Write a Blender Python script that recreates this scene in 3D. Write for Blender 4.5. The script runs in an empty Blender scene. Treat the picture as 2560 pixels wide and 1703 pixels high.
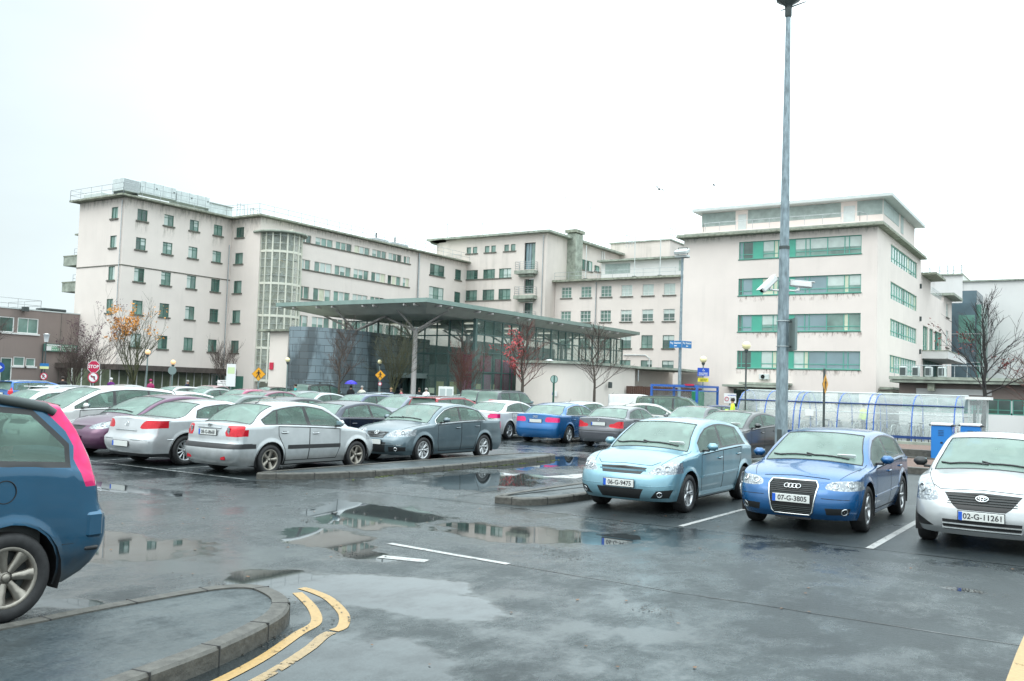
import bpy, bmesh, math, random
from mathutils import Vector, Matrix, noise
from mathutils.bvhtree import BVHTree

SC = bpy.context.scene
COL = SC.collection
PI = math.pi
rad = math.radians

# ------------------------------------------------------------------ camera
YAW, PITCH, ROLL, FPX = 0.580965, 0.0530154, 0.0327956, 2273.03
CAM_H = 1.88
_f = Vector((-math.sin(YAW)*math.cos(PITCH), math.cos(YAW)*math.cos(PITCH), math.sin(PITCH)))
_r = Vector((math.cos(YAW), math.sin(YAW), 0.0))
_u = _r.cross(_f)
_R = _r*math.cos(ROLL) + _u*math.sin(ROLL)
_U = _u*math.cos(ROLL) - _r*math.sin(ROLL)
cam_data = bpy.data.cameras.new("camera")
cam_data.sensor_fit = 'HORIZONTAL'
cam_data.sensor_width = 36.0
cam_data.lens = FPX/2560.0*36.0
cam_data.clip_start = 0.1
cam_data.clip_end = 3000.0
cam = bpy.data.objects.new("camera", cam_data)
COL.objects.link(cam)
M = Matrix((( _R.x, _U.x, -_f.x, 0), (_R.y, _U.y, -_f.y, 0), (_R.z, _U.z, -_f.z, CAM_H), (0, 0, 0, 1)))
cam.matrix_world = M
SC.camera = cam

# ------------------------------------------------------------------ sky and light
SUN_EL, SUN_AZ = rad(48), rad(200)
world = bpy.data.worlds.new("World")
SC.world = world
world.use_nodes = True
nt = world.node_tree
for n in list(nt.nodes): nt.nodes.remove(n)
wo = nt.nodes.new('ShaderNodeOutputWorld')
bg = nt.nodes.new('ShaderNodeBackground'); bg.inputs['Strength'].default_value = 1.0
sky = nt.nodes.new('ShaderNodeTexSky'); sky.sky_type = 'NISHITA'; sky.sun_disc = False
sky.sun_elevation = SUN_EL; sky.sun_rotation = SUN_AZ; sky.dust_density = 4.0
sc_ = nt.nodes.new('ShaderNodeVectorMath'); sc_.operation = 'SCALE'; sc_.inputs['Scale'].default_value = 0.10
nt.links.new(sky.outputs[0], sc_.inputs[0])
tc = nt.nodes.new('ShaderNodeTexCoord')
mp = nt.nodes.new('ShaderNodeMapping'); mp.inputs['Scale'].default_value = (1.0, 1.0, 3.2)
nt.links.new(tc.outputs['Generated'], mp.inputs[0])
nz = nt.nodes.new('ShaderNodeTexNoise'); nz.inputs['Scale'].default_value = 1.6; nz.inputs['Detail'].default_value = 5.0
nt.links.new(mp.outputs[0], nz.inputs[0])
cr = nt.nodes.new('ShaderNodeValToRGB')
cr.color_ramp.elements[0].position = 0.33; cr.color_ramp.elements[0].color = (0.87, 0.985, 1.01, 1)
cr.color_ramp.elements[1].position = 0.62; cr.color_ramp.elements[1].color = (0.99, 1.13, 1.16, 1)
nt.links.new(nz.outputs['Fac'], cr.inputs[0])
mx = nt.nodes.new('ShaderNodeMix'); mx.data_type = 'RGBA'; mx.inputs[0].default_value = 0.90
nt.links.new(sc_.outputs[0], mx.inputs[6]); nt.links.new(cr.outputs[0], mx.inputs[7])
# overcast sky: brighter towards the zenith than at the horizon
sepw = nt.nodes.new('ShaderNodeSeparateXYZ'); nt.links.new(tc.outputs['Generated'], sepw.inputs[0])
mr_ = nt.nodes.new('ShaderNodeMapRange'); mr_.inputs[1].default_value = 0.38; mr_.inputs[2].default_value = 1.0; mr_.inputs[3].default_value = 1.62; mr_.inputs[4].default_value = 3.7
nt.links.new(sepw.outputs[2], mr_.inputs[0])
mrx = nt.nodes.new('ShaderNodeMapRange'); mrx.inputs[1].default_value = -0.90; mrx.inputs[2].default_value = -0.52; mrx.inputs[3].default_value = 0.56; mrx.inputs[4].default_value = 1.06
nt.links.new(sepw.outputs[0], mrx.inputs[0])
mm_ = nt.nodes.new('ShaderNodeMath'); mm_.operation = 'MULTIPLY'; nt.links.new(mr_.outputs[0], mm_.inputs[0]); nt.links.new(mrx.outputs[0], mm_.inputs[1])
vs_ = nt.nodes.new('ShaderNodeVectorMath'); vs_.operation = 'SCALE'; nt.links.new(mx.outputs[2], vs_.inputs[0]); nt.links.new(mm_.outputs[0], vs_.inputs['Scale'])
nt.links.new(vs_.outputs[0], bg.inputs['Color'])
nt.links.new(bg.outputs[0], wo.inputs[0])

sun_d = bpy.data.lights.new("sun", 'SUN'); sun_d.energy = 0.6; sun_d.angle = rad(40); sun_d.color = (1.0, 0.985, 0.96)
sun = bpy.data.objects.new("sun", sun_d); COL.objects.link(sun)
sun.rotation_euler = (PI/2-SUN_EL, 0, -SUN_AZ + PI)
SC.view_settings.view_transform = 'Standard'
try: SC.view_settings.look = 'None'
except Exception: pass
SC.view_settings.exposure = 0.0
SC.view_settings.gamma = 1.0
SC.cycles.max_bounces = 8
SC.cycles.transparent_max_bounces = 16
SC.cycles.caustics_reflective = False
SC.cycles.caustics_refractive = False

# ------------------------------------------------------------------ materials
MATS = {}
def _new(name):
    m = bpy.data.materials.new(name); m.use_nodes = True
    n = m.node_tree
    b = n.nodes.get('Principled BSDF')
    MATS[name] = m
    return m, n, b

def noise_node(n, scale, detail=4, stretch=None, rough=0.55, coord='Object'):
    t = n.nodes.new('ShaderNodeTexCoord')
    z = n.nodes.new('ShaderNodeTexNoise'); z.inputs['Scale'].default_value = scale; z.inputs['Detail'].default_value = detail
    z.inputs['Roughness'].default_value = rough
    if stretch:
        mpn = n.nodes.new('ShaderNodeMapping'); mpn.inputs['Scale'].default_value = stretch
        n.links.new(t.outputs[coord], mpn.inputs[0]); n.links.new(mpn.outputs[0], z.inputs[0])
    else:
        n.links.new(t.outputs[coord], z.inputs[0])
    return z

def ramp(n, src, p0, c0, p1, c1):
    r = n.nodes.new('ShaderNodeValToRGB')
    r.color_ramp.elements[0].position = p0; r.color_ramp.elements[0].color = tuple(c0)+(1,) if len(c0) == 3 else c0
    r.color_ramp.elements[1].position = p1; r.color_ramp.elements[1].color = tuple(c1)+(1,) if len(c1) == 3 else c1
    n.links.new(src, r.inputs[0])
    return r

def mat(name, col, rough=0.6, metal=0.0, var=0.0, scale=6.0, stretch=None, bump=0.0, coat=0.0, spec=0.5, emit=None, es=1.0):
    m, n, b = _new(name)
    b.inputs['Roughness'].default_value = rough
    b.inputs['Metallic'].default_value = metal
    b.inputs['Specular IOR Level'].default_value = spec
    if coat: b.inputs['Coat Weight'].default_value = coat; b.inputs['Coat Roughness'].default_value = 0.04
    if var or bump:
        z = noise_node(n, scale, 5, stretch)
        if var:
            r = ramp(n, z.outputs['Fac'], 0.3, [c*(1-var) for c in col], 0.7, [min(1, c*(1+var)) for c in col])
            n.links.new(r.outputs[0], b.inputs['Base Color'])
        else: b.inputs['Base Color'].default_value = tuple(col)+(1,)
        if bump:
            bu = n.nodes.new('ShaderNodeBump'); bu.inputs['Strength'].default_value = bump; bu.inputs['Distance'].default_value = 0.02
            n.links.new(z.outputs['Fac'], bu.inputs['Height']); n.links.new(bu.outputs[0], b.inputs['Normal'])
    else: b.inputs['Base Color'].default_value = tuple(col)+(1,)
    if emit:
        b.inputs['Emission Color'].default_value = tuple(emit)+(1,); b.inputs['Emission Strength'].default_value = es
    return m

def render_wall(name, col, stain=(0.16, 0.17, 0.14), amt=0.5, p0=0.52, p1=0.78):
    """painted render: fine mottling plus rain streaks that run down the face"""
    m, n, b = _new(name)
    b.inputs['Roughness'].default_value = 0.85
    a = noise_node(n, 0.35, 6)
    base = ramp(n, a.outputs['Fac'], 0.3, [c*0.94 for c in col], 0.75, [min(1, c*1.03) for c in col])
    s = noise_node(n, 1.0, 6, (1.3, 1.3, 0.10), 0.65)
    s2 = noise_node(n, 0.25, 3)
    mu = n.nodes.new('ShaderNodeMath'); mu.operation = 'MULTIPLY'
    r1 = ramp(n, s.outputs['Fac'], p0, (0, 0, 0), p1, (1, 1, 1)); r2 = ramp(n, s2.outputs['Fac'], 0.42, (0, 0, 0), 0.7, (1, 1, 1))
    n.links.new(r1.outputs[0], mu.inputs[0]); n.links.new(r2.outputs[0], mu.inputs[1])
    mu2 = n.nodes.new('ShaderNodeMath'); mu2.operation = 'MULTIPLY'; mu2.inputs[1].default_value = amt
    n.links.new(mu.outputs[0], mu2.inputs[0])
    x = n.nodes.new('ShaderNodeMix'); x.data_type = 'RGBA'
    n.links.new(mu2.outputs[0], x.inputs[0]); n.links.new(base.outputs[0], x.inputs[6]); x.inputs[7].default_value = tuple(stain)+(1,)
    n.links.new(x.outputs[2], b.inputs['Base Color'])
    g = noise_node(n, 30, 3)
    bu = n.nodes.new('ShaderNodeBump'); bu.inputs['Strength'].default_value = 0.12; bu.inputs['Distance'].default_value = 0.02
    n.links.new(g.outputs['Fac'], bu.inputs['Height']); n.links.new(bu.outputs[0], b.inputs['Normal'])
    return m

def glass_mat(name, tint, refl, fac, rough=0.03, spec=0.6, var=0.0):
    """pane: part clear, part wet and reflecting"""
    m, n, b = _new(name)
    b.inputs['Base Color'].default_value = tuple(refl)+(1,)
    b.inputs['Roughness'].default_value = rough
    b.inputs['Specular IOR Level'].default_value = spec
    tr = n.nodes.new('ShaderNodeBsdfTransparent'); tr.inputs[0].default_value = tuple(tint)+(1,)
    mxs = n.nodes.new('ShaderNodeMixShader'); mxs.inputs[0].default_value = fac
    if var:
        z = noise_node(n, 1.6, 4)
        r = ramp(n, z.outputs['Fac'], 0.35, [max(0, fac-var)]*3, 0.65, [min(1, fac+var)]*3)
        n.links.new(r.outputs[0], mxs.inputs[0])
    out = n.nodes.get('Material Output')
    n.links.new(tr.outputs[0], mxs.inputs[1]); n.links.new(b.outputs[0], mxs.inputs[2]); n.links.new(mxs.outputs[0], out.inputs[0])
    return m

WALL = render_wall('painted render', (0.755, 0.68, 0.63), amt=0.20)
WALL_R = render_wall('pale painted render', (0.77, 0.685, 0.64), amt=0.15)
WALL_C = render_wall('weathered painted render', (0.69, 0.62, 0.57), amt=0.55, p0=0.46)
WALL_FAR = render_wall('far painted render', (0.68, 0.67, 0.66), amt=0.2)
WHITE_WALL = render_wall('white render', (0.76, 0.69, 0.63), stain=(0.35, 0.36, 0.26), amt=0.4)
BRICKW = render_wall('pink brown roughcast', (0.27, 0.215, 0.195), stain=(0.10, 0.09, 0.08), amt=0.7, p0=0.4)
CORNICE = mat('mossy concrete', (0.26, 0.275, 0.22), 0.9, var=0.45, scale=2.5, bump=0.3)
CORNICE_L = mat('pale mossy concrete', (0.30, 0.33, 0.28), 0.9, var=0.35, scale=1.6, bump=0.2)
SOFFIT = mat('soffit', (0.5, 0.5, 0.46), 0.9, var=0.2, scale=1.2)
SILL = mat('dark stained sill', (0.13, 0.125, 0.105), 0.9, var=0.4, scale=5)
GREEN_FR = mat('green window frame', (0.10, 0.36, 0.285), 0.45)
GREEN_DK = mat('dark green window frame', (0.06, 0.17, 0.13), 0.5)
GREEN_PANEL = mat('jade green panel', (0.07, 0.37, 0.27), 0.4, var=0.06, scale=1.0)
WHITE_FR = mat('white window frame', (0.74, 0.74, 0.72), 0.5)
PANE = mat('dark pane', (0.055, 0.105, 0.09), 0.06, var=0.5, scale=0.6, spec=0.8)
PANE_G = mat('grey green pane', (0.17, 0.27, 0.235), 0.08, var=0.45, scale=0.5, spec=0.7)
PANE_B = mat('slate blue pane', (0.19, 0.28, 0.31), 0.10, var=0.15, scale=0.5, spec=0.8)
BLIND = mat('pale blind behind glass', (0.52, 0.60, 0.565), 0.25, var=0.10, scale=1.5, spec=0.5)
BLIND_Y = mat('cream blind behind glass', (0.60, 0.62, 0.48), 0.3, var=0.12, scale=1.5)
GLOW = mat('lit window', (0.5, 0.42, 0.3), 0.4, emit=(1.0, 0.75, 0.35), es=0.30)
METAL = mat('galvanised steel', (0.42, 0.45, 0.46), 0.45, 0.6, var=0.25, scale=9)
METAL_L = mat('light metal cladding', (0.55, 0.59, 0.58), 0.55, 0.15, var=0.06, scale=2)
METAL_M = mat('weathered metal cladding', (0.58, 0.63, 0.63), 0.6, 0.15, var=0.12, scale=2)
METAL_D = mat('dark metal', (0.07, 0.085, 0.085), 0.5, 0.3)
LOUVRE = mat('grey louvre', (0.36, 0.43, 0.41), 0.6, var=0.15, scale=2)
ROOFFELT = mat('roof felt', (0.10, 0.105, 0.10), 0.95, var=0.2, scale=1)
BLACK = mat('black rubber', (0.012, 0.012, 0.013), 0.6)
BLACKP = mat('black plastic trim', (0.022, 0.023, 0.025), 0.42, var=0.2, scale=6)
WHITE = mat('white paint', (0.78, 0.78, 0.77), 0.5)

# ------------------------------------------------------------------ mesh helpers
def stain_mat(name, col, p0=0.50, p1=0.60, fade=True, amt=.8, sc=(2.2, 2.2, .5)):
    """runs of dirt and moss with their own ragged outline, clear between"""
    m, n, b = _new(name); b.inputs['Base Color'].default_value = tuple(col)+(1,); b.inputs['Roughness'].default_value = .9
    z = noise_node(n, 1.6, 6, sc, .7); r = ramp(n, z.outputs['Fac'], p0, (0, 0, 0), p1, (amt, amt, amt))
    t = n.nodes.new('ShaderNodeTexCoord'); sp = n.nodes.new('ShaderNodeSeparateXYZ'); n.links.new(t.outputs['Generated'], sp.inputs[0])
    k = ramp(n, sp.outputs[2], 0.1, (0, 0, 0), 1.0, (1, 1, 1))
    mu = n.nodes.new('ShaderNodeMath'); mu.operation = 'MULTIPLY'; n.links.new(r.outputs[0], mu.inputs[0]); n.links.new(k.outputs[0], mu.inputs[1])
    tr = n.nodes.new('ShaderNodeBsdfTransparent'); ms_ = n.nodes.new('ShaderNodeMixShader'); n.links.new(mu.outputs[0], ms_.inputs[0])
    out = n.nodes.get('Material Output'); n.links.new(tr.outputs[0], ms_.inputs[1]); n.links.new(b.outputs[0], ms_.inputs[2]); n.links.new(ms_.outputs[0], out.inputs[0])
    return m
class MB:
    """collects faces with materials and smooth flags; build() links them as ONE mesh object"""
    def __init__(s): s.v = []; s.f = []; s.m = []; s.sm = []; s.ms = []
    def mi(s, m):
        if m not in s.ms: s.ms.append(m)
        return s.ms.index(m)
    def quad(s, pts, m, smooth=False):
        i = len(s.v); s.v += [tuple(p) for p in pts]; s.f.append(tuple(range(i, i+len(pts)))); s.m.append(s.mi(m)); s.sm.append(smooth)
    def faces(s, vs, fs, m, smooth=False):
        i = len(s.v); s.v += [tuple(p) for p in vs]; k = s.mi(m)
        for f in fs: s.f.append(tuple(i+j for j in f)); s.m.append(k); s.sm.append(smooth)
    def box(s, c, d, m, U=Vector((1, 0, 0)), V=Vector((0, 1, 0)), W=Vector((0, 0, 1)), b=0.0):
        c = Vector(c); hx, hy, hz = d[0]/2, d[1]/2, d[2]/2
        P = lambda x, y, z: c + U*x + V*y + W*z
        if b <= 0:
            vs = [P(x*hx, y*hy, z*hz) for z in (-1, 1) for y in (-1, 1) for x in (-1, 1)]
            s.faces(vs, [(0, 2, 3, 1), (4, 5, 7, 6), (0, 1, 5, 4), (2, 6, 7, 3), (0, 4, 6, 2), (1, 3, 7, 5)], m)
        else:
            b = min(b, hx*.9, hy*.9, hz*.9)
            vs = []; 
            for z in (-1, 1):
                for y in (-1, 1):
                    for x in (-1, 1):
                        vs += [P(x*(hx-b), y*(hy-b), z*hz), P(x*(hx-b), y*hy, z*(hz-b)), P(x*hx, y*(hy-b), z*(hz-b))]
            I = lambda x, y, z, k: ((z*2+y)*2+x)*3+k
            fs = [(I(0,0,0,0), I(0,1,0,0), I(1,1,0,0), I(1,0,0,0)), (I(0,0,1,0), I(1,0,1,0), I(1,1,1,0), I(0,1,1,0)),
                  (I(0,0,0,1), I(1,0,0,1), I(1,0,1,1), I(0,0,1,1)), (I(0,1,0,1), I(0,1,1,1), I(1,1,1,1), I(1,1,0,1)),
                  (I(0,0,0,2), I(0,0,1,2), I(0,1,1,2), I(0,1,0,2)), (I(1,0,0,2), I(1,1,0,2), I(1,1,1,2), I(1,0,1,2))]
            for z in (0, 1):
                for y in (0, 1): fs.append((I(0,y,z,0), I(1,y,z,0), I(1,y,z,1), I(0,y,z,1)))
                for x in (0, 1): fs.append((I(x,0,z,0), I(x,1,z,0), I(x,1,z,2), I(x,0,z,2)))
            for y in (0, 1):
                for x in (0, 1): fs.append((I(x,y,0,1), I(x,y,1,1), I(x,y,1,2), I(x,y,0,2)))
            for z in (0, 1):
                for y in (0, 1):
                    for x in (0, 1): fs.append((I(x,y,z,0), I(x,y,z,1), I(x,y,z,2)))
            s.faces(vs, fs, m)
    def tube(s, pts, r, m, n=8, cap=True, smooth=True):
        """tube through points; r a number or one per point"""
        pts = [Vector(p) for p in pts]; k = len(pts)
        rs = [r]*k if not hasattr(r, '__len__') else r
        vs = []; prev = None
        for i, p in enumerate(pts):
            t = (pts[min(i+1, k-1)] - pts[max(i-1, 0)])
            if t.length < 1e-9: t = Vector((0, 0, 1))
            t.normalize()
            if prev is None:
                a = Vector((1, 0, 0)) if abs(t.x) < 0.9 else Vector((0, 1, 0))
                x = t.cross(a).normalized()
            else:
                x = (prev - t*prev.dot(t))
                x = x.normalized() if x.length > 1e-6 else t.orthogonal().normalized()
            prev = x; y = t.cross(x)
            for j in range(n):
                a = 2*PI*j/n
                vs.append(p + x*(math.cos(a)*rs[i]) + y*(math.sin(a)*rs[i]))
        fs = [(i*n+j, i*n+(j+1) % n, (i+1)*n+(j+1) % n, (i+1)*n+j) for i in range(k-1) for j in range(n)]
        s.faces(vs, fs, m, smooth)
        if cap:
            s.faces([vs[j] for j in range(n)][::-1], [tuple(range(n))], m); s.faces([vs[(k-1)*n+j] for j in range(n)], [tuple(range(n))], m)
    def lathe(s, prof, m, axis='z', o=(0, 0, 0), n=16, smooth=True, a0=0.0, a1=2*PI):
        """prof: list of (radius, height)"""
        o = Vector(o); vs = []; full = abs(a1-a0-2*PI) < 1e-6; k = n if full else n+1
        for r, h in prof:
            for j in range(k):
                a = a0 + (a1-a0)*j/n
                c, d = r*math.cos(a), r*math.sin(a)
                vs.append(o + (Vector((c, d, h)) if axis == 'z' else Vector((h, c, d)) if axis == 'x' else Vector((d, h, c))))
        fs = []
        for i in range(len(prof)-1):
            for j in range(n):
                j2 = (j+1) % k
                fs.append((i*k+j, i*k+j2, (i+1)*k+j2, (i+1)*k+j))
        s.faces(vs, fs, m, smooth)
    def sphere(s, c, r, m, n=14, sc=(1, 1, 1)):
        prof = [(max(1e-4, math.sin(PI*i/(n//2+2)))*1, -math.cos(PI*i/(n//2+2))) for i in range(n//2+3)]
        i0 = len(s.v); s.lathe(prof, m, n=n)
        for i in range(i0, len(s.v)):
            v = s.v[i]; s.v[i] = (c[0]+v[0]*r*sc[0], c[1]+v[1]*r*sc[1], c[2]+v[2]*r*sc[2])
    def prism(s, poly, z0, z1, m, mtop=None):
        n = len(poly)
        s.faces([(p[0], p[1], z1) for p in poly], [tuple(range(n))], mtop or m)
        s.faces([(p[0], p[1], z0) for p in poly], [tuple(range(n))[::-1]], m)
        s.faces([(p[0], p[1], z0) for p in poly] + [(p[0], p[1], z1) for p in poly], [(i, (i+1) % n, n+(i+1) % n, n+i) for i in range(n)], m)
    def build(s, name, parent=None, kind=None, fix=True, weld=False):
        me = bpy.data.meshes.new(name)
        me.from_pydata(s.v, [], s.f)
        for m in s.ms: me.materials.append(m)
        me.polygons.foreach_set('material_index', s.m)
        me.polygons.foreach_set('use_smooth', s.sm)
        me.update()
        if fix or weld:
            bm = bmesh.new(); bm.from_mesh(me)
            if weld: bmesh.ops.remove_doubles(bm, verts=bm.verts, dist=1e-4)
            if fix: bmesh.ops.recalc_face_normals(bm, faces=bm.faces)
            bm.to_mesh(me); bm.free()
        o = bpy.data.objects.new(name, me); COL.objects.link(o)
        if parent: o.parent = parent
        if kind: o['kind'] = kind
        return o

def empty(name, label, cat, loc=(0, 0, 0), rz=0.0, group=None):
    o = bpy.data.objects.new(name, None); COL.objects.link(o)
    o.empty_display_size = 0.2
    o.location = loc; o.rotation_euler = (0, 0, rz); o['label'] = label; o['category'] = cat
    if group: o['group'] = group
    return o
def tag(o, label, cat, group=None):
    o['label'] = label; o['category'] = cat
    if group: o['group'] = group
    return o
def kids(o): return KIDS.get(o.name, [c for c in bpy.data.objects if c.parent == o])
KIDS = {}
def freeze(o):
    """remember a prototype's children before it is copied"""
    ks = [c for c in bpy.data.objects if c.parent == o]
    KIDS[o.name] = ks
    for k in ks: freeze(k)
def copy_tree(o, parent=None):
    c = o.copy(); COL.objects.link(c)
    if parent: c.parent = parent
    for ch in KIDS.get(o.name, []): copy_tree(ch, c)
    return c

FONT_CACHE = {}
def text_faces(body, size, bold=0.0, xs=1.0):
    """outline text as flat faces, centred; (verts, faces)"""
    key = (body, round(size, 4), bold, xs)
    if key in FONT_CACHE: return FONT_CACHE[key]
    cu = bpy.data.curves.new('lettering', 'FONT'); cu.body = body; cu.size = size; cu.align_x = 'CENTER'; cu.align_y = 'CENTER'
    cu.offset = bold; cu.resolution_u = 3
    o = bpy.data.objects.new('lettering', cu); COL.objects.link(o)
    dg = bpy.context.evaluated_depsgraph_get()
    me = bpy.data.meshes.new_from_object(o.evaluated_get(dg))
    vs = [Vector((v.co.x*xs, v.co.y, 0)) for v in me.vertices]; fs = [tuple(p.vertices) for p in me.polygons]
    bpy.data.objects.remove(o); bpy.data.curves.remove(cu); bpy.data.meshes.remove(me)
    FONT_CACHE[key] = (vs, fs)
    return vs, fs
def add_text(mb, body, size, m, o, U, V, bold=0.0, xs=1.0):
    vs, fs = text_faces(body, size, bold, xs)
    mb.faces([Vector(o)+Vector(U)*v.x+Vector(V)*v.y for v in vs], fs, m)

X3, Y3, Z3 = Vector((1, 0, 0)), Vector((0, 1, 0)), Vector((0, 0, 1))
# ------------------------------------------------------------------ wet asphalt
def asphalt(name, puddles=True, base=0.026, wet=1.0):
    m, n, b = _new(name)
    L = n.links
    tcn = n.nodes.new('ShaderNodeTexCoord')
    def nz(scale, det, st=(1, 1, 1), rgh=0.55, off=(0, 0, 0)):
        mpn = n.nodes.new('ShaderNodeMapping'); mpn.inputs['Scale'].default_value = st; mpn.inputs['Location'].default_value = off
        z = n.nodes.new('ShaderNodeTexNoise'); z.inputs['Scale'].default_value = scale; z.inputs['Detail'].default_value = det; z.inputs['Roughness'].default_value = rgh
        L.new(tcn.outputs['Object'], mpn.inputs[0]); L.new(mpn.outputs[0], z.inputs[0]); return z.outputs['Fac']
    def mth(op, a, bb=None, cl=False):
        q = n.nodes.new('ShaderNodeMath'); q.operation = op; q.use_clamp = cl
        for i, v in enumerate((a, bb)):
            if v is None: continue
            if hasattr(v, 'links'): L.new(v, q.inputs[i])
            else: q.inputs[i].default_value = v
        return q.outputs[0]
    def mapr(v, a, bb, c, d):
        q = n.nodes.new('ShaderNodeMapRange'); q.interpolation_type = 'SMOOTHSTEP'
        L.new(v, q.inputs[0]); q.inputs[1].default_value = a; q.inputs[2].default_value = bb; q.inputs[3].default_value = c; q.inputs[4].default_value = d
        return q.outputs[0]
    grain = nz(55, 4, rgh=0.78)
    grain2 = nz(22, 4)
    big = nz(0.55, 5, (1, 1, 1), 0.6)
    mid = nz(2.2, 5, (1, 0.7, 1), 0.6, (3, 1, 0))
    # named puddles: (x, y, rx, ry, angle)
    pud = None
    if puddles:
        sep = n.nodes.new('ShaderNodeSeparateXYZ'); L.new(tcn.outputs['Object'], sep.inputs[0])
        wob = mth('MULTIPLY', mth('SUBTRACT', nz(0.9, 4, rgh=0.6), 0.5), 1.9)
        for (x, y, rx, ry, a) in PUDDLES:
            ca, sa = math.cos(a), math.sin(a)
            dx = mth('SUBTRACT', sep.outputs[0], x); dy = mth('SUBTRACT', sep.outputs[1], y)
            u = mth('DIVIDE', mth('ADD', mth('MULTIPLY', dx, ca), mth('MULTIPLY', dy, sa)), rx)
            v = mth('DIVIDE', mth('SUBTRACT', mth('MULTIPLY', dy, ca), mth('MULTIPLY', dx, sa)), ry)
            d = mth('SQRT', mth('ADD', mth('MULTIPLY', u, u), mth('MULTIPLY', v, v)))
            d = mth('ADD', d, wob)
            k = mapr(d, 0.74, 1.06, 1.0, 0.0)
            pud = k if pud is None else mth('MAXIMUM', pud, k)
        pn = mapr(nz(0.42, 5, (1, 1, 1), 0.62, (9.3, 5.1, 0)), 0.64, 0.71, 0.0, 1.0)
        pud = mth('MAXIMUM', pud, pn)
    if not puddles: sep = None
    # base colour: dark binder, paler worn grit
    c1 = ramp(n, grain, 0.38, [base*0.5, base*.62, base*.66], 0.70, [base*1.95, base*2.35, base*2.5])
    c2 = ramp(n, nz(0.8, 6, (1, 1, 1), 0.65, (11, 2, 0)), 0.36, (0.50, 0.52, 0.54), 0.62, (1.15, 1.15, 1.15))
    mxc = n.nodes.new('ShaderNodeMix'); mxc.data_type = 'RGBA'; mxc.blend_type = 'MULTIPLY'; mxc.inputs[0].default_value = 1.0
    L.new(c1.outputs[0], mxc.inputs[6]); L.new(c2.outputs[0], mxc.inputs[7])
    L.new(mxc.outputs[2], b.inputs['Base Color'])
    # wetness film varies: smooth film or open damp texture
    fine = nz(9.0, 4, (1, .6, 1), .7)
    fld = mth('ADD', mth('ADD', mth('MULTIPLY', big, 0.50), mth('MULTIPLY', mid, 0.32)), mth('MULTIPLY', fine, 0.18))
    if puddles:      # bays are coarser and drain better than the worn driving lane
        bayR = mth('MULTIPLY', mapr(sep.outputs[1], 12.0, 12.6, 0.0, 1.0), mapr(sep.outputs[0], -8.6, -8.2, 0.0, 1.0))
        bayL = mth('MULTIPLY', mth('MULTIPLY', mapr(sep.outputs[1], 11.4, 12.0, 0.0, 1.0), mapr(sep.outputs[1], 21.5, 23, 1.0, 0.0)), mapr(sep.outputs[0], -13.6, -13.0, 1.0, 0.0))
        east = mapr(sep.outputs[0], -4.6, -1.0, 0.0, 0.055)
        fld = mth('SUBTRACT', mth('SUBTRACT', mth('SUBTRACT', fld, mth('MULTIPLY', bayR, 0.10)), mth('MULTIPLY', bayL, 0.08)), east)
    film = mapr(fld, 0.42, 0.56, 0.0, 1.0)
    rough = mth('SUBTRACT', 0.36*wet + 0.75*(1-wet), mth('MULTIPLY', film, 0.22))
    rough = mth('ADD', rough, mth('MULTIPLY', mth('SUBTRACT', grain2, 0.5), 0.16))
    bst = mth('SUBTRACT', 1.0, mth('MULTIPLY', film, 0.84))
    if pud is not None:
        inv = mth('SUBTRACT', 1.0, pud)
        rough = mth('ADD', mth('MULTIPLY', rough, inv), mth('MULTIPLY', pud, 0.025))
        bst = mth('MULTIPLY', bst, inv)
    L.new(rough, b.inputs['Roughness'])
    b.inputs['IOR'].default_value = 1.55
    L.new(mth('ADD', mth('MULTIPLY', film, 0.68), 0.32), b.inputs['Specular IOR Level'])
    b.inputs['Specular Tint'].default_value = (0.80, 0.97, 1.0, 1)
    bu = n.nodes.new('ShaderNodeBump'); bu.inputs['Distance'].default_value = 0.006
    h = mth('ADD', grain, mth('MULTIPLY', grain2, 1.5))
    L.new(bst, bu.inputs['Strength']); L.new(h, bu.inputs['Height']); L.new(bu.outputs[0], b.inputs['Normal'])
    return m
PUDDLES = [(-9.6, 6.1, 1.7, 0.9, 0.3), (-8.9, 10.0, 1.5, 1.1, -0.6), (-7.6, 8.0, 1.5, 0.62, -0.5), (-5.9, 6.45, 1.3, 0.72, 0.5),
           (-5.0, 6.3, 0.8, 0.5, 0.3), (-7.15, 4.42, 0.42, 0.22, 0.4), (-10.6, 15.6, 1.2, 2.2, 0.2), (-6.4, 10.2, 1.5, 0.8, 0.3), (-12.3, 20.0, 1.2, 3.0, 0.0),
           (-1.22, 10.33, 0.22, 0.12, 0.1), (-10.9, 25.5, 3, 1.0, 0.1), (-4.2, 4.2, 0.9, 1.3, 0.3), (-14.5, 9.2, 3.0, 0.5, 0.1)]
ASPH = asphalt('wet asphalt')
ASPH_K = asphalt('damp footway asphalt', False, base=0.034, wet=0.55)
KERBM = mat('weathered concrete kerb', (0.078, 0.075, 0.066), 0.6, var=0.32, scale=13, bump=0.8)
PAVING = mat('damp paving', (0.16, 0.16, 0.155), 0.5, var=0.2, scale=1.2)

g = MB(); g.quad([(-700, -300, 0), (500, -300, 0), (500, 900, 0), (-700, 900, 0)], ASPH); g.build('ground', kind='structure')

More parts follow.
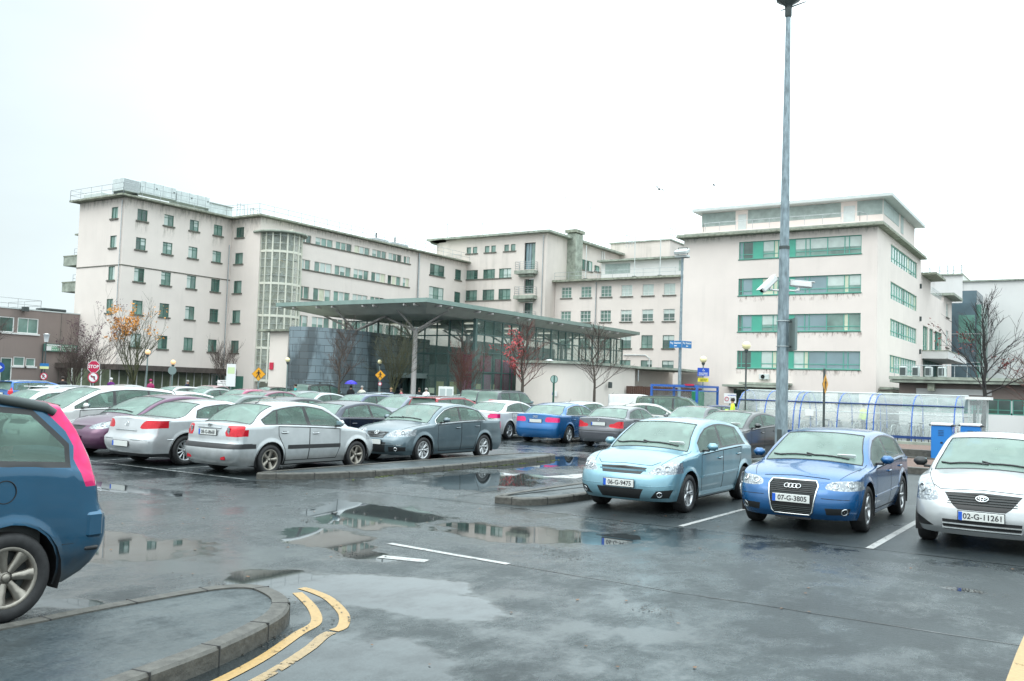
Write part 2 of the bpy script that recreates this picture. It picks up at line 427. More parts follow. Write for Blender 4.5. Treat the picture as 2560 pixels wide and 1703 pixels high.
def markmat(name, col, wear=0.45):
    m, n, b = _new(name)
    z = noise_node(n, 5, 8, rough=0.8)
    r = ramp(n, z.outputs['Fac'], wear-0.04, (0, 0, 0), wear+0.04, (1, 1, 1))
    z2 = noise_node(n, 30, 4); r2 = ramp(n, z2.outputs['Fac'], .3, [c*.72 for c in col], .7, col); n.links.new(r2.outputs[0], b.inputs['Base Color'])
    b.inputs['Roughness'].default_value = 0.32; b.inputs['Specular IOR Level'].default_value = 0.6
    tr = n.nodes.new('ShaderNodeBsdfTransparent'); ms_ = n.nodes.new('ShaderNodeMixShader'); n.links.new(r.outputs[0], ms_.inputs[0])
    out = n.nodes.get('Material Output'); n.links.new(tr.outputs[0], ms_.inputs[1]); n.links.new(b.outputs[0], ms_.inputs[2]); n.links.new(ms_.outputs[0], out.inputs[0])
    return m
WHITELINE = markmat('worn white line paint', (0.46, 0.46, 0.45), 0.41)
WHITELINE2 = markmat('faint white line paint', (0.34, 0.36, 0.36), 0.46)
YELLOW_F = markmat('nearly worn off yellow paint', (0.36, 0.25, 0.12), 0.44)
YELLOW = markmat('worn yellow line paint', (0.45, 0.285, 0.10), 0.38)

def strip(mb, pts, w, z, m):
    """flat ribbon along pts"""
    pts = [Vector((p[0], p[1], z)) for p in pts]
    L_, R_ = [], []
    for i, p in enumerate(pts):
        t = (pts[min(i+1, len(pts)-1)] - pts[max(i-1, 0)]).normalized()
        nn = Vector((-t.y, t.x, 0))*w/2
        L_.append(p+nn); R_.append(p-nn)
    for i in range(len(pts)-1): mb.quad([R_[i], R_[i+1], L_[i+1], L_[i]], m)
def smooth_path(pts, k=6, closed=False):
    out = []; n = len(pts)
    rng = range(n if closed else n-1)
    for i in rng:
        if closed: p0, p1, p2, p3 = pts[(i-1) % n], pts[i], pts[(i+1) % n], pts[(i+2) % n]
        else: p0, p1, p2, p3 = pts[max(i-1, 0)], pts[i], pts[i+1], pts[min(i+2, n-1)]
        for j in range(k):
            t = j/k
            out.append(tuple(0.5*((2*p1[a]) + (-p0[a]+p2[a])*t + (2*p0[a]-5*p1[a]+4*p2[a]-p3[a])*t*t + (-p0[a]+3*p1[a]-3*p2[a]+p3[a])*t**3) for a in range(2)))
    if not closed: out.append(tuple(pts[-1]))
    return out

def kerbed_island(name, outline, h=0.125, kw=0.13, top=None, drop=None):
    """raised island: kerb stones with joints round a footway surface"""
    mb = MB(); n = len(outline)
    P = [Vector((p[0], p[1], 0)) for p in outline]
    area = sum(P[i].x*P[(i+1) % n].y - P[(i+1) % n].x*P[i].y for i in range(n))
    if area < 0: P.reverse()
    IN = []
    for i in range(n):
        t = (P[(i+1) % n]-P[i-1]).normalized(); IN.append(P[i] + Vector((-t.y, t.x, 0))*kw)
    H = [h if drop is None else drop(p, h) for p in P]
    acc = 0.0; stone = 0
    for i in range(n):
        j = (i+1) % n
        a, b_, c, d = P[i], P[j], IN[j], IN[i]
        ha, hb = H[i], H[j]
        e = (P[i]-P[i].lerp(IN[i], 0.12)); 
        a2, b2 = P[i].lerp(IN[i], 0.14), P[j].lerp(IN[j], 0.14)
        mb.faces([(a.x, a.y, -0.02), (b_.x, b_.y, -0.02), (b_.x, b_.y, hb-0.02), (a.x, a.y, ha-0.02)], [(0, 1, 2, 3)], KERBM)
        mb.faces([(a.x, a.y, ha-0.02), (b_.x, b_.y, hb-0.02), (b2.x, b2.y, hb), (a2.x, a2.y, ha)], [(0, 1, 2, 3)], KERBM)
        mb.faces([(a2.x, a2.y, ha), (b2.x, b2.y, hb), (c.x, c.y, hb), (d.x, d.y, ha)], [(0, 1, 2, 3)], KERBM)
        mb.faces([(d.x, d.y, ha), (c.x, c.y, hb), (c.x, c.y, hb-0.03), (d.x, d.y, ha-0.03)], [(0, 1, 2, 3)], KERBM)
        acc += (b_-a).length
        if acc > 0.62:
            acc = 0
            t = (b_-a).normalized(); nn = (d-a).normalized()
            mb.box((b_ + nn*kw*0.5 + Z3*(hb/2))[:], (0.012, kw+0.006, hb+0.004), JOINT, t, nn, Z3)
    mb.faces([(IN[i].x, IN[i].y, H[i]-0.012) for i in range(n)], [tuple(range(n))], top or ASPH_K)
    return mb.build(name, kind='structure', fix=False)
JOINT = mat('kerb joint', (0.03, 0.03, 0.03), 0.9)

# island by the foreground people carrier, with its rounded kerb
kerbed_island('footway', smooth_path([(-6.5, 0.2), (-6.48, 2.2), (-6.46, 3.5), (-6.46, 4.2), (-6.40, 5.0), (-6.30, 5.32), (-6.10, 5.47), (-5.84, 5.43), (-5.55, 5.29), (-5.28, 5.02), (-5.11, 4.72), (-4.92, 4.2), (-4.78, 3.6), (-4.55, 2.2), (-4.35, 0.2)], 7, True), 0.13, 0.14)
# long island beside the parked saloons
kerbed_island('kerb_island', smooth_path([(-13.72, 12.25), (-13.3, 12.2), (-12.8, 13.2), (-12.45, 14.65), (-12.4, 17), (-12.45, 19.5), (-12.66, 21.5), (-12.95, 21.95), (-13.3, 21.9), (-13.6, 21.4), (-13.72, 19), (-13.75, 15)], 7, True), 0.12, 0.14)
# island beside the pale blue hatchback
kerbed_island('kerb_island', smooth_path([(-8.5, 12.75), (-8.2, 12.5), (-7.85, 12.6), (-7.6, 13.4), (-7.52, 15.5), (-7.5, 19.0), (-7.75, 19.5), (-8.2, 19.4), (-8.45, 18.5), (-8.55, 15.5)], 7, True), 0.12, 0.14)

mk = MB()
for x in (-5.1, -2.54, 0.02): strip(mk, [(x, 12.3), (x+0.03, 16.9)], 0.085 if x < -3 else .10, 0.004, WHITELINE)
mk.build('bay_marking', kind='structure')
mk = MB()
for i in range(1, 8):
    x = -13.6 - 2.5*i - 0.05
    strip(mk, [(x, 11.9), (x, 21.2)], 0.10, 0.004, WHITELINE2)
strip(mk, [(-34, 11.62), (-13.6, 11.75)], 0.09, 0.008, WHITELINE2)
for i in range(0, 10):
    x = -12.6 - 2.5*i
    strip(mk, [(x, 27.0), (x, 36.2)], 0.10, 0.004, WHITELINE2)
mk.build('bay_marking', kind='structure')
mk = MB(); strip(mk, [(-7.13, 8.36), (-6.3, 8.31), (-5.38, 8.27)], 0.09, 0.004, WHITELINE); mk.build('lane_marking', kind='structure')
mk = MB(); strip(mk, [(-6.66, 7.66), (-6.12, 7.80)], 0.16, 0.004, WHITELINE); mk.build('lane_marking', kind='structure')
mk = MB(); mk.quad([(-10.25, 16.9, .004), (-9.55, 17.2, .004), (-9.75, 18.6, .004), (-10.0, 18.5, .004)], WHITELINE); mk.build('lane_marking', kind='structure')
# asphalt seams
SEAM = mat('tar seam', (0.012, 0.013, 0.014), 0.18, spec=0.6)
mk = MB()
for pts in ([(-13.3, 11.7), (-10.25, 12.15), (-8.2, 12.2), (-5.6, 12.12), (-2.4, 12.28), (3, 12.4)], [(-7.1, 8.3), (-3.4, 8.22), (-1.9, 8.26), (1.5, 8.3)], [(-10.3, 24), (-9.7, 17), (-9.3, 12.2)]):
    rnd = random.Random(3); q = []
    for i in range(len(pts)-1):
        for j in range(10):
            t = j/10; q.append((pts[i][0]*(1-t)+pts[i+1][0]*t+rnd.uniform(-.012, .012), pts[i][1]*(1-t)+pts[i+1][1]*t+rnd.uniform(-.012, .012)))
    strip(mk, q, 0.022, 0.0028, SEAM)
mk.build('tar_seam', kind='structure')
mk = MB()
strip(mk, smooth_path([(-6.16, 6.02), (-5.95, 5.98), (-5.66, 5.87), (-5.22, 5.58), (-4.96, 5.30), (-4.92, 5.16)]), 0.088, 0.004, YELLOW)
strip(mk, smooth_path([(-4.905, 5.12), (-4.86, 4.98), (-4.70, 4.66), (-4.46, 4.0), (-4.3, 3.2), (-4.15, 1.5)]), 0.088, 0.004, YELLOW_F)
strip(mk, smooth_path([(-6.05, 5.86), (-5.84, 5.74), (-5.50, 5.52), (-5.19, 5.24), (-5.06, 4.93), (-4.80, 4.36), (-4.62, 3.80), (-4.5, 3.2), (-4.35, 1.5)]), 0.088, 0.004, YELLOW)
mk.build('double_yellow_line', kind='structure')
mk = MB(); strip(mk, [(-0.50, 9.6), (-0.52, 8.0), (-0.52, 6.0), (-0.5, 3.0)], 0.13, 0.004, YELLOW); mk.build('yellow_line', kind='structure')
# small litter and leaves on the wet ground
LEAF = mat('fallen leaf', (0.16, 0.075, 0.03), 0.6, var=0.4, scale=30)
lv = MB(); rnd = random.Random(5)
for i in range(150):
    if i < 40: x, y = rnd.uniform(-13.9, -12.1), rnd.uniform(12, 21)
    else: x, y = rnd.uniform(-12, 0), rnd.uniform(4.5, 16)
    z = 0.006 if not (-13.7 < x < -12.45 and y > 12.3) else 0.13
    a = rnd.uniform(0, 6.28); r = rnd.uniform(0.008, 0.03)
    lv.quad([(x+r*math.cos(a+k)*rnd.uniform(.5, 1), y+r*math.sin(a+k)*rnd.uniform(.5, 1), z+rnd.uniform(0, .006)) for k in (0, 1.4, 3.1, 4.6)], LEAF)
MUD = mat('wet grit and mud', (0.03, 0.026, 0.02), 0.5, var=.4, scale=60)
for (cx, cy, sx_, sy_, n_) in ((-5.15, 9.05, .16, .10, 60), (-5.55, 9.35, .22, .12, 70), (-8.1, 10.5, .2, .1, 50), (-1.22, 10.3, .16, .07, 90), (-7.0, 7.6, .2, .08, 50), (-9.0, 8.9, .1, .06, 30), (-3.3, 7.4, .12, .06, 40), (-6.3, 5.62, .5, .06, 120), (-5.1, 4.4, .06, .5, 160)):
    for i in range(n_):
        x, y = rnd.gauss(cx, sx_), rnd.gauss(cy, sy_); r = rnd.uniform(.004, .016); a = rnd.uniform(0, 6.28)
        lv.quad([(x+r*math.cos(a+k), y+r*math.sin(a+k)*.8, 0.005+rnd.uniform(0, .008)) for k in (0, 1.4, 3.1, 4.6)], MUD)
lv.build('leaf_litter', kind='stuff')
MOSS = mat('moss in kerb joint', (0.10, 0.13, 0.03), 0.95, var=0.4, scale=40)
ms = MB()
for i in range(900):
    y = rnd.uniform(13.2, 21.4); x = -12.43 + rnd.gauss(0.03, 0.035) + (0.25*(14.6-y)*0.3 if y < 14.6 else 0)
    if abs(noise.noise(Vector((y*1.3, 0, 0)))) < 0.12: continue
    r = rnd.uniform(.006, .02)
    ms.quad([(x-r, y, 0.004), (x, y-r, .004+r*rnd.random()), (x+r, y, 0.004), (x, y+r, .004+r*rnd.random())], MOSS)
ms.build('moss', kind='stuff')
# ------------------------------------------------------------------ building helpers
class Face:
    """a vertical plane: a runs along it, z up, d outward"""
    def __init__(s, x, y, U, N): s.O = Vector((x, y, 0)); s.U = U; s.N = N
    def P(s, a, z, d=0.0): return s.O + s.U*a + Z3*z + s.N*d
def fx(X): return Face(X, 0, Y3, X3)          # faces +X, a = world y
def fy(Y): return Face(0, Y, X3, -Y3)         # faces -Y, a = world x
def fbox(mb, F, a0, a1, z0, z1, d0, d1, m, b=0.0):
    mb.box(F.P((a0+a1)/2, (z0+z1)/2, (d0+d1)/2), (abs(a1-a0), abs(d1-d0), abs(z1-z0)), m, F.U, F.N, Z3, b)
def wall(mb, F, a0, a1, z0, z1, ops, m, depth=0.16, mr=None):
    As = sorted(set([a0, a1]+[min(max(v, a0), a1) for o in ops for v in o[:2]]))
    Zs = sorted(set([z0, z1]+[min(max(v, z0), z1) for o in ops for v in o[2:4]]))
    for i in range(len(As)-1):
        for j in range(len(Zs)-1):
            ca, cz = (As[i]+As[i+1])/2, (Zs[j]+Zs[j+1])/2
            if any(o[0] < ca < o[1] and o[2] < cz < o[3] for o in ops): continue
            mb.quad([F.P(As[i], Zs[j]), F.P(As[i+1], Zs[j]), F.P(As[i+1], Zs[j+1]), F.P(As[i], Zs[j+1])], m)
    for o in ops:
        a, b, c, d = o[:4]; mr_ = mr or m
        for (p, q) in (((a, c), (b, c)), ((b, c), (b, d)), ((b, d), (a, d)), ((a, d), (a, c))):
            mb.quad([F.P(*p), F.P(*q), F.P(q[0], q[1], -depth), F.P(p[0], p[1], -depth)], mr_)
WR = random.Random(11)
def window(parent, F, a0, a1, z0, z1, fm, cols=(0.5,), trans=None, fills=None, fr=0.06, inset=0.13, sill=True, sillm=None, sub=None, bar=0.05):
    """frame mesh as the part, its panes and sill as sub-parts. cols: inner mullions 0..1; trans: transom height 0..1; fills: material per light"""
    mb = MB(); w, h = a1-a0, z1-z0
    D0, D1 = -inset-0.02, -inset+0.05
    for (p, q, r, s) in ((a0, a1, z0, z0+fr), (a0, a1, z1-fr, z1), (a0, a0+fr, z0+fr, z1-fr), (a1-fr, a1, z0+fr, z1-fr)):
        fbox(mb, F, p, q, r, s, D0, D1, fm)
    cs = [0]+list(cols)+[1]
    for c in cols: fbox(mb, F, a0+w*c-bar/2, a0+w*c+bar/2, z0+fr, z1-fr, D0, D1-0.004, fm)
    if trans:
        for t in (trans if hasattr(trans, '__len__') else [trans]):
            for i in range(len(cs)-1):
                if fills and fills[i] == 'p': continue
                fbox(mb, F, a0+w*cs[i]+bar/2*(i > 0), a0+w*cs[i+1]-bar/2*(i < len(cs)-2), z0+h*t-bar*0.45, z0+h*t+bar*0.45, D0, D1-0.01, fm)
    o = mb.build('window', parent)
    pm = MB()
    for i in range(len(cs)-1):
        k = fills[i] if fills else WR.choice('ddgbd')
        p, q = a0+w*cs[i], a0+w*cs[i+1]
        mats_ = {'d': PANE, 'g': PANE_G, 'B': PANE_B, 'b': BLIND, 'y': BLIND_Y, 'p': GREEN_PANEL, 'o': GLOW}
        if k == 'h':
            zz = z0+h*0.42
            pm.quad([F.P(p, z0, -inset), F.P(q, z0, -inset), F.P(q, zz, -inset), F.P(p, zz, -inset)], PANE_G)
            pm.quad([F.P(p, zz, -inset), F.P(q, zz, -inset), F.P(q, z1, -inset), F.P(p, z1, -inset)], BLIND)
        elif k == 'l':
            zz = z0+h*0.62
            pm.quad([F.P(p, z0, -inset), F.P(q, z0, -inset), F.P(q, zz, -inset), F.P(p, zz, -inset)], PANE)
            pm.quad([F.P(p, zz, -inset), F.P(q, zz, -inset), F.P(q, z1, -inset), F.P(p, z1, -inset)], BLIND)
        elif k == 'p':
            fbox(pm, F, p, q, z0+0.01, z1-0.01, -inset-0.01, -inset+0.035, GREEN_PANEL)
        else: pm.quad([F.P(p, z0, -inset), F.P(q, z0, -inset), F.P(q, z1, -inset), F.P(p, z1, -inset)], mats_[k])
    pm.build('pane', o)
    if sill:
        sm = MB(); fbox(sm, F, a0-0.16, a1+0.16, z0-0.16, z0-0.004, -inset, 0.13, sillm or SILL); sm.build('sill', o)
    return o
def railing(name, parent, pts, h=1.05, step=2.0, m=None, r=0.025, rails=(1.0, 0.5)):
    mb = MB(); m = m or METAL
    P = [Vector(p) for p in pts]
    for i in range(len(P)-1):
        L_ = (P[i+1]-P[i]).length; k = max(1, round(L_/step))
        for j in range(k+1):
            q = P[i].lerp(P[i+1], j/k); mb.tube([q, q+Z3*h], r, m, 5)
        for t in rails: mb.tube([P[i]+Z3*h*t, P[i+1]+Z3*h*t], r, m, 5)
    return mb.build(name, parent)
def slab(mb, x0, x1, y0, y1, z0, z1, m): mb.box(((x0+x1)/2, (y0+y1)/2, (z0+z1)/2), (x1-x0, y1-y0, z1-z0), m)
def pipe(parent, pts, r=0.06, m=None, name='drainpipe'):
    mb = MB(); mb.tube(pts, r, m or METAL, 6); return mb.build(name, parent)

# ------------------------------------------------------------------ left ward building (end block, stair tower, long wing)
XL, YL, YI, XW, YC = -85.59, 56.07, 70.02, -80.71, 109.81
left = empty('hospital_building', 'long pale hospital wing with a curved glazed stair tower and rows of green windows', 'building', (XL, YL, 0))
inv = Matrix.Translation((-XL, -YL, 0))
def under(parent):
    """parts are built in world coordinates; take the thing's own place off them"""
    for c in [c for c in bpy.data.objects if c.parent == parent]:
        c.matrix_parent_inverse = Matrix.Translation(-Vector(parent.location))
LROWS = [(18.37, 19.57), (15.28, 16.55), (11.88, 13.31), (8.42, 9.88), (4.97, 6.38)]
LCOLS = [57.62, 60.88, 64.17, 67.44]
mb = MB()
Fa = fx(XL); Fb = fy(YL); Fc = fy(YI); Fd = fx(XW)
ops = [(c, c+1.2, a, b) for c in LCOLS for a, b in LROWS]
wall(mb, Fa, YL, YI, 2.95, 20.5, ops, WALL)
opsb = [(-87.8, -86.68, a, b) for a, b in LROWS[:4]]
wall(mb, Fb, -93.7, XL, 2.95, 20.5, opsb, WALL)
opsc = [(-84.85, -83.5, a, b) for a, b in LROWS]
wall(mb, Fc, XL, XW, 2.95, 20.5, opsc, WALL)
# long wing: groups of three lights per strip
GY = [76.2, 78.62, 82.1, 85.5, 88.85, 92.1, 95.25]; GE = [77.9, 81.55, 84.95, 88.3, 91.6, 94.75, 96.55]
WROWS = [(18.66, 19.58), (15.42, 16.58), (11.88, 13.34), (8.30, 9.84), (4.9, 6.4)]
opsd = [(GY[i], GE[i], a, b) for i in range(7) for a, b in WROWS]
opsd += [(101.05, 104.4, a, b) for a, b in ((17.75, 19.35), (14.35, 16.1), (10.8, 12.5))] + [(107.03, 108.5, a, b) for a, b in ((17.75, 19.3), (14.3, 15.95), (10.8, 12.4))]
wall(mb, Fd, YI, YC, 0, 20.5, opsd, WALL, 0.14)
# hidden sides and top
mb.quad([(-93.7, YL, 0), (-93.7, YC, 0), (-93.7, YC, 20.5), (-93.7, YL, 20.5)], WALL)
mb.quad([(-93.7, YL, 20.5), (XL, YL, 20.5), (XL, YC, 20.5), (-93.7, YC, 20.5)], ROOFFELT)
mb.quad([(XL, YI, 20.5), (XW, YI, 20.5), (XW, YC, 20.5), (XL, YC, 20.5)], ROOFFELT)
# belt course
fbox(mb, Fa, YL-0.05, YI, 13.36, 13.47, 0, 0.05, SILL); fbox(mb, Fb, -93.7, XL+0.05, 13.36, 13.47, 0, 0.047, SILL)
mb.build('wall', left)
mb = MB()
slab(mb, -94.3, XL+0.9, YL-0.9, YI-0.85, 20.52, 20.70, CORNICE)
slab(mb, -94.3, XW+0.8, YI-0.84, YC+2, 20.52, 20.699, CORNICE)
mb.build('roof', left)
for (c, c1, a, b) in ops:
    window(left, Fa, c, c1, a, b, GREEN_DK, (0.5,), 0.74 if a > 8 else None, [WR.choice('gghdb'), WR.choice('ggdhd')], sillm=SILL)
for (c, c1, a, b) in opsb: window(left, Fb, c, c1, a, b, GREEN_DK, (0.5,), None, ['g', WR.choice('gb')])
for (c, c1, a, b) in opsc: window(left, Fc, c, c1, a, b, GREEN_DK, (0.35,), None, ['d', WR.choice('dg')])
for i in range(7):
    for (a, b) in WROWS:
        n_ = 2 if i in (0, 6) else 3
        w_ = window(left, Fd, GY[i], GE[i], a, b, WALL if True else GREEN_DK, [k/n_ for k in range(1, n_)], None, [WR.choice('gggbgdhy') for _ in range(n_)], fr=0.03, sill=False, bar=0.16)
for (a, b) in WROWS[:4]:
    mb = MB(); fbox(mb, Fd, 76.0, 96.7, a-0.15, a-0.004, 0, 0.12, SILL); mb.build('sill', left)
for o_ in opsd[35:]:
    window(left, Fd, o_[0], o_[1], o_[2], o_[3], GREEN_DK, (0.33, 0.66) if o_[1]-o_[0] > 2 else (0.5,), 0.3, None)
# ground floor: recessed glazing with white mullions under a brown fascia
fas = MB()
fas.box((-84.6, 62.4, 2.78), (2.2, 14.9, 0.55), mat('dark brown fascia', (0.075, 0.06, 0.052), 0.7, var=0.3, scale=2))
fas.box((-89.6, 54.9, 2.78), (7.8, 2.6, 0.549), MATS['dark brown fascia'])
fas.build('fascia', left)
gf = MB()
SHADE = mat('dim olive glazing', (0.15, 0.17, 0.11), 0.15, var=0.4, scale=0.7)
Fg = fx(-84.9)
gf.quad([Fg.P(50.5, 0), Fg.P(69.9, 0), Fg.P(69.9, 2.5), Fg.P(50.5, 2.5)], SHADE)
a = 50.9
while a < 69.5:
    fbox(gf, Fg, a, a+0.09, 0, 2.5, 0, 0.07, WHITE_FR); a += 1.02
fbox(gf, Fg, 50.5, 69.9, 0.0, 0.35, 0, 0.06, WHITE_FR)
gf.quad([Fc.P(-84.9, 0), Fc.P(XW, 0), Fc.P(XW, 2.95), Fc.P(-84.9, 2.95)], WALL); fbox(gf, Fc, -84.8, -82.4, 0, 2.3, 0.01, 0.06, GREEN_DK); gf.build('shopfront', left)
dm = MB(); fbox(dm, Fg, 67.5, 69.3, 0.0, 2.45, 0.08, 0.13, WHITE_FR)
for k in (67.6, 68.45): fbox(dm, Fg, k, k+0.75, 0.15, 2.35, 0.131, 0.14, PANE)
for k in (68.1, 68.75): fbox(dm, Fg, k, k+0.22, 1.5, 1.6, 0.141, 0.146, WHITE)
dm.build('door', left)
# side balconies at the far left edge
for z in (13.85, 10.95):
    b_ = MB(); slab(b_, -97.0, -93.7, 56.5, 59.5, z, z+1.0, CORNICE_L); slab(b_, -97.05, -93.7, 56.45, 59.55, z+1.0, z+1.12, CORNICE)
    bo = b_.build('balcony', left); railing('railing', bo, [(-94.0, 57.0, z+1.12), (-95.8, 57.0, z+1.12)], 0.8, .9)
b_ = MB(); slab(b_, -95.3, -93.7, 56.6, 59.5, 17.2, 17.36, CORNICE); b_.build('ledge', left)
# stair tower
TX, TY, TR = -80.45, 72.75, 2.55
st = MB()
cream = mat('cream steel glazing bar', (0.68, 0.67, 0.58), 0.5)
segs = 9
A0, A1 = -PI/2-0.12, PI/2-0.35
ang = [A0+(A1-A0)*i/segs for i in range(segs+1)]
for i, a in enumerate(ang):
    w_ = 0.10 if i % 2 else 0.16
    p = Vector((TX+TR*math.cos(a), TY+TR*math.sin(a), 0)); t = Vector((-math.sin(a), math.cos(a), 0)); nn = Vector((math.cos(a), math.sin(a), 0))
    st.box((p+Z3*10.2)[:], (w_, 0.14, 17.2), cream, t, nn, Z3)
STW = mat('stair tower inner wall', (0.50, 0.48, 0.40), 0.8, var=0.25, scale=0.5)
for j in range(19):
    z = 1.9 + j*0.92
    big = j % 4 == 0
    for i in range(segs):
        a, b = ang[i], ang[i+1]
        p, q = Vector((TX+TR*math.cos(a), TY+TR*math.sin(a), z)), Vector((TX+TR*math.cos(b), TY+TR*math.sin(b), z))
        t = (q-p).normalized(); nn = Vector((t.y, -t.x, 0))
        st.box(((p+q)/2)[:], ((q-p).length, 0.07, 0.26 if big else 0.03), cream if big else METAL_L, t, nn, Z3)
tow = st.build('stair_tower', left)
tg = MB(); TG = glass_mat('stair glass', (0.85, 0.88, 0.84), (0.46, 0.50, 0.46), 0.42, 0.06, var=0.15)
for i in range(segs):
    a, b = ang[i], ang[i+1]
    tg.quad([(TX+(TR-.05)*math.cos(t), TY+(TR-.05)*math.sin(t), z) for t, z in ((a, 1.8), (b, 1.8), (b, 18.7), (a, 18.7))], TG)
tg.build('glazing', tow, fix=False)
tr_ = MB(); tr_.lathe([(0.01, 18.70), (TR+0.55, 18.72), (TR+0.6, 18.95), (0.01, 19.0)], CORNICE_L, o=(TX, TY, 0), n=32); tr_.build('tower_roof', tow)
si = MB()
for j in range(10):          # landings and flights seen through the glass
    z = 1.7*j+2.3
    si.box((TX+0.2, TY-1.1 if j % 2 else TY+1.0, z), (3.6, 1.1, 0.16), STW)
    y0, y1 = (TY-0.6, TY+0.6) if j % 2 else (TY+0.6, TY-0.6)
    si.faces([(TX+0.6, y0, z), (TX+1.5, y0, z), (TX+1.5, y1, z+1.7), (TX+0.6, y1, z+1.7), (TX+0.6, y0, z+.2), (TX+1.5, y0, z+.2), (TX+1.5, y1, z+1.9), (TX+0.6, y1, z+1.9)],
             [(0, 1, 2, 3), (4, 7, 6, 5), (1, 5, 6, 2), (0, 3, 7, 4)], STW)
si.build('stairs', tow)
sw = MB(); sw.box((-80.5, TY, 10), (0.25, 4.6, 17.6), STW); sw.build('inner_wall', tow)
for (yy, zz) in ((TY-0.9, 15.7), (TY-0.3, 15.6), (TY-0.8, 10.6), (TY-0.1, 10.5), (TY-1.0, 6.9), (TY-0.2, 6.8)):
    q = MB(); q.box((TX+1.2, yy, zz), (0.16, 0.5, 0.06), GLOW); q.build('ceiling_light', tow)
ST_MOSS = stain_mat('moss runs', (0.24, 0.25, 0.19), .46, .72, amt=.60)
ST_RUST = stain_mat('rusty dirt runs', (0.30, 0.22, 0.19), .50, .66, amt=.8, sc=(2.4, 2.4, .8))
def stain(parent, F, a0, a1, z0, z1, m, d=.006):
    q = MB(); q.quad([F.P(a0, z0, d), F.P(a1, z0, d), F.P(a1, z1, d), F.P(a0, z1, d)], m); return q.build('stain', parent, fix=False)
stain(left, Fa, YL, YI, 18.6, 20.5, ST_MOSS); stain(left, Fb, -93.7, XL, 19.4, 20.5, ST_MOSS); stain(left, Fc, XL, XW, 17.5, 20.5, ST_MOSS); stain(left, Fd, YI, YC, 19.65, 20.5, ST_MOSS)
for c in LCOLS: stain(left, Fa, c-.2, c+1.4, 16.7, 18.2, ST_MOSS)
# downpipe, railings, roof plant
pipe(left, [(XW+0.15, 98.4, 20.4), (XW+0.15, 98.4, 4)], 0.11)
pipe(left, [(XL+0.1, YI-0.35, 17.5), (XL+0.1, YI-0.35, 3.2)], 0.06)
pipe(left, [(XL-0.25, YL-0.12, 20.2), (XL-0.25, YL-0.12, 9)], 0.05)
railing('railing', left, [(-94.6, 60, 20.78), (-94.6, YL-0.6, 20.78), (XL+0.6, YL-0.6, 20.78), (XL+0.6, YI-1.4, 20.78), (XW+0.5, YI-1.0+0.3, 20.78), (XW+0.5, YC, 20.78)], 1.1, 2.1)
def plant(name, label, c, d, m, cat='roof unit', group='plant on the hospital roof'):
    q = MB(); q.box(c, d, m, b=0.04)
    n_ = int(d[1]/0.9)
    for i in range(n_):
        yy = c[1]-d[1]/2+(i+0.5)*d[1]/n_
        q.box((c[0]+d[0]/2+0.012, yy, c[2]), (0.02, 0.03, d[2]*0.96), METAL)
        if i % 2: q.tube([(c[0]+d[0]/2+0.02, yy+0.3, c[2]+0.12), (c[0]+d[0]/2+0.05, yy+0.3, c[2]+0.12)], 0.09, METAL_D, 8)
    o = q.build(name); tag(o, label, cat, group); return o
u = MB(); u.box((-87.2, 57.2, 22.0), (1.9, 2.0, 1.35), METAL_M, b=0.04)
for k in range(11): u.box((-86.24, 57.2, 21.45+k*0.11), (0.03, 1.8, 0.05), METAL)
for k in range(2): u.box((-87.2, 56.4+k*1.6, 21.05), (1.8, 0.12, 0.55), METAL_D)
uo = u.build('roof_unit'); tag(uo, 'boxy louvred air handling unit at the near corner of the hospital roof', 'roof unit', 'plant on the hospital roof')
plant('roof_duct', 'grey roof duct just right of the boxy louvred air handling unit', (-87.0, 60.5, 22.15), (1.4, 4.4, 1.35), METAL_M)
plant('roof_duct', 'grey roof duct in the middle of the row on the left roof', (-87.1, 65.1, 22.05), (1.4, 4.4, 1.3), METAL_M)
q = MB(); q.box((-87.6, 69.2, 21.55), (1.6, 3.4, 1.3), METAL_M, b=0.03); q.box((-87.6, 69.2, 22.25), (1.9, 3.7, 0.08), METAL_L); tag(q.build('roof_duct'), 'pale low roof duct at the far end of the row before the roof ladder frames', 'roof unit', 'plant on the hospital roof')
q = MB(); q.box((-92.2, 57.2, 21.2), (3.4, 1.4, 0.8), METAL_L, b=0.06); tag(q.build('roof_unit'), 'low pale plant box behind the railing over the end wall', 'roof unit', 'plant on the hospital roof')
for k, (x, y) in enumerate(((-85.6, 70.6), (-84.2, 71.4))):
    q = MB()
    for dx in (0, 0.55):
        q.tube([(x+dx, y, 20.8), (x+dx, y, 22.6-k*0.5)], 0.035, METAL, 5)
        q.tube([(x+dx, y+1.1, 20.8), (x+dx, y+1.1, 22.6-k*0.5)], 0.035, METAL, 5)
    for z in (21.3, 21.8, 22.1-k*.1): q.tube([(x, y, z), (x+.55, y, z)], 0.025, METAL, 5)
    q.tube([(x, y, 22.5-k*.5), (x, y+1.1, 22.5-k*.5)], 0.03, METAL, 5)
    tag(q.build('roof_ladder'), ('taller' if k == 0 else 'shorter')+' steel step-over frame at the inner corner of the hospital roof', 'roof ladder')
for y, l, h in ((90.6, 2.6, .35), (94.4, 3.2, .3)):
    q = MB(); q.box((-81.2, y, 21.0), (1.2, l, h), METAL, b=0.03); q.tube([(-81, y-.8, 21), (-81, y-.8, 21.9)], .1, METAL_D, 6)
    tag(q.build('roof_unit'), ('nearer' if y < 92 else 'farther')+' flat cooling unit beside the railing on the long wing roof', 'roof unit', 'plant on the hospital roof')
under(left)

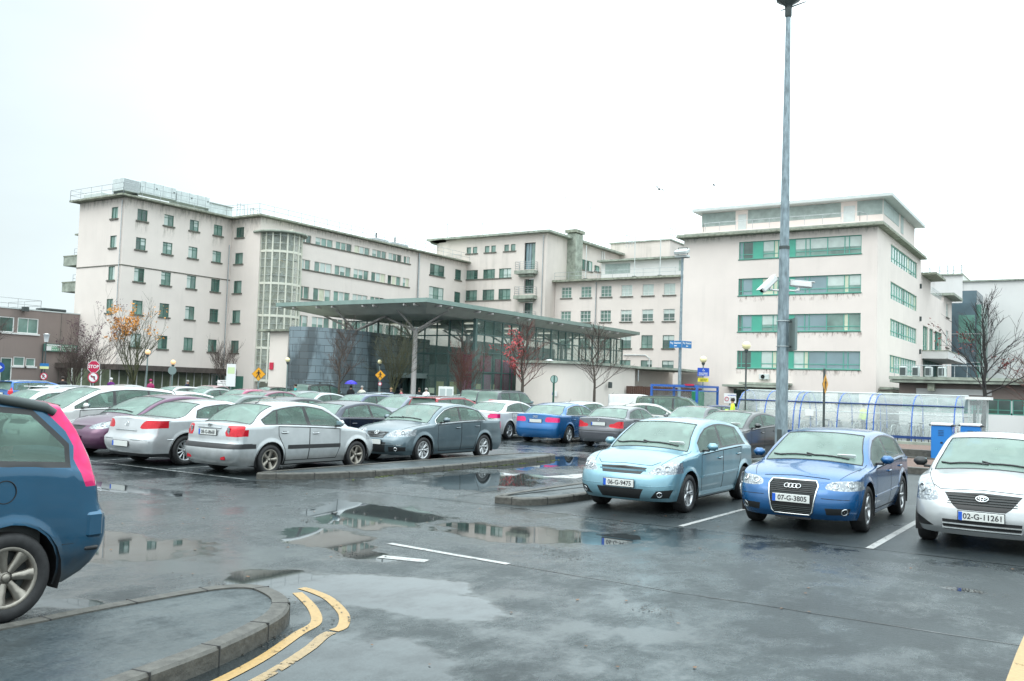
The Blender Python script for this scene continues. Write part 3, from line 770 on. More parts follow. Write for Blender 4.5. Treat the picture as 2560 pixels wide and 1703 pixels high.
# ------------------------------------------------------------------ central block
XC = -66.73
cen = empty('hospital_building', 'taller central hospital block with balconies, a chimney and a rounded left end', 'building', (XC, YC, 0))
mb = MB(); Fe = fy(YC); Ff = fx(XC)
opse = []
for c in (-80.8, -77.45, -73.98): opse += [(c, c+0.82, 21.95, 22.92), (c+1.15, c+1.95, 21.95, 22.92)]
for z0, z1 in ((18.05, 19.42), (14.85, 16.4), (11.4, 12.9)):
    for c in (-80.7, -77.6, -74.75): opse.append((c, c+2.1, z0, z1))
opse += [(-70.45, -68.6, 19.1, 22.97), (-70.35, -68.7, 15.6, 17.7), (-70.3, -68.75, 12.0, 14.3)]
wall(mb, Fe, -84.75, XC, 0, 24.2, opse, WALL_C, 0.2)
opsf = [(119.2, 123.6, 20.35, 21.9), (124.3, 126.0, 20.6, 21.5), (119.0, 123.4, 16.6, 17.9)]
wall(mb, Ff, YC, 134, 0, 24.2, opsf, WALL_C, 0.2)
mb.quad([(-84.75, YC, 24.2), (XC, YC, 24.2), (XC, 134, 24.2), (-84.75, 134, 24.2)], ROOFFELT)
mb.quad([(-84.75, YC, 0), (-84.75, 134, 0), (-84.75, 134, 24.2), (-84.75, YC, 24.2)], WALL_C)
mb.build('wall', cen)
bay = MB(); bay.lathe([(3.0, 18), (3.0, 23.9)], WALL_C, o=(-84.9, YC+2.8, 0), n=28); bay.build('rounded_bay', cen)
mb = MB(); slab(mb, -87.9, XC+0.9, YC-0.9, 134.6, 24.2, 24.5, CORNICE_L); mb.lathe([(0.01, 24.2), (3.9, 24.2), (3.9, 24.498), (0.01, 24.498)], CORNICE_L, o=(-85.2, YC+2.9, 0), n=28)
mb.build('roof', cen)
for o_ in opse[:6]: window(cen, Fe, *o_, GREEN_DK, (), None, ['g'], inset=0.15)
for o_ in opse[6:15]: window(cen, Fe, *o_, GREEN_DK, (0.33, 0.66), 0.3, [WR.choice('gdgb') for _ in range(3)], sill=False)
for (a, b) in ((18.05, 19.42), (14.85, 16.4), (11.4, 12.9)):
    s_ = MB(); fbox(s_, Fe, -80.9, -72.5, a-0.16, a-0.004, 0, 0.12, SILL); s_.build('sill', cen)
for o_ in opse[15:]: window(cen, Fe, *o_, METAL_D, (0.3, 0.55), (0.5,) if o_[3] < 20 else None, ['B', 'B', 'g'] if o_[3] > 20 else ['d', 'd', 'g'], sill=False, inset=0.4)
for o_ in opsf: window(cen, Ff, *o_, GREEN_FR, (0.2, 0.4, 0.6, 0.8) if o_[1]-o_[0] > 2 else (.5,), None, None)
for z in (18.35, 14.75, 11.2):
    b_ = MB(); fbox(b_, Fe, -71.35, -68.05, z, z+0.5, 0.0, 1.2, CORNICE_L); fbox(b_, Fe, -70.9, -68.5, z-0.35, z-0.003, 0.0, 0.7, CORNICE_L)
    bo = b_.build('balcony', cen)
    railing('railing', bo, [(-71.2, YC-0.05, z+0.5), (-71.2, YC-1.1, z+0.5), (-68.2, YC-1.1, z+0.5), (-68.2, YC-0.05, z+0.5)], 1.25, 0.75, m=METAL, rails=(1.0, 0.75, 0.5, 0.25))
ch = MB(); ch.box((XC+0.7, 116.7, 17.4), (1.5, 2.1, 15.2), CORNICE_L); ch.box((XC+0.7, 116.7, 25.35), (1.9, 2.7, 0.45), CORNICE); ch.build('chimney', cen)
pipe(cen, [(XC+0.1, 126.5, 24), (XC+0.1, 126.5, 18)], 0.12, WHITE_FR); pipe(cen, [(XC+0.1, 127.2, 24), (XC+0.1, 127.2, 18)], 0.12, WHITE_FR)
pipe(cen, [(XC-0.5, YC-0.12, 23.9), (XC-0.5, YC-0.12, 8)], 0.06)
pipe(cen, [(-84.5, YC-0.1, 20), (-84.5, YC-0.1, 10)], 0.05)
railing('railing', cen, [(-84.4, YC-0.3, 20.8), (-81.6, YC-0.3, 20.8)], 1.1, 1.0)
rb = MB(); slab(rb, -68.5, -58, 133, 141, 18, 26.2, WALL_C); slab(rb, -68.7, -57.8, 132.8, 141.2, 26.2, 26.4, CORNICE_L); rb.build('plant_room', cen)
under(cen)
for k, (x, y, z0, z1, lab) in enumerate(((-85.5, 111, 24.5, 27.2, 'leftmost on the roof of the central block'), (-79.6, 112, 24.5, 27.0, 'between the rounded end and the balconies on the roof of the central block'),
                                (-68.6, 118, 24.5, 31.2, 'tallest, just left of the chimney'), (-66.4, 119.5, 25, 29.0, 'short, right above the chimney'), (-65.5, 120.2, 25, 29.8, 'slim, on the right side of the chimney'))):
    q = MB(); q.tube([(x, y, z0), (x, y, z1)], 0.045, METAL, 5)
    q.tube([(x-0.25, y, z1-0.3), (x+0.1, y, z1-0.15)], 0.03, METAL, 4)
    if k == 0: q.tube([(x+0.9, y, z0), (x+0.9, y, z1-1.2)], 0.03, METAL, 4); q.tube([(x, y, z0+.6), (x+.9, y, z0+.6)], 0.03, METAL, 4)
    tag(q.build('roof_antenna'), 'thin aerial, '+lab, 'aerial')
for (x, y, z) in ((-63.2, 128, 24.6), (-58.5, 134, 26.4)):
    q = MB()
    for dx in (0, 1.0):
        for dy in (0, 1.0): q.tube([(x+dx, y+dy, z), (x+dx, y+dy, z+2.0)], 0.04, METAL, 4)
    for zz in (0.9, 1.9):
        q.tube([(x, y, z+zz), (x+1, y, z+zz)], 0.03, METAL, 4); q.tube([(x, y+1, z+zz), (x+1, y+1, z+zz)], 0.03, METAL, 4); q.tube([(x, y, z+zz), (x, y+1, z+zz)], 0.03, METAL, 4)
    tag(q.build('roof_cage'), 'open steel ladder cage on the '+('right edge of the central block roof' if x < -60 else 'plant room behind the central block'), 'roof ladder')

# ------------------------------------------------------------------ block with white sash windows
YD = 112.54
sb_ = empty('hospital_building', 'three storey hospital range with single white windows between the chimney block and the right block', 'building', (-57, YD, 0))
mb = MB(); Fh = fy(YD)
DC = [-65.66, -62.46, -59.28, -56.11, -52.92, -49.8]
DR = [(15.1, 16.65), (11.6, 13.2), (7.95, 9.7), (4.9, 6.3)]
opsh = [(c, c+1.65, a, b) for c in DC for a, b in DR]
wall(mb, Fh, -66.7, -34, 0, 17.35, opsh, WALL, 0.16)
mb.quad([(-66.7, YD, 17.35), (-34, YD, 17.35), (-34, YD+12, 17.35), (-66.7, YD+12, 17.35)], ROOFFELT)
mb.build('wall', sb_)
mb = MB(); slab(mb, -66.7, -34, YD-1.0, YD+12, 17.35, 17.62, CORNICE); mb.build('roof', sb_)
up = MB(); slab(up, -60.4, -34, YD+2.2, YD+10, 17.62, 20.3, WALL_FAR); slab(up, -60.8, -34, YD+1.4, YD+10, 20.3, 20.55, CORNICE_L)
for (a, b) in ((-59.8, -56.0), (-48.6, -44.6)):
    for k in range(12): up.box(((a+b)/2, YD+2.17, 18.7+k*0.11), (b-a, 0.04, 0.06), LOUVRE)
    up.box(((a+b)/2, YD+2.19, 19.3), (b-a+.1, 0.02, 1.4), LOUVRE)
up.build('upper_storey', sb_)
for i, c in enumerate(DC):
    for j, (a, b) in enumerate(DR):
        if j < 2: window(sb_, Fh, c, c+1.65, a, b, WHITE_FR, (0.33, 0.66) if i < 4 else (0.5,), (0.32, 0.7) if i < 4 else 0.25, ['g']*3 if i < 3 else ['l' if j else 'b']*(3 if i < 4 else 2), sillm=SILL)
        else: window(sb_, Fh, c, c+1.65, a, b, GREEN_DK, (0.5,), 0.3, [WR.choice('gl'), WR.choice('gl')])
railing('railing', sb_, [(-66.4, YD-0.8, 17.62), (-34, YD-0.8, 17.62)], 1.05, 2.4)
pipe(sb_, [(-60.0, YD-0.12, 17.2), (-60.0, YD-0.12, 8)], 0.07)
pipe(sb_, [(-55.5, YD-0.14, 7.0), (-52.2, YD-0.14, 7.0), (-51.6, YD-0.14, 6.6), (-51.6, YD-0.14, 4.6)], 0.07, METAL_L)
under(sb_)
for x in (-62, -54.4, -50.6):
    q = MB(); h_ = {-62: 22.6, -54.4: 23.4, -50.6: 24.0}[x]; q.tube([(x, YD+0.4, 17.6), (x, YD+0.4, h_)], 0.06, METAL_L, 5); q.box((x, YD+.4, 17.75), (.5, .5, .25), METAL_D)
    tag(q.build('roof_antenna'), {-62: 'shortest', -54.4: 'middle', -50.6: 'rightmost, tallest'}[x]+' of three plain poles on the roof edge of the white windowed range', 'aerial')

# ------------------------------------------------------------------ right block
YR, XR0, XR = 83.24, -34.8, -16.8
rt = empty('hospital_building', 'square five storey hospital block with long jade green ribbon windows at the right', 'building', (XR, YR, 0))
mb = MB(); Fr = fy(YR); Fs = fx(XR)
RR = [(14.80, 16.47), (11.36, 12.98), (7.95, 9.53), (4.54, 6.16)]
opsr = [(-29.24, -18.14, a, b) for a, b in RR] + [(-29.5, -27.0, 0, 2.55), (-23.5, -21.4, 1.6, 2.55), (-20.0, -18.2, 1.5, 2.5)]
wall(mb, Fr, XR0, XR, 0, 17.1, opsr, WALL_R, 0.2)
opss = [(89.05, 102.9, a, b) for a, b in RR]
wall(mb, Fs, YR, 105.5, 0, 17.1, opss, WALL_R, 0.2)
mb.quad([(XR0, YR, 17.1), (XR, YR, 17.1), (XR, 105.5, 17.1), (XR0, 105.5, 17.1)], ROOFFELT)
mb.quad([(XR0, YR, 0), (XR0, 105.5, 0), (XR0, 105.5, 17.1), (XR0, YR, 17.1)], WALL_R)
mb.quad([(XR0, 105.5, 0), (XR, 105.5, 0), (XR, 105.5, 17.1), (XR0, 105.5, 17.1)], WALL_R)
mb.build('wall', rt)
mb = MB(); slab(mb, XR0-0.5, XR+0.65, YR-0.85, 105.0, 17.12, 17.28, CORNICE); slab(mb, XR0-0.45, XR+0.60, YR-0.80, 104.9, 17.28, 17.42, CORNICE_L); slab(mb, XR0+.1, XR-0.3, YR-0.3, 105.5, 17.42, 17.62, WALL_R); mb.build('cornice', rt)
# penthouse
PX0, PX1, PY0, PY1 = -34.2, -16.95, 86.2, 102.2
mb = MB(); slab(mb, PX0, PX1, PY0, PY1, 17.4, 20.15, WALL_R)
Fp = fy(PY0)
for (a, b) in ((-34.15, -30.7), (-29.45, -20.65), (-19.2, -17.0)):
    fbox(mb, Fp, a, b, 18.75, 20.1, 0, 0.012, LOUVRE)
    for k in range(11): fbox(mb, Fp, a, b, 18.8+k*0.12, 18.86+k*0.12, 0.013, 0.05, LOUVRE)
for (a, b) in ((-30.4, -29.6), (-20.4, -19.4)):
    fbox(mb, Fp, a, b, 17.65, 19.7, 0, 0.05, METAL_L)
Fq = fx(PX1)
fbox(mb, Fq, PY0+0.1, 93.5, 18.8, 20.1, 0, 0.03, LOUVRE); fbox(mb, Fq, 94.5, 95.8, 18.4, 20.1, 0, 0.03, LOUVRE)
mb.build('penthouse', rt)
mb = MB(); slab(mb, PX0-0.6, PX1+0.95, PY0-1.1, PY1+0.5, 20.15, 20.42, METAL_L); mb.build('penthouse_roof', rt)
railing('railing', rt, [(-33.2, YR+1.4, 17.6), (-33.0, YR+0.4, 17.6), (-18.4, YR+0.4, 17.6), (-18.0, YR+1.4, 17.6)], 1.0, 1.6, rails=(1.0,))
# ribbon windows
BAYS = [(0.035, 'd'), (0.12, 'd'), (0.205, 'p'), (0.30, 'b'), (0.335, 'y'), (0.41, 'b'), (0.475, 'p'), (0.56, 'h'), (0.595, 'h'), (0.735, 'h'), (0.87, 'h'), (0.905, 'h'), (1.0, 'h')]
KEY = ['BdphyhphhhhhH', 'dBpyybpBBBhyh', 'dBphhdpBBBgyg', 'ddpbybpbyBBBB']
for j, (a, b) in enumerate(RR):
    ks = [k.replace('H', 'h') for k in KEY[j]]
    window(rt, Fr, -29.24, -18.14, a, b, GREEN_FR, [q[0] for q in BAYS[:-1]], 0.27, ks, fr=0.07, inset=0.16, sill=False, bar=0.07)
    mb = MB(); fbox(mb, Fr, -29.3, -18.08, a-0.09, a-0.004, -0.1, 0.05, GREEN_DK); mb.build('sill', rt)
    nn = 11
    window(rt, Fs, 89.05, 102.9, a, b, GREEN_FR, [k/nn for k in range(1, nn)], 0.3, [WR.choice('bbybgb') for _ in range(nn)], fr=0.07, inset=0.16, sill=False, bar=0.09)
for (a, b) in RR[1:]: stain(rt, Fr, -29.3, -18.0, a-.75, a-.09, ST_RUST)
stain(rt, Fr, XR0, XR, 16.5, 17.1, ST_MOSS)
dr = MB(); fbox(dr, Fr, -29.5, -27.0, 0, 2.5, -0.17, -0.1, GREEN_DK); fbox(dr, Fr, -29.35, -28.35, 0.1, 2.4, -0.099, -0.09, PANE); fbox(dr, Fr, -28.2, -27.15, 0.1, 2.4, -0.099, -0.09, PANE); dr.build('door', rt)
cn = MB(); fbox(cn, Fr, -30.1, -24.2, 2.75, 2.95, 0, 1.5, CORNICE_L); fbox(cn, Fr, -28.6, -24.0, 3.0, 3.2, 0, 1.2, CORNICE_L); fbox(cn, Fr, -28.7, -24.3, 2.5, 2.62, 0, 1.3, CORNICE); cn.build('door_canopy', rt)
for o_ in opsr[5:]: window(rt, Fr, *o_, GREEN_DK, (0.5,), None, ['d', 'g'])
ac = MB(); fbox(ac, Fr, -27.0, -26.1, 3.5, 4.0, 0, 0.3, METAL_L, 0.03); ac.lathe([(0.19, 0), (0.19, 0.02), (0.02, 0.02)], LOUVRE, 'y', Fr.P(-26.65, 3.75, 0.32), 14); ac.build('air_conditioner', rt)
for z in (14.0, 10.5, 7.0):
    pp = MB(); fbox(pp, Fs, 104.6, 104.75, z, z+0.5, 0, 0.2, METAL_D); pp.build('lamp_bracket', rt)
cn = MB(); fbox(cn, Fs, 83.6, 92, 2.2, 2.7, 0.1, 1.3, CORNICE); fbox(cn, Fs, 84.2, 95, 2.9, 3.1, 0.1, 1.2, CORNICE_L); cn.build('side_canopy', rt)
under(rt)
# link wing behind it
lw = empty('hospital_building', 'lower pale wing with a cantilevered balcony running back from the right block', 'building', (XR, 106, 0))
mb = MB()
opsw = [(106.9, 110.2, 7.55, 10.25), (111.2, 113.9, 7.55, 10.25), (114.9, 120.4, 7.55, 10.25), (107.2, 120.0, 4.3, 6.6)]
wall(mb, Fs, 105.5, 121.5, 0, 14.2, opsw, WALL_R, 0.3)
wall(mb, Fs, 121.5, 128.5, 0, 15.0, [(123.6, 125.6, 12.6, 14.3), (123.6, 125.6, 8.8, 10.9), (123.6, 125.6, 5.0, 7.4)], WALL_R, 0.3)
mb.quad([(XR, 128.5, 0), (XR-10, 128.5, 0), (XR-10, 128.5, 15), (XR, 128.5, 15)], WALL_R); mb.quad([(XR-10, 121.5, 14.2), (XR, 121.5, 14.2), (XR, 121.5, 15), (XR-10, 121.5, 15)], WALL_R)
mb.quad([(XR-10, 105.5, 14.2), (XR, 105.5, 14.2), (XR, 121.5, 14.2), (XR-10, 121.5, 14.2)], ROOFFELT)
mb.build('wall', lw)
mb = MB(); slab(mb, XR-8, XR+1.2, 121.2, 129.2, 15.0, 15.3, CORNICE_L); mb.build('roof', lw); mb = MB(); slab(mb, XR-6, XR+1.5, 105.6, 112.2, 15.6, 15.85, CORNICE); slab(mb, XR-6, XR-0.01, 105.6, 111.8, 14.2, 15.6, WALL_R); mb.build('upper_storey', lw)
for o_ in opsw[:3]: window(lw, Fs, *o_, GREEN_FR, (0.5,), (0.2,), ['d', 'g'], inset=0.2)
window(lw, Fs, *opsw[3], GREEN_DK, [k/12 for k in range(1, 12)], None, ['d']*12, inset=0.3, sill=False)
for z0, z1 in ((12.6, 14.3), (8.8, 10.9), (5.0, 7.4)): window(lw, Fs, 123.6, 125.6, z0, z1, WHITE_FR, (0.5,), (0.5,), ['g', 'b'])
bl = MB(); fbox(bl, Fs, 106.3, 121.0, 6.6, 7.4, 0.0, 2.6, WALL_FAR); fbox(bl, Fs, 106.25, 121.05, 7.4, 7.5, 0.0, 2.65, CORNICE); bl.build('balcony', lw)
railing('railing', lw, [(XR-0.2, 106, 14.2), (XR-0.2, 121, 14.2)], 1.0, 1.0, m=METAL_L, rails=(1.0, .75, .5, .25))
under(lw)
# low flat roofed terrace range
te = empty('terrace_building', 'low flat roofed range with a railed terrace roof at the foot of the right block', 'building', (-10, 78, 0))
mb = MB(); slab(mb, -14.7, 6, 78, 100, 3.42, 3.62, CORNICE_L); slab(mb, -14.75, 6, 77.9, 100, 3.66, 3.9, CORNICE_L); mb.build('roof', te)
mb = MB(); slab(mb, -14.2, 6, 79.2, 100, 2.3, 3.4, BRICKW); slab(mb, -14.2, 6, 79.25, 100, 0, 1.1, WALL_FAR); slab(mb, -12.9, -7.5, 79.12, 79.3, 2.55, 3.0, WALL_FAR); mb.box((-11.7, 78.6, 3.1), (0.5, 0.5, 0.6), CORNICE); mb.build('wall', te)
for k in range(7):
    a = -13.9+k*2.6; window(te, fy(79.3), a, a+2.5, 1.12, 2.28, GREEN_FR, (0.3, 0.65), 0.3, [WR.choice('dgdB') for _ in range(3)], inset=0.0, sill=False)
railing('railing', te, [(-14.4, 78.2, 3.9), (5, 78.2, 3.9)], 0.9, 0.9, m=METAL, rails=(1.0,))
under(te)
for k in range(4):
    x = -13.9+k*0.95; q = MB(); q.box((x, 79.3, 4.33), (0.5, 0.75, 0.8), METAL_L, b=0.04); q.box((x, 78.91, 4.33), (0.42, 0.02, 0.6), METAL_D)
    tag(q.build('air_conditioner'), ['leftmost', 'second', 'third', 'rightmost'][k]+' of four cooling units standing on the terrace roof', 'cooling unit', 'cooling units on the terrace roof')
gw = empty('garden_wall', 'low pale wall with dark posts beyond the bicycle shelter', 'wall', (0, 64, 0))
mb = MB(); slab(mb, -8.4, 8, 64, 64.3, 0, 1.25, WALL_FAR); mb.build('wall_body', gw)
for x in (-7.0, -3.9, -0.8): q = MB(); q.box((x, 63.8, 0.75), (0.16, 0.12, 1.5), METAL_D); q.build('post', gw)
under(gw)
# far right building
fr_ = empty('far_building', 'large plain grey building with a dark blue glazed stair box far at the right', 'building', (0, 140, 0))
mb = MB(); slab(mb, -16.9, 25, 140, 160, 0, 18.8, WALL_FAR); slab(mb, -20.5, -16.9, 139.8, 160, 0, 19.8, WALL_FAR); slab(mb, -26, -20.5, 140, 160, 0, 19.4, WALL_FAR); mb.build('wall', fr_)
mb = MB(); slab(mb, -16.9, 25.3, 139.7, 160, 18.8, 19.0, CORNICE_L); slab(mb, -20.6, -16.85, 139.5, 160, 19.8, 20.0, CORNICE_L); slab(mb, -26.3, -20.65, 139.6, 160, 19.4, 19.6, CORNICE_L); mb.build('roof', fr_)
NAVYG = mat('blue black glazed cladding', (0.085, 0.13, 0.155), 0.25, var=0.2, scale=0.4)
GRG = mat('green glazed panel', (0.11, 0.24, 0.20), 0.2, var=0.3, scale=0.6)
mb = MB(); slab(mb, -17.3, -14.25, 131, 139, 0, 15.0, NAVYG); slab(mb, -16.0, -14.3, 132, 139, 15.0, 16.7, NAVYG); slab(mb, -14.25, -13.7, 131.5, 139, 0, 14.8, GRG); slab(mb, -16.3, -14.4, 130.96, 131.1, 9.8, 13.4, GRG)
for z in (3.5, 7.2, 10.9): slab(mb, -17.32, -13.6, 130.93, 131.2, z, z+0.1, METAL)
mb.build('glazed_box', fr_)
under(fr_)
for (x, y, z, lab) in ((-20.2, 141.5, 20.0, 'middle'), (-18.4, 141.5, 20.0, 'right'), (-22.4, 140.5, 19.6, 'left')):
    q = MB()
    for dx in (0, 1.1):
        for dy in (0, .9): q.tube([(x+dx, y+dy, z), (x+dx, y+dy, z+1.5)], 0.045, METAL, 4)
    for zz in (0.75, 1.5): q.tube([(x, y, z+zz), (x+1.1, y, z+zz)], 0.035, METAL, 4); q.tube([(x, y+.9, z+zz), (x+1.1, y+.9, z+zz)], 0.035, METAL, 4)
    tag(q.build('roof_cage'), lab+' of three open steel cages on the far right roofs', 'roof ladder', 'ladder cages on the far right roofs')

# ------------------------------------------------------------------ pink brown two storey building at the left edge
XB = -92.5
bk = empty('brown_building', 'pink brown two storey building with white framed windows at the left edge', 'building', (XB, 50, 0))
mb = MB(); Fk = fx(XB)
opsk = [(40.5, 42.6, 5.9, 7.45), (43.0, 45.6, 5.9, 7.45), (46.2, 49.1, 5.9, 7.45), (49.45, 51.6, 5.9, 7.48), (48.0, 49.15, 0.3, 3.35), (49.25, 50.4, 2.55, 3.5), (50.5, 51.5, 2.55, 3.4), (44.6, 47.6, 0.5, 3.3)]
wall(mb, Fk, 30, 56.05, 0, 8.3, opsk, BRICKW, 0.14)
mb.quad([(XB, 56.05, 0), (XB-10, 56.05, 0), (XB-10, 56.05, 8.3), (XB, 56.05, 8.3)], BRICKW); mb.quad([(XB-12, 30, 8.3), (XB, 30, 8.3), (XB, 56.05, 8.3), (XB-12, 56.05, 8.3)], ROOFFELT)
mb.build('wall', bk)
mb = MB(); fbox(mb, Fk, 29.9, 56.1, 8.3, 8.42, -0.3, 0.06, METAL_L); mb.build('coping', bk)
for o_ in opsk: window(bk, Fk, *o_, WHITE_FR, (0.5,) if o_[1]-o_[0] > 1.6 else (), None, [WR.choice('dg')]*2, inset=0.08, sillm=WHITE_FR, fr=0.09)
jp = MB(); fbox(jp, Fk, 54.0, 54.05, 0, 8.3, 0, 0.02, SILL); jp.build('movement_joint', bk)
fl = MB(); fl.box(Fk.P(49.9, 8.35, 0.45), (0.6, 0.35, 0.45), METAL_D, Fk.U, Fk.N); fl.tube([Fk.P(49.9, 8.1, 0), Fk.P(49.9, 8.2, .4)], .04, METAL_D, 5); fl.build('floodlight', bk)
railing('railing', bk, [(XB-1.5, 38, 8.4), (XB-1.5, 52.6, 8.4), (XB-8, 52.6, 8.4)], 1.1, 2.6, m=METAL)
rv = MB(); rv.box((XB-2.0, 54.0, 8.65), (1.5, 2.6, 0.28), METAL_D, b=0.08); rv.build('roof_vent', bk)
under(bk)
sg = empty('notice_board', 'wide white and green notice board on posts in front of the pink brown wall', 'sign', (XB+0.3, 53.95, 0))
mb = MB(); fbox(mb, Fk, 52.15, 55.75, 4.2, 5.0, 0.25, 0.33, GREEN_DK); fbox(mb, Fk, 52.3, 55.6, 4.28, 4.92, 0.331, 0.34, WHITE)
SIGNG = mat('sign green', (0.05, 0.30, 0.14), 0.5)
fbox(mb, Fk, 52.95, 53.85, 4.30, 4.70, 0.341, 0.345, SIGNG); fbox(mb, Fk, 54.0, 55.5, 4.30, 4.9, 0.341, 0.345, SIGNG)
rr = random.Random(2)
for r_ in range(3):
    a = 54.05
    while a < 55.4: w_ = rr.uniform(.1, .25); fbox(mb, Fk, a, min(a+w_, 55.45), 4.36+r_*.19, 4.45+r_*.19, 0.346, 0.349, WHITE); a += w_+.06
    a = 52.4 if r_ == 2 else 53.0
    while a < 53.7: w_ = rr.uniform(.1, .2); fbox(mb, Fk, a, min(a+w_, 53.8), 4.36+r_*.19, 4.43+r_*.19, 0.346, 0.349, WHITE if r_ < 2 else SIGNG); a += w_+.05
mb.build('board', sg)
mb = MB(); fbox(mb, Fk, 52.05, 52.15, 0, 4.95, 0.2, 0.3, METAL_D); fbox(mb, Fk, 55.75, 55.85, 0, 4.95, 0.2, 0.3, METAL_D); mb.build('frame', sg)
under(sg)
# ------------------------------------------------------------------ entrance pavilion
KX, KY, KZ = -41.37, 51.6, 8.3
pv = empty('entrance_pavilion', 'glass entrance pavilion under a wide flat green edged canopy on tree like columns', 'pavilion', (KX, KY, 0))
ROOFG = mat('green grey roof edge', (0.23, 0.32, 0.29), 0.35, 0.2, var=0.10, scale=1.5)
UNDER = mat('grey canopy soffit', (0.66, 0.67, 0.61), 0.75, var=0.12, scale=0.8)
COLM = mat('warm grey column', (0.46, 0.43, 0.42), 0.6, var=0.1, scale=1)
STEELG = mat('teal steel mullion', (0.10, 0.17, 0.16), 0.4, 0.2)
PGLASS = glass_mat('pavilion glass', (0.88, 0.95, 0.92), (0.24, 0.33, 0.30), 0.36, 0.03, 0.85, var=0.10)
RX0, RX1, RY0, RY1 = -57.2, KX, KY, 87.6
mb = MB()
slab(mb, RX0, RX1, RY0, RY1, 7.98, KZ, ROOFG)
# soffit tapers up to the thin edge
i1 = 3.2
o4 = [(RX0+.12, RY0+.12, 7.975), (RX1-.12, RY0+.12, 7.975), (RX1-.12, RY1-.12, 7.975), (RX0+.12, RY1-.12, 7.975)]
n4 = [(RX0+i1, RY0+i1*.6, 7.35), (RX1-i1*.5, RY0+i1*.6, 7.35), (RX1-i1*.5, RY1-i1, 7.35), (RX0+i1, RY1-i1, 7.35)]
mb.faces(o4+n4, [(0, 1, 5, 4), (1, 2, 6, 5), (2, 3, 7, 6), (3, 0, 4, 7), (4, 5, 6, 7)], UNDER)
mb.build('canopy_roof', pv)
for i, (x, y) in enumerate([(x, RY0+0.5) for x in (-55.2, -52.6, -50.9, -47.7, -46.6, -43.6, -42.6)] + [(RX1-0.4, y) for y in (53.2, 54.6, 58.2, 60.0, 63.8, 65.6, 69.4, 71.2, 75, 76.8, 80.6, 82.4)]):
    q = MB(); along = Y3 if i < 7 else X3
    q.box((x, y, 7.84), (1.0 if i >= 7 else 0.07, 0.07 if i >= 7 else 1.0, 0.14), COLM); q.build('bracket', pv)
def ycol(x, y, base=0, node=6.2, top=7.7, arm=5.2, r0=0.21, r1=0.095, m=None):
    m = m or COLM; mb = MB(); mb.tube([(x, y, base), (x, y, node+.1)], [r0, r0*0.86], m, 14)
    for dx, dy in ((-1, 0), (.72 if x > -48 else 1, 0), (0, 1), (0, -0.55)):
        mb.tube([(x, y, node-.05), (x+dx*arm, y+dy*arm, top)], [r1, r1*0.8], m, 8)
    return mb.build('column', pv)
ycol(-45.3, 55.2, arm=4.4); ycol(-51.2, 54.7, arm=4.2)
for x in (-45.3, -51.5):
    for y in (62.2, 70, 78): ycol(x, y, arm=3.2)
# glass box
GX, GY0, GY1, GT = -42.7, 59.6, 86.2, 7.45
GXL = -57.0
mu = MB(); Fg1 = fx(GX); Fg2 = fy(GY0)
a = GY0; k = 0
while a < GY1+.01:
    w_ = 0.16 if k % 3 == 0 else 0.06
    fbox(mu, Fg1, a-w_/2, a+w_/2, 0, GT, -0.08, 0.06, STEELG); a += 1.33; k += 1
for z in (0.1, 3.15, 4.75, 6.2, GT-.06): fbox(mu, Fg1, GY0, GY1, z-.05, z+.05, -0.07, 0.05, STEELG)
a = GXL; k = 0
while a < GX+.01:
    w_ = 0.14 if k % 3 == 0 else 0.06
    fbox(mu, Fg2, a-w_/2, a+w_/2, 0, GT, -0.08, 0.06, STEELG); a += 1.3; k += 1
for z in (2.75, 4.6, 6.1, GT-.06): fbox(mu, Fg2, GXL, GX, z-.05, z+.05, -0.07, 0.05, STEELG)
mu.box((GX, GY0, GT/2), (0.26, 0.26, GT), STEELG)
a = GXL
while a < GX: fbox(mu, fy(GY1), a-.04, a+.04, 0, GT, -0.05, 0.05, STEELG); a += 1.9
mu.build('glazing_frame', pv)
gl = MB()
gl.quad([Fg1.P(GY0, 0), Fg1.P(GY1, 0), Fg1.P(GY1, GT), Fg1.P(GY0, GT)], PGLASS)
gl.quad([Fg2.P(GXL, 2.75), Fg2.P(GX, 2.75), Fg2.P(GX, GT), Fg2.P(GXL, GT)], PGLASS)
gl.quad([Fg2.P(-47.5, 0), Fg2.P(GX, 0), Fg2.P(GX, 2.75), Fg2.P(-47.5, 2.75)], PGLASS)
gl.build('glass_wall', pv, fix=False)
gl = MB(); CLR = glass_mat('far clear glass', (0.93, 0.97, 0.95), (0.2, 0.25, 0.24), 0.08, 0.04)
gl.quad([(GXL, GY1, 0), (GX, GY1, 0), (GX, GY1, GT), (GXL, GY1, GT)], CLR); gl.build('rear_glazing', pv, fix=False)
# inside: floor, gallery, coloured panels, doors
DKIN = mat('dim interior wall', (0.27, 0.34, 0.33), 0.8, var=0.3, scale=0.5)
MAG = mat('magenta wall panel', (0.42, 0.02, 0.12), 0.6, var=0.15, scale=0.7)
PINK = mat('dusty pink wall panel', (0.50, 0.16, 0.30), 0.6, var=0.12, scale=0.7)
CREAMD = mat('cream door', (0.50, 0.52, 0.30), 0.6, emit=(0.8, 0.85, 0.5), es=0.12)  # brightness put into the material: the doors glow faintly without a lamp
LAMPW = mat('lit ceiling lamp', (.9, .9, .85), .4, emit=(1.0, .97, .88), es=.7)
it = MB()
it.quad([(GXL, GY0+.2, 0.02), (GX-.1, GY0+.2, 0.02), (GX-.1, GY1, 0.02), (GXL, GY1, 0.02)], PAVING)
slab(it, -56.8, -43.2, 68.0, 86, 3.55, 3.95, DKIN)
slab(it, -56.9, -56.7, 60, 86, 0, 6.0, DKIN)
slab(it, -55, -43.3, 67.9, 68.1, 0, 3.54, DKIN)
slab(it, -50.6, -50.2, 69, 85, 4.0, 6.3, DKIN)
it.build('interior', pv)
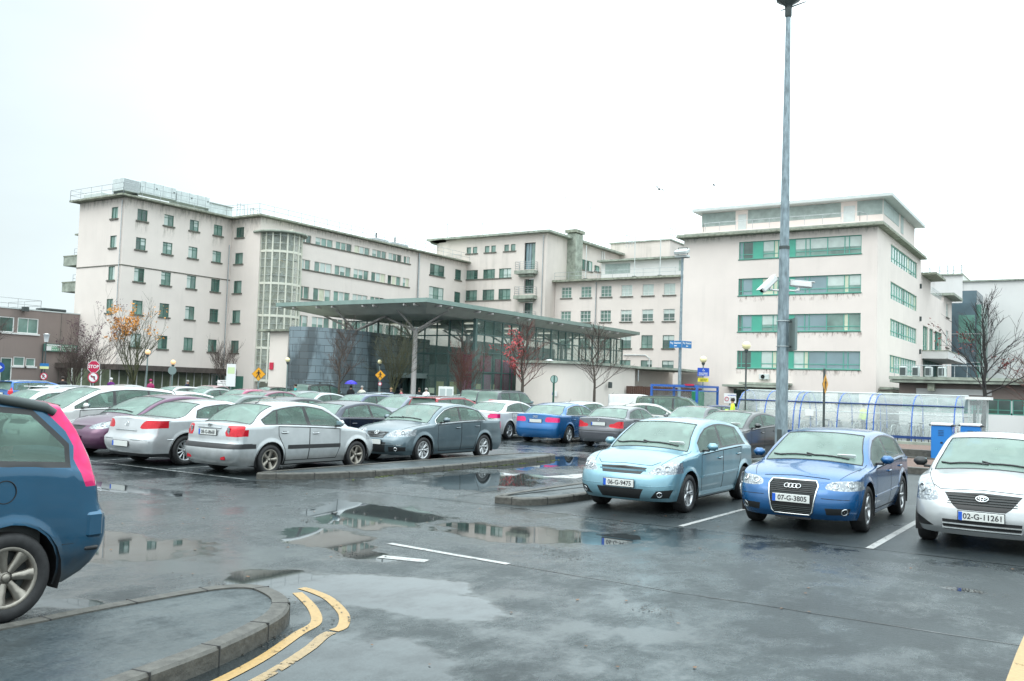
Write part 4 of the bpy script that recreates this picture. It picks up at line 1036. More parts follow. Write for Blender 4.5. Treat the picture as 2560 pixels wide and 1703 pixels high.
for (a, b, z0, z1, m, nm) in ((60.2, 61.9, 3.2, 4.6, MAG, 'wall_panel'), (62.6, 64.2, 3.2, 4.6, MAG, 'wall_panel'), (60.0, 62.0, 0, 3.0, PINK, 'wall_panel'), (63.0, 64.2, 0, 3.0, PINK, 'wall_panel'), (64.9, 66.2, 0, 4.4, MAG, 'wall_panel'), (66.3, 67.6, 0, 4.4, PINK, 'wall_panel'),
                         (62.15, 62.75, 0, 2.2, CREAMD, 'door'), (64.35, 64.8, 0, 2.2, CREAMD, 'door')):
    q = MB(); slab(q, -44.3, -44.2, a, b, z0, z1, m); q.build(nm, pv)
for (x, z0, z1, m, nm) in ((-44.0, 0.3, 3.0, MAG, 'wall_panel'), (-44.0, 3.3, 4.7, MAG, 'wall_panel'), (-45.5, 0, 2.3, CREAMD, 'door'), (-46.9, 0, 2.3, CREAMD, 'door')):
    q = MB(); slab(q, x-.35, x+.35, 60.6, 60.7, z0, z1, m); q.build(nm, pv)
for i in range(4):
    for j in range(3):
        q = MB(); slab(q, -54+j*4.2, -52.6+j*4.2, 62+i*6, 62.35+i*6, 7.22, 7.30, LAMPW); q.build('ceiling_light', pv)
# entrance lobby doors
lb = MB(); fbox(lb, Fg2, -52.5, -47.5, 2.5, 2.9, -0.1, 1.6, DKIN); fbox(lb, Fg2, -52.4, -47.6, 0, 2.5, -0.6, -0.55, PANE)
for a in (-52.4, -51.2, -50.0, -48.8, -47.6): fbox(lb, Fg2, a-.05, a+.05, 0, 2.5, -0.5, 0.05, STEELG)
lb.build('entrance_doors', pv)
pb = MB(); fbox(pb, Fg2, -47.2, -46.6, 1.3, 1.75, 0.07, 0.09, mat('pale notice', (0.6, 0.72, 0.55), 0.6)); fbox(pb, Fg2, -45.8, -45.4, 1.1, 1.7, 0.07, 0.09, WHITE); pb.build('notice', pv)
under(pv)
# curved wet slate wall
def slate_mat():
    m, n, b = _new('wet slate panels')
    t = n.nodes.new('ShaderNodeTexCoord')
    br = n.nodes.new('ShaderNodeTexBrick'); br.inputs['Scale'].default_value = 1.0
    br.inputs['Color1'].default_value = (0.165, 0.22, 0.25, 1); br.inputs['Color2'].default_value = (0.21, 0.27, 0.30, 1); br.inputs['Mortar'].default_value = (0.012, 0.016, 0.018, 1)
    br.inputs['Mortar Size'].default_value = 0.012; br.inputs['Brick Width'].default_value = 1.25; br.inputs['Row Height'].default_value = 0.52
    n.links.new(t.outputs['UV'], br.inputs[0])
    z = noise_node(n, 0.5, 5, (1, 1, 0.35))
    r = ramp(n, z.outputs['Fac'], 0.43, (0.38, 0.38, 0.38), 0.50, (1.0, 1.0, 1.0))
    x = n.nodes.new('ShaderNodeMix'); x.data_type = 'RGBA'; x.blend_type = 'MULTIPLY'; x.inputs[0].default_value = 1
    n.links.new(br.outputs['Color'], x.inputs[6]); n.links.new(r.outputs[0], x.inputs[7]); n.links.new(x.outputs[2], b.inputs['Base Color'])
    b.inputs['Roughness'].default_value = 0.22; b.inputs['Specular IOR Level'].default_value = 0.7
    bu = n.nodes.new('ShaderNodeBump'); bu.inputs['Strength'].default_value = 0.4; bu.inputs['Distance'].default_value = 0.02
    n.links.new(br.outputs['Fac'], bu.inputs['Height']); bu.invert = True; n.links.new(bu.outputs[0], b.inputs['Normal'])
    return m
SLATE = slate_mat()
pts = smooth_path([(-51.75, 48.1), (-51.2, 47.95), (-50.0, 48.5), (-49.2, 50.2), (-48.95, 52.6), (-49.3, 55.4), (-50.0, 58.0), (-50.6, 61.0), (-50.8, 64.0)], 5)
vs, fs, uv = [], [], []; s = 0
ZT = 6.02
for i, p in enumerate(pts):
    if i: s += math.hypot(p[0]-pts[i-1][0], p[1]-pts[i-1][1])
    nx, ny = (pts[min(i+1, len(pts)-1)][1]-pts[max(i-1, 0)][1]), -(pts[min(i+1, len(pts)-1)][0]-pts[max(i-1, 0)][0])
    l = math.hypot(nx, ny); nx, ny = nx/l, ny/l
    vs += [(p[0], p[1], 0), (p[0], p[1], ZT), (p[0]-nx*.45, p[1]-ny*.45, ZT), (p[0]-nx*.45, p[1]-ny*.45, 0)]
    uv += [(s, 0), (s, ZT), (s, ZT+.45), (s, 2*ZT)]
for i in range(len(pts)-1):
    for k in range(3): fs.append((i*4+k, (i+1)*4+k, (i+1)*4+k+1, i*4+k+1))
fs += [(0, 1, 2, 3), tuple(len(vs)-4+k for k in (3, 2, 1, 0))]
me = bpy.data.meshes.new('slate_wall'); me.from_pydata(vs, [], fs); me.materials.append(SLATE); me.materials.append(CORNICE)
ul = me.uv_layers.new(name='UVMap')
for poly in me.polygons:
    for li in poly.loop_indices: ul.data[li].uv = uv[me.loops[li].vertex_index]
me.polygons[len(fs)-2].material_index = 1
slw = bpy.data.objects.new('slate_wall', me); COL.objects.link(slw)
tag(slw, 'curved dark wet slate wall beside the entrance, under the canopy', 'wall')
# white box left of the slate wall
wb = empty('stair_annex', 'small white rendered box with a thin flat roof between stair tower and slate wall', 'building', (-53.2, 48.5, 0))
mb = MB(); slab(mb, -54.25, -52.25, 48.5, 56, 0, 5.68, WHITE_WALL); mb.build('wall', wb)
mb = MB(); slab(mb, -55.3, -52.1, 48.1, 56, 5.68, 5.84, CORNICE); mb.build('roof', wb)
mb = MB(); slab(mb, -54.1, -53.7, 48.42, 48.49, 2.75, 3.3, mat('red notice', (0.55, 0.02, 0.06), 0.5)); mb.build('notice', wb)
under(wb)
# low curved white annex in front of the glass box
ax = empty('curved_annex', 'low curved white annex with a thin mossy roof edge right of the glass pavilion', 'building', (-36, 62, 0))
cv = smooth_path([(-40.3, 62.15), (-39.2, 61.9), (-37.6, 61.8), (-36.0, 62.3), (-34.9, 64.0), (-34.4, 67.5), (-34.6, 72.5)], 5)
mb = MB()
for i in range(len(cv)-1): mb.quad([(cv[i][0], cv[i][1], 0), (cv[i+1][0], cv[i+1][1], 0), (cv[i+1][0], cv[i+1][1], 4.0), (cv[i][0], cv[i][1], 4.0)], WHITE_WALL, True)
mb.quad([(-40.3, 62.15, 0), (-42.55, 66.0, 0), (-42.55, 66.0, 4.0), (-40.3, 62.15, 4.0)], WHITE_WALL)
mb.quad([(-34.6, 72.5, 0), (-36.4, 73.4, 0), (-36.4, 73.4, 4.0), (-34.6, 72.5, 4.0)], WHITE_WALL)
mb.quad([(-36.4, 73.4, 0), (-36.0, 84, 0), (-36.0, 84, 4.0), (-36.4, 73.4, 4.0)], WHITE_WALL)
mb.build('wall', ax, fix=False)
mb = MB(); out = []
for i, p in enumerate(cv):
    q0, q1 = cv[max(i-1, 0)], cv[min(i+1, len(cv)-1)]
    nx, ny = (q1[1]-q0[1]), -(q1[0]-q0[0]); l = math.hypot(nx, ny); out.append((p[0]+nx/l*.35, p[1]+ny/l*.35))
poly = out + [(-32.2, 76.4), (-32.6, 83.1), (-42.5, 83.1), (-42.5, 66.2)]
mb.prism(poly, 4.0, 4.2, CORNICE_L, ROOFFELT); mb.build('roof', ax)
mb = MB(); mb.box((-34.62, 69.3, 1.1), (0.1, 1.15, 2.2), METAL, b=0); mb.build('door', ax)
mb = MB(); mb.tube([(-34.35, 72.6, 3.9), (-34.35, 72.6, 2.9)], 0.06, METAL, 6); mb.build('drainpipe', ax)
mb = MB(); mb.box((-34.1, 66.8, 2.45), (0.25, 0.3, 0.5), METAL_D, b=.03); mb.build('wall_lamp', ax)
mb = MB(); mb.box((-36.6, 61.98, 1.6), (0.62, 0.03, 0.42), WHITE); mb.box((-36.75, 61.96, 1.6), (0.14, 0.01, 0.2), mat('notice blue', (0.05, 0.1, 0.5), 0.5)); mb.build('notice', ax)
q = MB(); q.sphere((-38.4, 64.2, 4.2), 0.4, WHITE, 14, (1, 1, .5)); q.build('roof_light', ax)
under(ax)
# timber fence
tf = empty('timber_fence', 'brown vertical board fence between the white annex and the right block', 'fence', (-30, 74, 0))
TIM = mat('dark brown fence boards', (0.085, 0.040, 0.028), 0.8, var=0.35, scale=6, stretch=(6, 6, .4))
mb = MB(); rr = random.Random(4)
p0, p1 = Vector((-34.3, 70.2, 0)), Vector((-29.6, 75.5, 0)); n_ = 42; d_ = (p1-p0).normalized(); w_ = (p1-p0).length/n_
for i in range(n_):
    p = p0+d_*w_*(i+.5); h_ = 2.45+rr.uniform(-.015, .015)
    mb.box((p.x, p.y, h_/2), (w_*.9, 0.03, h_), TIM, d_, Vector((d_.y, -d_.x, 0)), Z3)
mb.build('boards', tf)
under(tf)
# ------------------------------------------------------------------ cars
def paint(name, col, metal=0.35, rough=0.28, dirt=0.0, flake=0.0):
    m, n, b = _new(name); col = [c*0.74 for c in col]
    b.inputs['Metallic'].default_value = metal; b.inputs['Roughness'].default_value = rough
    b.inputs['Coat Weight'].default_value = 0.9; b.inputs['Coat Roughness'].default_value = 0.05
    z = noise_node(n, 2.2, 6, (1, 1, 1))
    r = ramp(n, z.outputs['Fac'], 0.35, [c*0.86 for c in col], 0.7, [min(1, c*1.06) for c in col])
    if dirt:
        t = n.nodes.new('ShaderNodeTexCoord'); sp = n.nodes.new('ShaderNodeSeparateXYZ'); n.links.new(t.outputs['Object'], sp.inputs[0])
        z2 = noise_node(n, 7, 6)
        ad = n.nodes.new('ShaderNodeMath'); ad.operation = 'MULTIPLY_ADD'; ad.inputs[1].default_value = 0.28; n.links.new(z2.outputs['Fac'], ad.inputs[0]); n.links.new(sp.outputs[2], ad.inputs[2])
        mr = ramp(n, ad.outputs[0], 0.38, (dirt, dirt, dirt), 0.72, (0, 0, 0))
        x = n.nodes.new('ShaderNodeMix'); x.data_type = 'RGBA'; n.links.new(mr.outputs[0], x.inputs[0]); n.links.new(r.outputs[0], x.inputs[6]); x.inputs[7].default_value = (0.10, 0.095, 0.085, 1)
        n.links.new(x.outputs[2], b.inputs['Base Color'])
    else: n.links.new(r.outputs[0], b.inputs['Base Color'])
    # beads of rain
    t = n.nodes.new('ShaderNodeTexCoord'); vz = n.nodes.new('ShaderNodeTexVoronoi'); vz.inputs['Scale'].default_value = 85; n.links.new(t.outputs['Object'], vz.inputs[0])
    rr_ = ramp(n, vz.outputs['Distance'], 0.08, (1, 1, 1), 0.30, (0, 0, 0))
    bu = n.nodes.new('ShaderNodeBump'); bu.inputs['Strength'].default_value = 0.16; bu.inputs['Distance'].default_value = 0.002
    n.links.new(rr_.outputs[0], bu.inputs['Height']); n.links.new(bu.outputs[0], b.inputs['Coat Normal']); 
    return m
def wet_sky_glass(name, tint, film, fac):  # film: pale base colour for rain drops, also standing in for reflected sky
    m, n, b = _new(name)
    b.inputs['Roughness'].default_value = 0.10; b.inputs['Specular IOR Level'].default_value = 0.9
    z = noise_node(n, 3.0, 6); r0 = ramp(n, z.outputs['Fac'], 0.3, [c*0.94 for c in film], 0.7, [min(1, c*1.05) for c in film]); n.links.new(r0.outputs[0], b.inputs['Base Color'])
    tr = n.nodes.new('ShaderNodeBsdfTransparent'); tr.inputs[0].default_value = tuple(tint)+(1,)
    ms_ = n.nodes.new('ShaderNodeMixShader')
    r = ramp(n, z.outputs['Fac'], 0.25, [max(0, fac-.05)]*3, 0.75, [min(1, fac+.05)]*3); n.links.new(r.outputs[0], ms_.inputs[0])
    out = n.nodes.get('Material Output'); n.links.new(tr.outputs[0], ms_.inputs[1]); n.links.new(b.outputs[0], ms_.inputs[2]); n.links.new(ms_.outputs[0], out.inputs[0])
    t = n.nodes.new('ShaderNodeTexCoord'); vz = n.nodes.new('ShaderNodeTexVoronoi'); vz.inputs['Scale'].default_value = 60; n.links.new(t.outputs['Object'], vz.inputs[0])
    bu = n.nodes.new('ShaderNodeBump'); bu.inputs['Strength'].default_value = 0.25; bu.inputs['Distance'].default_value = 0.003; bu.invert = True
    n.links.new(vz.outputs['Distance'], bu.inputs['Height']); n.links.new(bu.outputs[0], b.inputs['Normal'])
    return m
SCREEN = wet_sky_glass('rain wet sky toned windscreen', (0.60, 0.76, 0.69), (0.31, 0.44, 0.385), 0.50)
SIDEG = wet_sky_glass('rain wet sky toned side glass', (0.50, 0.66, 0.60), (0.17, 0.27, 0.225), 0.40)
CHROME = mat('chrome trim', (0.72, 0.74, 0.75), 0.12, 1.0)
ALLOY = mat('silver alloy', (0.52, 0.53, 0.54), 0.28, 0.85, var=0.12, scale=8)
ALLOY_D = mat('brake dusted alloy', (0.30, 0.275, 0.24), 0.38, 0.7, var=0.25, scale=9)
TYRE = mat('tyre rubber', (0.018, 0.018, 0.019), 0.65, var=0.3, scale=20)
INTER = mat('dark car interior', (0.035, 0.04, 0.04), 0.8, var=0.3, scale=4)
SEATM = mat('grey seat cloth', (0.085, 0.095, 0.095), 0.9, var=0.2, scale=8)
def lampmat(name, c0, c1, sc=26, rough=0.12):
    m, n, b = _new(name)
    t = n.nodes.new('ShaderNodeTexCoord'); v = n.nodes.new('ShaderNodeTexVoronoi'); v.inputs['Scale'].default_value = sc; n.links.new(t.outputs['Object'], v.inputs[0])
    r = ramp(n, v.outputs['Distance'], 0.1, c0, 0.6, c1); n.links.new(r.outputs[0], b.inputs['Base Color'])
    b.inputs['Roughness'].default_value = rough; b.inputs['Metallic'].default_value = 0.3; b.inputs['Coat Weight'].default_value = .35 if 'red' in name else 1.0; b.inputs['Coat Roughness'].default_value = 0.02
    return m
LENS = lampmat('clear headlamp lens', (0.50, 0.54, 0.56), (0.17, 0.19, 0.21), 34)
REDLENS = lampmat('red tail lens', (0.68, 0.002, 0.02), (0.50, 0.001, 0.012), 30)
REDHOT = lampmat('pinkish red tail lens', (0.78, 0.02, 0.20), (0.68, 0.012, 0.14), 12)
CLEARP = lampmat('pale pinkish clear lens', (0.60, 0.42, 0.46), (0.45, 0.30, 0.34), 26)
AMBER = mat('amber lens', (0.6, 0.18, 0.03), 0.15, coat=1.0)
PLATE = mat('white number plate', (0.66, 0.68, 0.66), 0.4)
PLATEBLUE = mat('blue plate band', (0.01, 0.10, 0.55), 0.4)
PLATETXT = mat('plate lettering', (0.02, 0.02, 0.025), 0.5)
GAPM = mat('shut line', (0.010, 0.011, 0.012), 0.8)
MESHM = mat('black grille mesh', (0.013, 0.014, 0.015), 0.45)

def hermite(kn):
    kn = sorted(kn); xs = [k[0] for k in kn]; ys = [k[1] for k in kn]; n = len(xs)
    d = [(ys[i+1]-ys[i])/(xs[i+1]-xs[i]) for i in range(n-1)]
    m = [d[0]]+[0 if d[i-1]*d[i] <= 0 else 2*d[i-1]*d[i]/(d[i-1]+d[i]) for i in range(1, n-1)]+[d[-1]]
    def f(x):
        if x <= xs[0]: return ys[0]
        if x >= xs[-1]: return ys[-1]
        i = max(j for j in range(n-1) if xs[j] <= x)
        h = xs[i+1]-xs[i]; t = (x-xs[i])/h
        return ((2*t**3-3*t*t+1)*ys[i] + (t**3-2*t*t+t)*h*m[i] + (-2*t**3+3*t*t)*ys[i+1] + (t**3-t*t)*h*m[i+1])
    return f
def sstep(a, b, x):
    t = min(1, max(0, (x-a)/(b-a))); return t*t*(3-2*t)
NBR, NCR, NTP = 7, 4, 7
class Shape:
    def __init__(s, **k):
        d = dict(W=1.71, H=1.47, wb=2.6, fo=0.85, ro=0.75, wr=0.31, sill=0.20, hz=0.70, yc=0.95, zc=0.97, yh=0.25, zh=1.41, yp=-0.35, yrh=-1.55, zrh=1.38, yrb=-1.9, zrb=1.00, tz=0.94,
                 zb1=0.90, zb2=0.97, tum=0.36, led=0.05, rxf=0.42, ryf=0.34, bf=0.13, rxr=0.32, ryr=0.24, br=0.07, wide=0.022,
                 fp=[(0.2, -0.10), (0.30, -0.02), (0.42, 0), (0.55, -0.02), (0.62, -0.06), (0.72, -0.16)], rp=[(0.2, 0.10), (0.32, 0.02), (0.5, 0), (0.62, 0.02), (0.7, 0.05), (0.95, 0.08)], crown=0.05, bowf=0.14, bowr=-0.10, mid=[])
        d.update(k); s.__dict__.update(d)
        s.yf = s.wb/2+s.fo; s.yr = -s.wb/2-s.ro
        kn = [(s.yf, s.hz), (s.yf-0.22, s.hz+0.085), (s.yc+0.35, s.zc-0.075), (s.yc+0.02, s.zc-0.012), (s.yc-0.03, s.zc+0.025), ((s.yc+s.yh)/2, (s.zc+s.zh)/2+0.028), (s.yh, s.zh), (s.yp, s.H), (s.yrh, s.zrh), (s.yrb, s.zrb), (s.yr, s.tz)]
        if s.yrb-s.yr > 0.30: kn.insert(-1, (s.yr+0.12, s.tz+0.03))
        kn += s.mid
        s.zt = hermite(kn)
        s.zs = hermite([(s.yf, s.hz-0.025), (s.yf-0.25, s.hz+0.035), (s.yc+0.3, s.zb1-0.035), (s.yc-0.3, s.zb1), (0, (s.zb1+s.zb2)/2), (-s.wb/2, s.zb2), (s.yr, s.tz-0.03)])
        s.fpf = hermite(s.fp); s.rpf = hermite(s.rp)
        s.stations = sorted(set([round(v, 4) for v in ([s.yh, s.yc, s.yrh, s.yrb]+[s.yr+s.ryr+(s.yf-s.ryf-s.yr-s.ryr)*i/30 for i in range(31)])]), reverse=True)
        # drop stations that crowd the key ones
        key = [round(v, 4) for v in (s.yh, s.yc, s.yrh, s.yrb)]
        st = [v for v in s.stations if v in key or all(abs(v-k_) > 0.04 for k_ in key)]
        s.stations = st
    def half(s, y):
        t = y/(s.yf if y > 0 else -s.yr)
        return s.W/2*(1-0.045*abs(t)**2.5)
    def outline(s):
        out = []
        wf, wr = s.half(s.yf-s.ryf), s.half(s.yr+s.ryr)
        for i in range(7): x = (wf-s.rxf)*i/6; out.append((x, s.yf-s.bf*(x/wf)**2))
        y0 = s.yf-s.bf*((wf-s.rxf)/wf)**2
        st = [v for v in s.stations if s.yr+s.ryr < v < s.yf-s.ryf-0.03]
        ye = s.yf-s.ryf-0.02
        for i in range(1, 8):
            a = PI/2*i/7; out.append((wf-s.rxf+s.rxf*math.sin(a), y0-(y0-ye)*(1-math.cos(a))))
        for v in st: out.append((s.half(v), v))
        y0 = s.yr+s.br*((wr-s.rxr)/wr)**2; ye = s.yr+s.ryr
        out = [p for p in out]
        for i in range(0, 7):
            a = PI/2*(1-i/7); out.append((wr-s.rxr+s.rxr*math.sin(a), y0+(ye-y0)*(1-math.cos(a))))
        for i in range(6, -1, -1): x = (wr-s.rxr)*i/6; out.append((x, s.yr+s.br*(x/wr)**2))
        return out
    def section(s, xs, y, zs, zt):
        """points from shoulder to centre line"""
        h = max(0.0, zt-zs); k = sstep(0.06, 0.30, h); pts = []
        xs_ = max(xs, 1e-4)
        led = s.led*min(1, xs_/0.5); crown = s.crown*k+min(h, .05)*(1-k)*0.5
        Bx = xs_-led-s.tum*max(0, h-s.crown)
        Bx = max(Bx, xs_*0.55); Bz = zs+max(0, h-crown)
        for i in range(NBR+NCR+NTP+1):
            if i <= NBR:
                t = i/NBR
                hx = xs_*(1-0.10*t); hz_ = zs+h*0.32*t**0.8
                e = t*0.93
                # first step is the ledge under the glass
                cx = xs_-led*min(1, t*5)*0.8-(xs_-Bx-led*.8)*e+0.012*math.sin(PI*e); cz = zs+(Bz-zs)*e
            elif i <= NBR+NCR:
                t = (i-NBR)/NCR
                hx = xs_*(0.90-0.07*t); hz_ = zs+h*(0.32+0.14*t)
                P0 = (xs_-led*.8-(xs_-Bx-led*.8)*.93+0.012*math.sin(PI*.93), zs+(Bz-zs)*.93); P1 = (Bx+0.005, Bz+0.012*k); P2 = (Bx-0.075, zs+h-s.crown*k*0.80*((Bx-.075)/max(Bx, .01))**2 if h > .02 else zs+h*.7)
                cx = (1-t)**2*P0[0]+2*t*(1-t)*P1[0]+t*t*P2[0]; cz = (1-t)**2*P0[1]+2*t*(1-t)*P1[1]+t*t*P2[1]
            else:
                t = (i-NBR-NCR)/NTP
                hx = xs_*0.83*(1-t); hz_ = zs+h*(0.46+0.54*(1-(1-t)**2))
                x0 = Bx-0.075; cx = x0*(1-t); cz = zs+h-s.crown*k*0.80*(cx/max(Bx, .01))**2 if h > .02 else zs+h*(0.7+.3*t)
            pts.append((hx*(1-k)+cx*k, hz_*(1-k)+cz*k))
        return pts
    def B(s, y):
        xs = s.half(y)-s.wide; p = s.section(xs, y, s.zs(y), s.zt(y)); return p[NBR]

def car_bm(s):
    bm = bmesh.new(); lr = bm.faces.layers.int.new('reg'); ls = bm.faces.layers.int.new('st'); lp = bm.faces.layers.int.new('part')
    ol = s.outline(); NV = 12
    bow = hermite([(s.yr, 0), (s.yr+0.1, 0.0), (s.yrb, s.bowr), (s.yrh, s.bowr*0.6), (s.yp, 0), (s.yh, s.bowf*0.7), (s.yc, s.bowf), (s.yf-0.35, s.bowf*.5), (s.yf, 0)])
    s.bow = bow
    rows = []
    for (x, y) in ol:
        zs, zt = s.zs(y), s.zt(y); row = []
        w = s.half(y)
        for j in range(NV+1):
            v = j/NV; z = s.sill+(zs-s.sill)*v
            # side section: tuck at the sill, fullest at two fifths, leaning in to the shoulder
            dx = -0.085*(1-v)**3 - s.wide*v**2.2 + 0.004*math.sin(v*PI*2)
            xx = x*(w+dx)/w
            yy = y + s.fpf(z)*sstep(s.yf-0.75, s.yf-0.05, y) + s.rpf(z)*sstep(s.yr+0.55, s.yr+0.05, y)
            row.append(bm.verts.new((xx, yy, z)))
        sx, sy = row[-1].co.x, row[-1].co.y
        sec = s.section(sx, y, zs, max(zt, zs+0.002))
        for i, (px, pz) in enumerate(sec[1:]):
            u = px/max(sx, 1e-4)
            row.append(bm.verts.new((px, sy+bow(y)*(1-u*u)*min(1, sx/0.4), pz)))
        rows.append(row)
    n = len(rows[0])
    ys = [p[1] for p in ol]
    for i in range(len(rows)-1):
        for j in range(n-1):
            vs = [rows[i][j], rows[i][j+1], rows[i+1][j+1], rows[i+1][j]]
            try: f = bm.faces.new(vs)
            except ValueError: continue
            f.smooth = True
            k = j-NV
            f[lr] = 0 if k < 0 else 1 if k < NBR else 2 if k < NBR+NCR else 3
            ym = (ys[i]+ys[i+1])/2
            f[ls] = 1 if s.yh < ym < s.yc else 2 if s.yrb < ym < s.yrh else 3 if ym >= s.yc else 4 if ym <= s.yrb else 0
    bmesh.ops.remove_doubles(bm, verts=bm.verts, dist=1e-5)
    bmesh.ops.recalc_face_normals(bm, faces=bm.faces)
    return bm, lr, ls, lp

def inside(p, poly):
    c = False; n = len(poly); j = n-1
    for i in range(n):
        if ((poly[i][1] > p[1]) != (poly[j][1] > p[1])) and (p[0] < (poly[j][0]-poly[i][0])*(p[1]-poly[i][1])/(poly[j][1]-poly[i][1]+1e-12)+poly[i][0]): c = not c
        j = i
    return c
def cut(bm, poly, ax, filt):
    """cut the outline (y,z) or (x,z) into the surface; returns the faces inside"""
    a = 1 if ax == 'y' else 0
    lo = (min(p[0] for p in poly), min(p[1] for p in poly)); hi = (max(p[0] for p in poly), max(p[1] for p in poly))
    def near(f):
        if not filt(f): return False
        c0 = min(v.co[a] for v in f.verts); c1 = max(v.co[a] for v in f.verts); z0 = min(v.co.z for v in f.verts); z1 = max(v.co.z for v in f.verts)
        return c1 > lo[0]-1e-4 and c0 < hi[0]+1e-4 and z1 > lo[1]-1e-4 and z0 < hi[1]+1e-4
    fs = [f for f in bm.faces if near(f)]
    n = len(poly)
    for i in range(n):
        p, q = poly[i], poly[(i+1) % n]
        d = (q[0]-p[0], q[1]-p[1])
        if math.hypot(*d) < 1e-6: continue
        no = Vector((0, -d[1], d[0])) if ax == 'y' else Vector((-d[1], 0, d[0]))
        co = Vector((0, p[0], p[1])) if ax == 'y' else Vector((p[0], 0, p[1]))
        es = set(); vs = set()
        for f in fs: es.update(f.edges); vs.update(f.verts)
        r = bmesh.ops.bisect_plane(bm, geom=list(fs)+list(es)+list(vs), dist=1e-5, plane_co=co, plane_no=no.normalized())
        fs = list({g for g in r['geom'] if isinstance(g, bmesh.types.BMFace) and g.is_valid})
    out = []
    for f in fs:
        c = f.calc_center_median()
        if inside((c[a], c.z), poly): out.append(f)
    return out
def offset_poly(poly, d):
    n = len(poly); out = []
    A = sum(poly[i][0]*poly[(i+1) % n][1]-poly[(i+1) % n][0]*poly[i][1] for i in range(n))
    sg_ = 1 if A > 0 else -1
    for i in range(n):
        p0, p1, p2 = poly[i-1], poly[i], poly[(i+1) % n]
        def nrm(a, b):
            dx, dy = b[0]-a[0], b[1]-a[1]; l = math.hypot(dx, dy) or 1; return (dy/l*sg_, -dx/l*sg_)
        n1, n2 = nrm(p0, p1), nrm(p1, p2); m = (n1[0]+n2[0], n1[1]+n2[1]); l2 = m[0]**2+m[1]**2
        k = 2*d/l2 if l2 > 0.3 else 2*d/0.3
        out.append((p1[0]+m[0]*k, p1[1]+m[1]*k))
    return out

PARTS = ['body', 'windscreen', 'rear_window', 'side_window', 'trim', 'door', 'door', 'headlight', 'tail_light', 'grille', 'gap', 'hole', 'side_strip', 'air_intake', 'bumper']
P_ = dict(body=0, ws=1, rw=2, sw=3, trim=4, fd=5, rd=6, hl=7, tl=8, gr=9, gap=10, hole=11, strip=12, ai=13, bump=14)
def wheel_proto(name, r, w, style, rimm, n_=5):
    """tyre and rim as sub-parts of the wheel; axis along x, outer face at +x"""
    t = MB(); rr_ = r*0.66 if style != 'steel' else r*0.62
    t.lathe([(rr_+.005, w*.40), (rr_+.03, w*.5), (r-.035, w*.5), (r-.010, w*.42), (r, w*.28), (r, -w*.28), (r-.012, -w*.44), (r-.04, -w*.5), (rr_, -w*.5)], TYRE, 'x', n=36)
    m = MB()
    m.lathe([(rr_+.008, w*.42), (rr_-.012, w*.44), (rr_-.022, w*.36), (rr_-.03, -w*.3)], rimm, 'x', n=36)
    m.lathe([(rr_-.03, -w*.1), (0.01, -w*.1)], METAL_D, 'x', n=24)
    m.lathe([(0.001, w*.38), (0.026, w*.38), (0.032, w*.34), (0.034, w*.20)], rimm, 'x', n=14)
    m.lathe([(0.07, w*.22), (0.034, w*.30)], rimm, 'x', n=14)
    for i in range(n_):
        a = 2*PI*i/n_
        for (off, wa, wb_) in ([(0, 0.055, 0.040)] if style == 'spoke' else [(-.10, .024, .02), (.10, .024, .02)] if style == 'twin' else [(0, .034, .085)] if style == 'fan' else [(0, 0.028, 0.020)]):
            ca, sa = math.cos(a+off), math.sin(a+off); dirv = Vector((0, ca, sa)); tv = Vector((0, -sa, ca))
            p0, p1 = dirv*0.045, dirv*(rr_-.012)
            vs = []
            for (p, hw, x) in ((p0, wa/2+.004, w*.32), (p0.lerp(p1, .55), (wa+wb_)/4, w*.36), (p1, wb_/2+.006, w*.40)):
                for sgn in (-1, 1): vs += [p+tv*hw*sgn+X3*x, p+tv*hw*1.15*sgn+X3*(x-.035)]
            fs = []
            for k in range(2):
                b0, b1 = k*4, (k+1)*4
                fs += [(b0, b0+2, b1+2, b1), (b0+1, b0, b1, b1+1), (b0+2, b0+3, b1+3, b1+2)]
            m.faces(vs, fs, rimm, True)
    for i in range(5):
        a = 2*PI*i/5+.3; m.lathe([(0.009, w*.37-.02), (0.001, w*.37-.02)], METAL_D, 'x', (0, math.cos(a)*.052, math.sin(a)*.052), 8)
    hub = MB(); hub.lathe([(0.14, -w*.25), (0.14, -w*.05), (0.03, -w*.05), (0.03, w*.1)], METAL_D, 'x', n=20)
    return hub, t, m
WHEELS = {}
def wheel_meshes(r, w, style, rimm, n_):
    key = (round(r, 3), style, rimm.name, n_)
    if key not in WHEELS:
        ms_ = []
        for nm, q in zip(('wheel', 'tyre', 'rim'), wheel_proto('wheel', r, w, style, rimm, n_)):
            o = q.build(nm, fix=True); ms_.append(o.data); bpy.data.objects.remove(o)
        WHEELS[key] = ms_
    return WHEELS[key]
def mesh_obj(name, me, parent, loc=None, rz=0):
    o = bpy.data.objects.new(name, me); COL.objects.link(o); o.parent = parent
    if loc is not None: o.location = loc
    o.rotation_euler = (0, 0, rz); return o

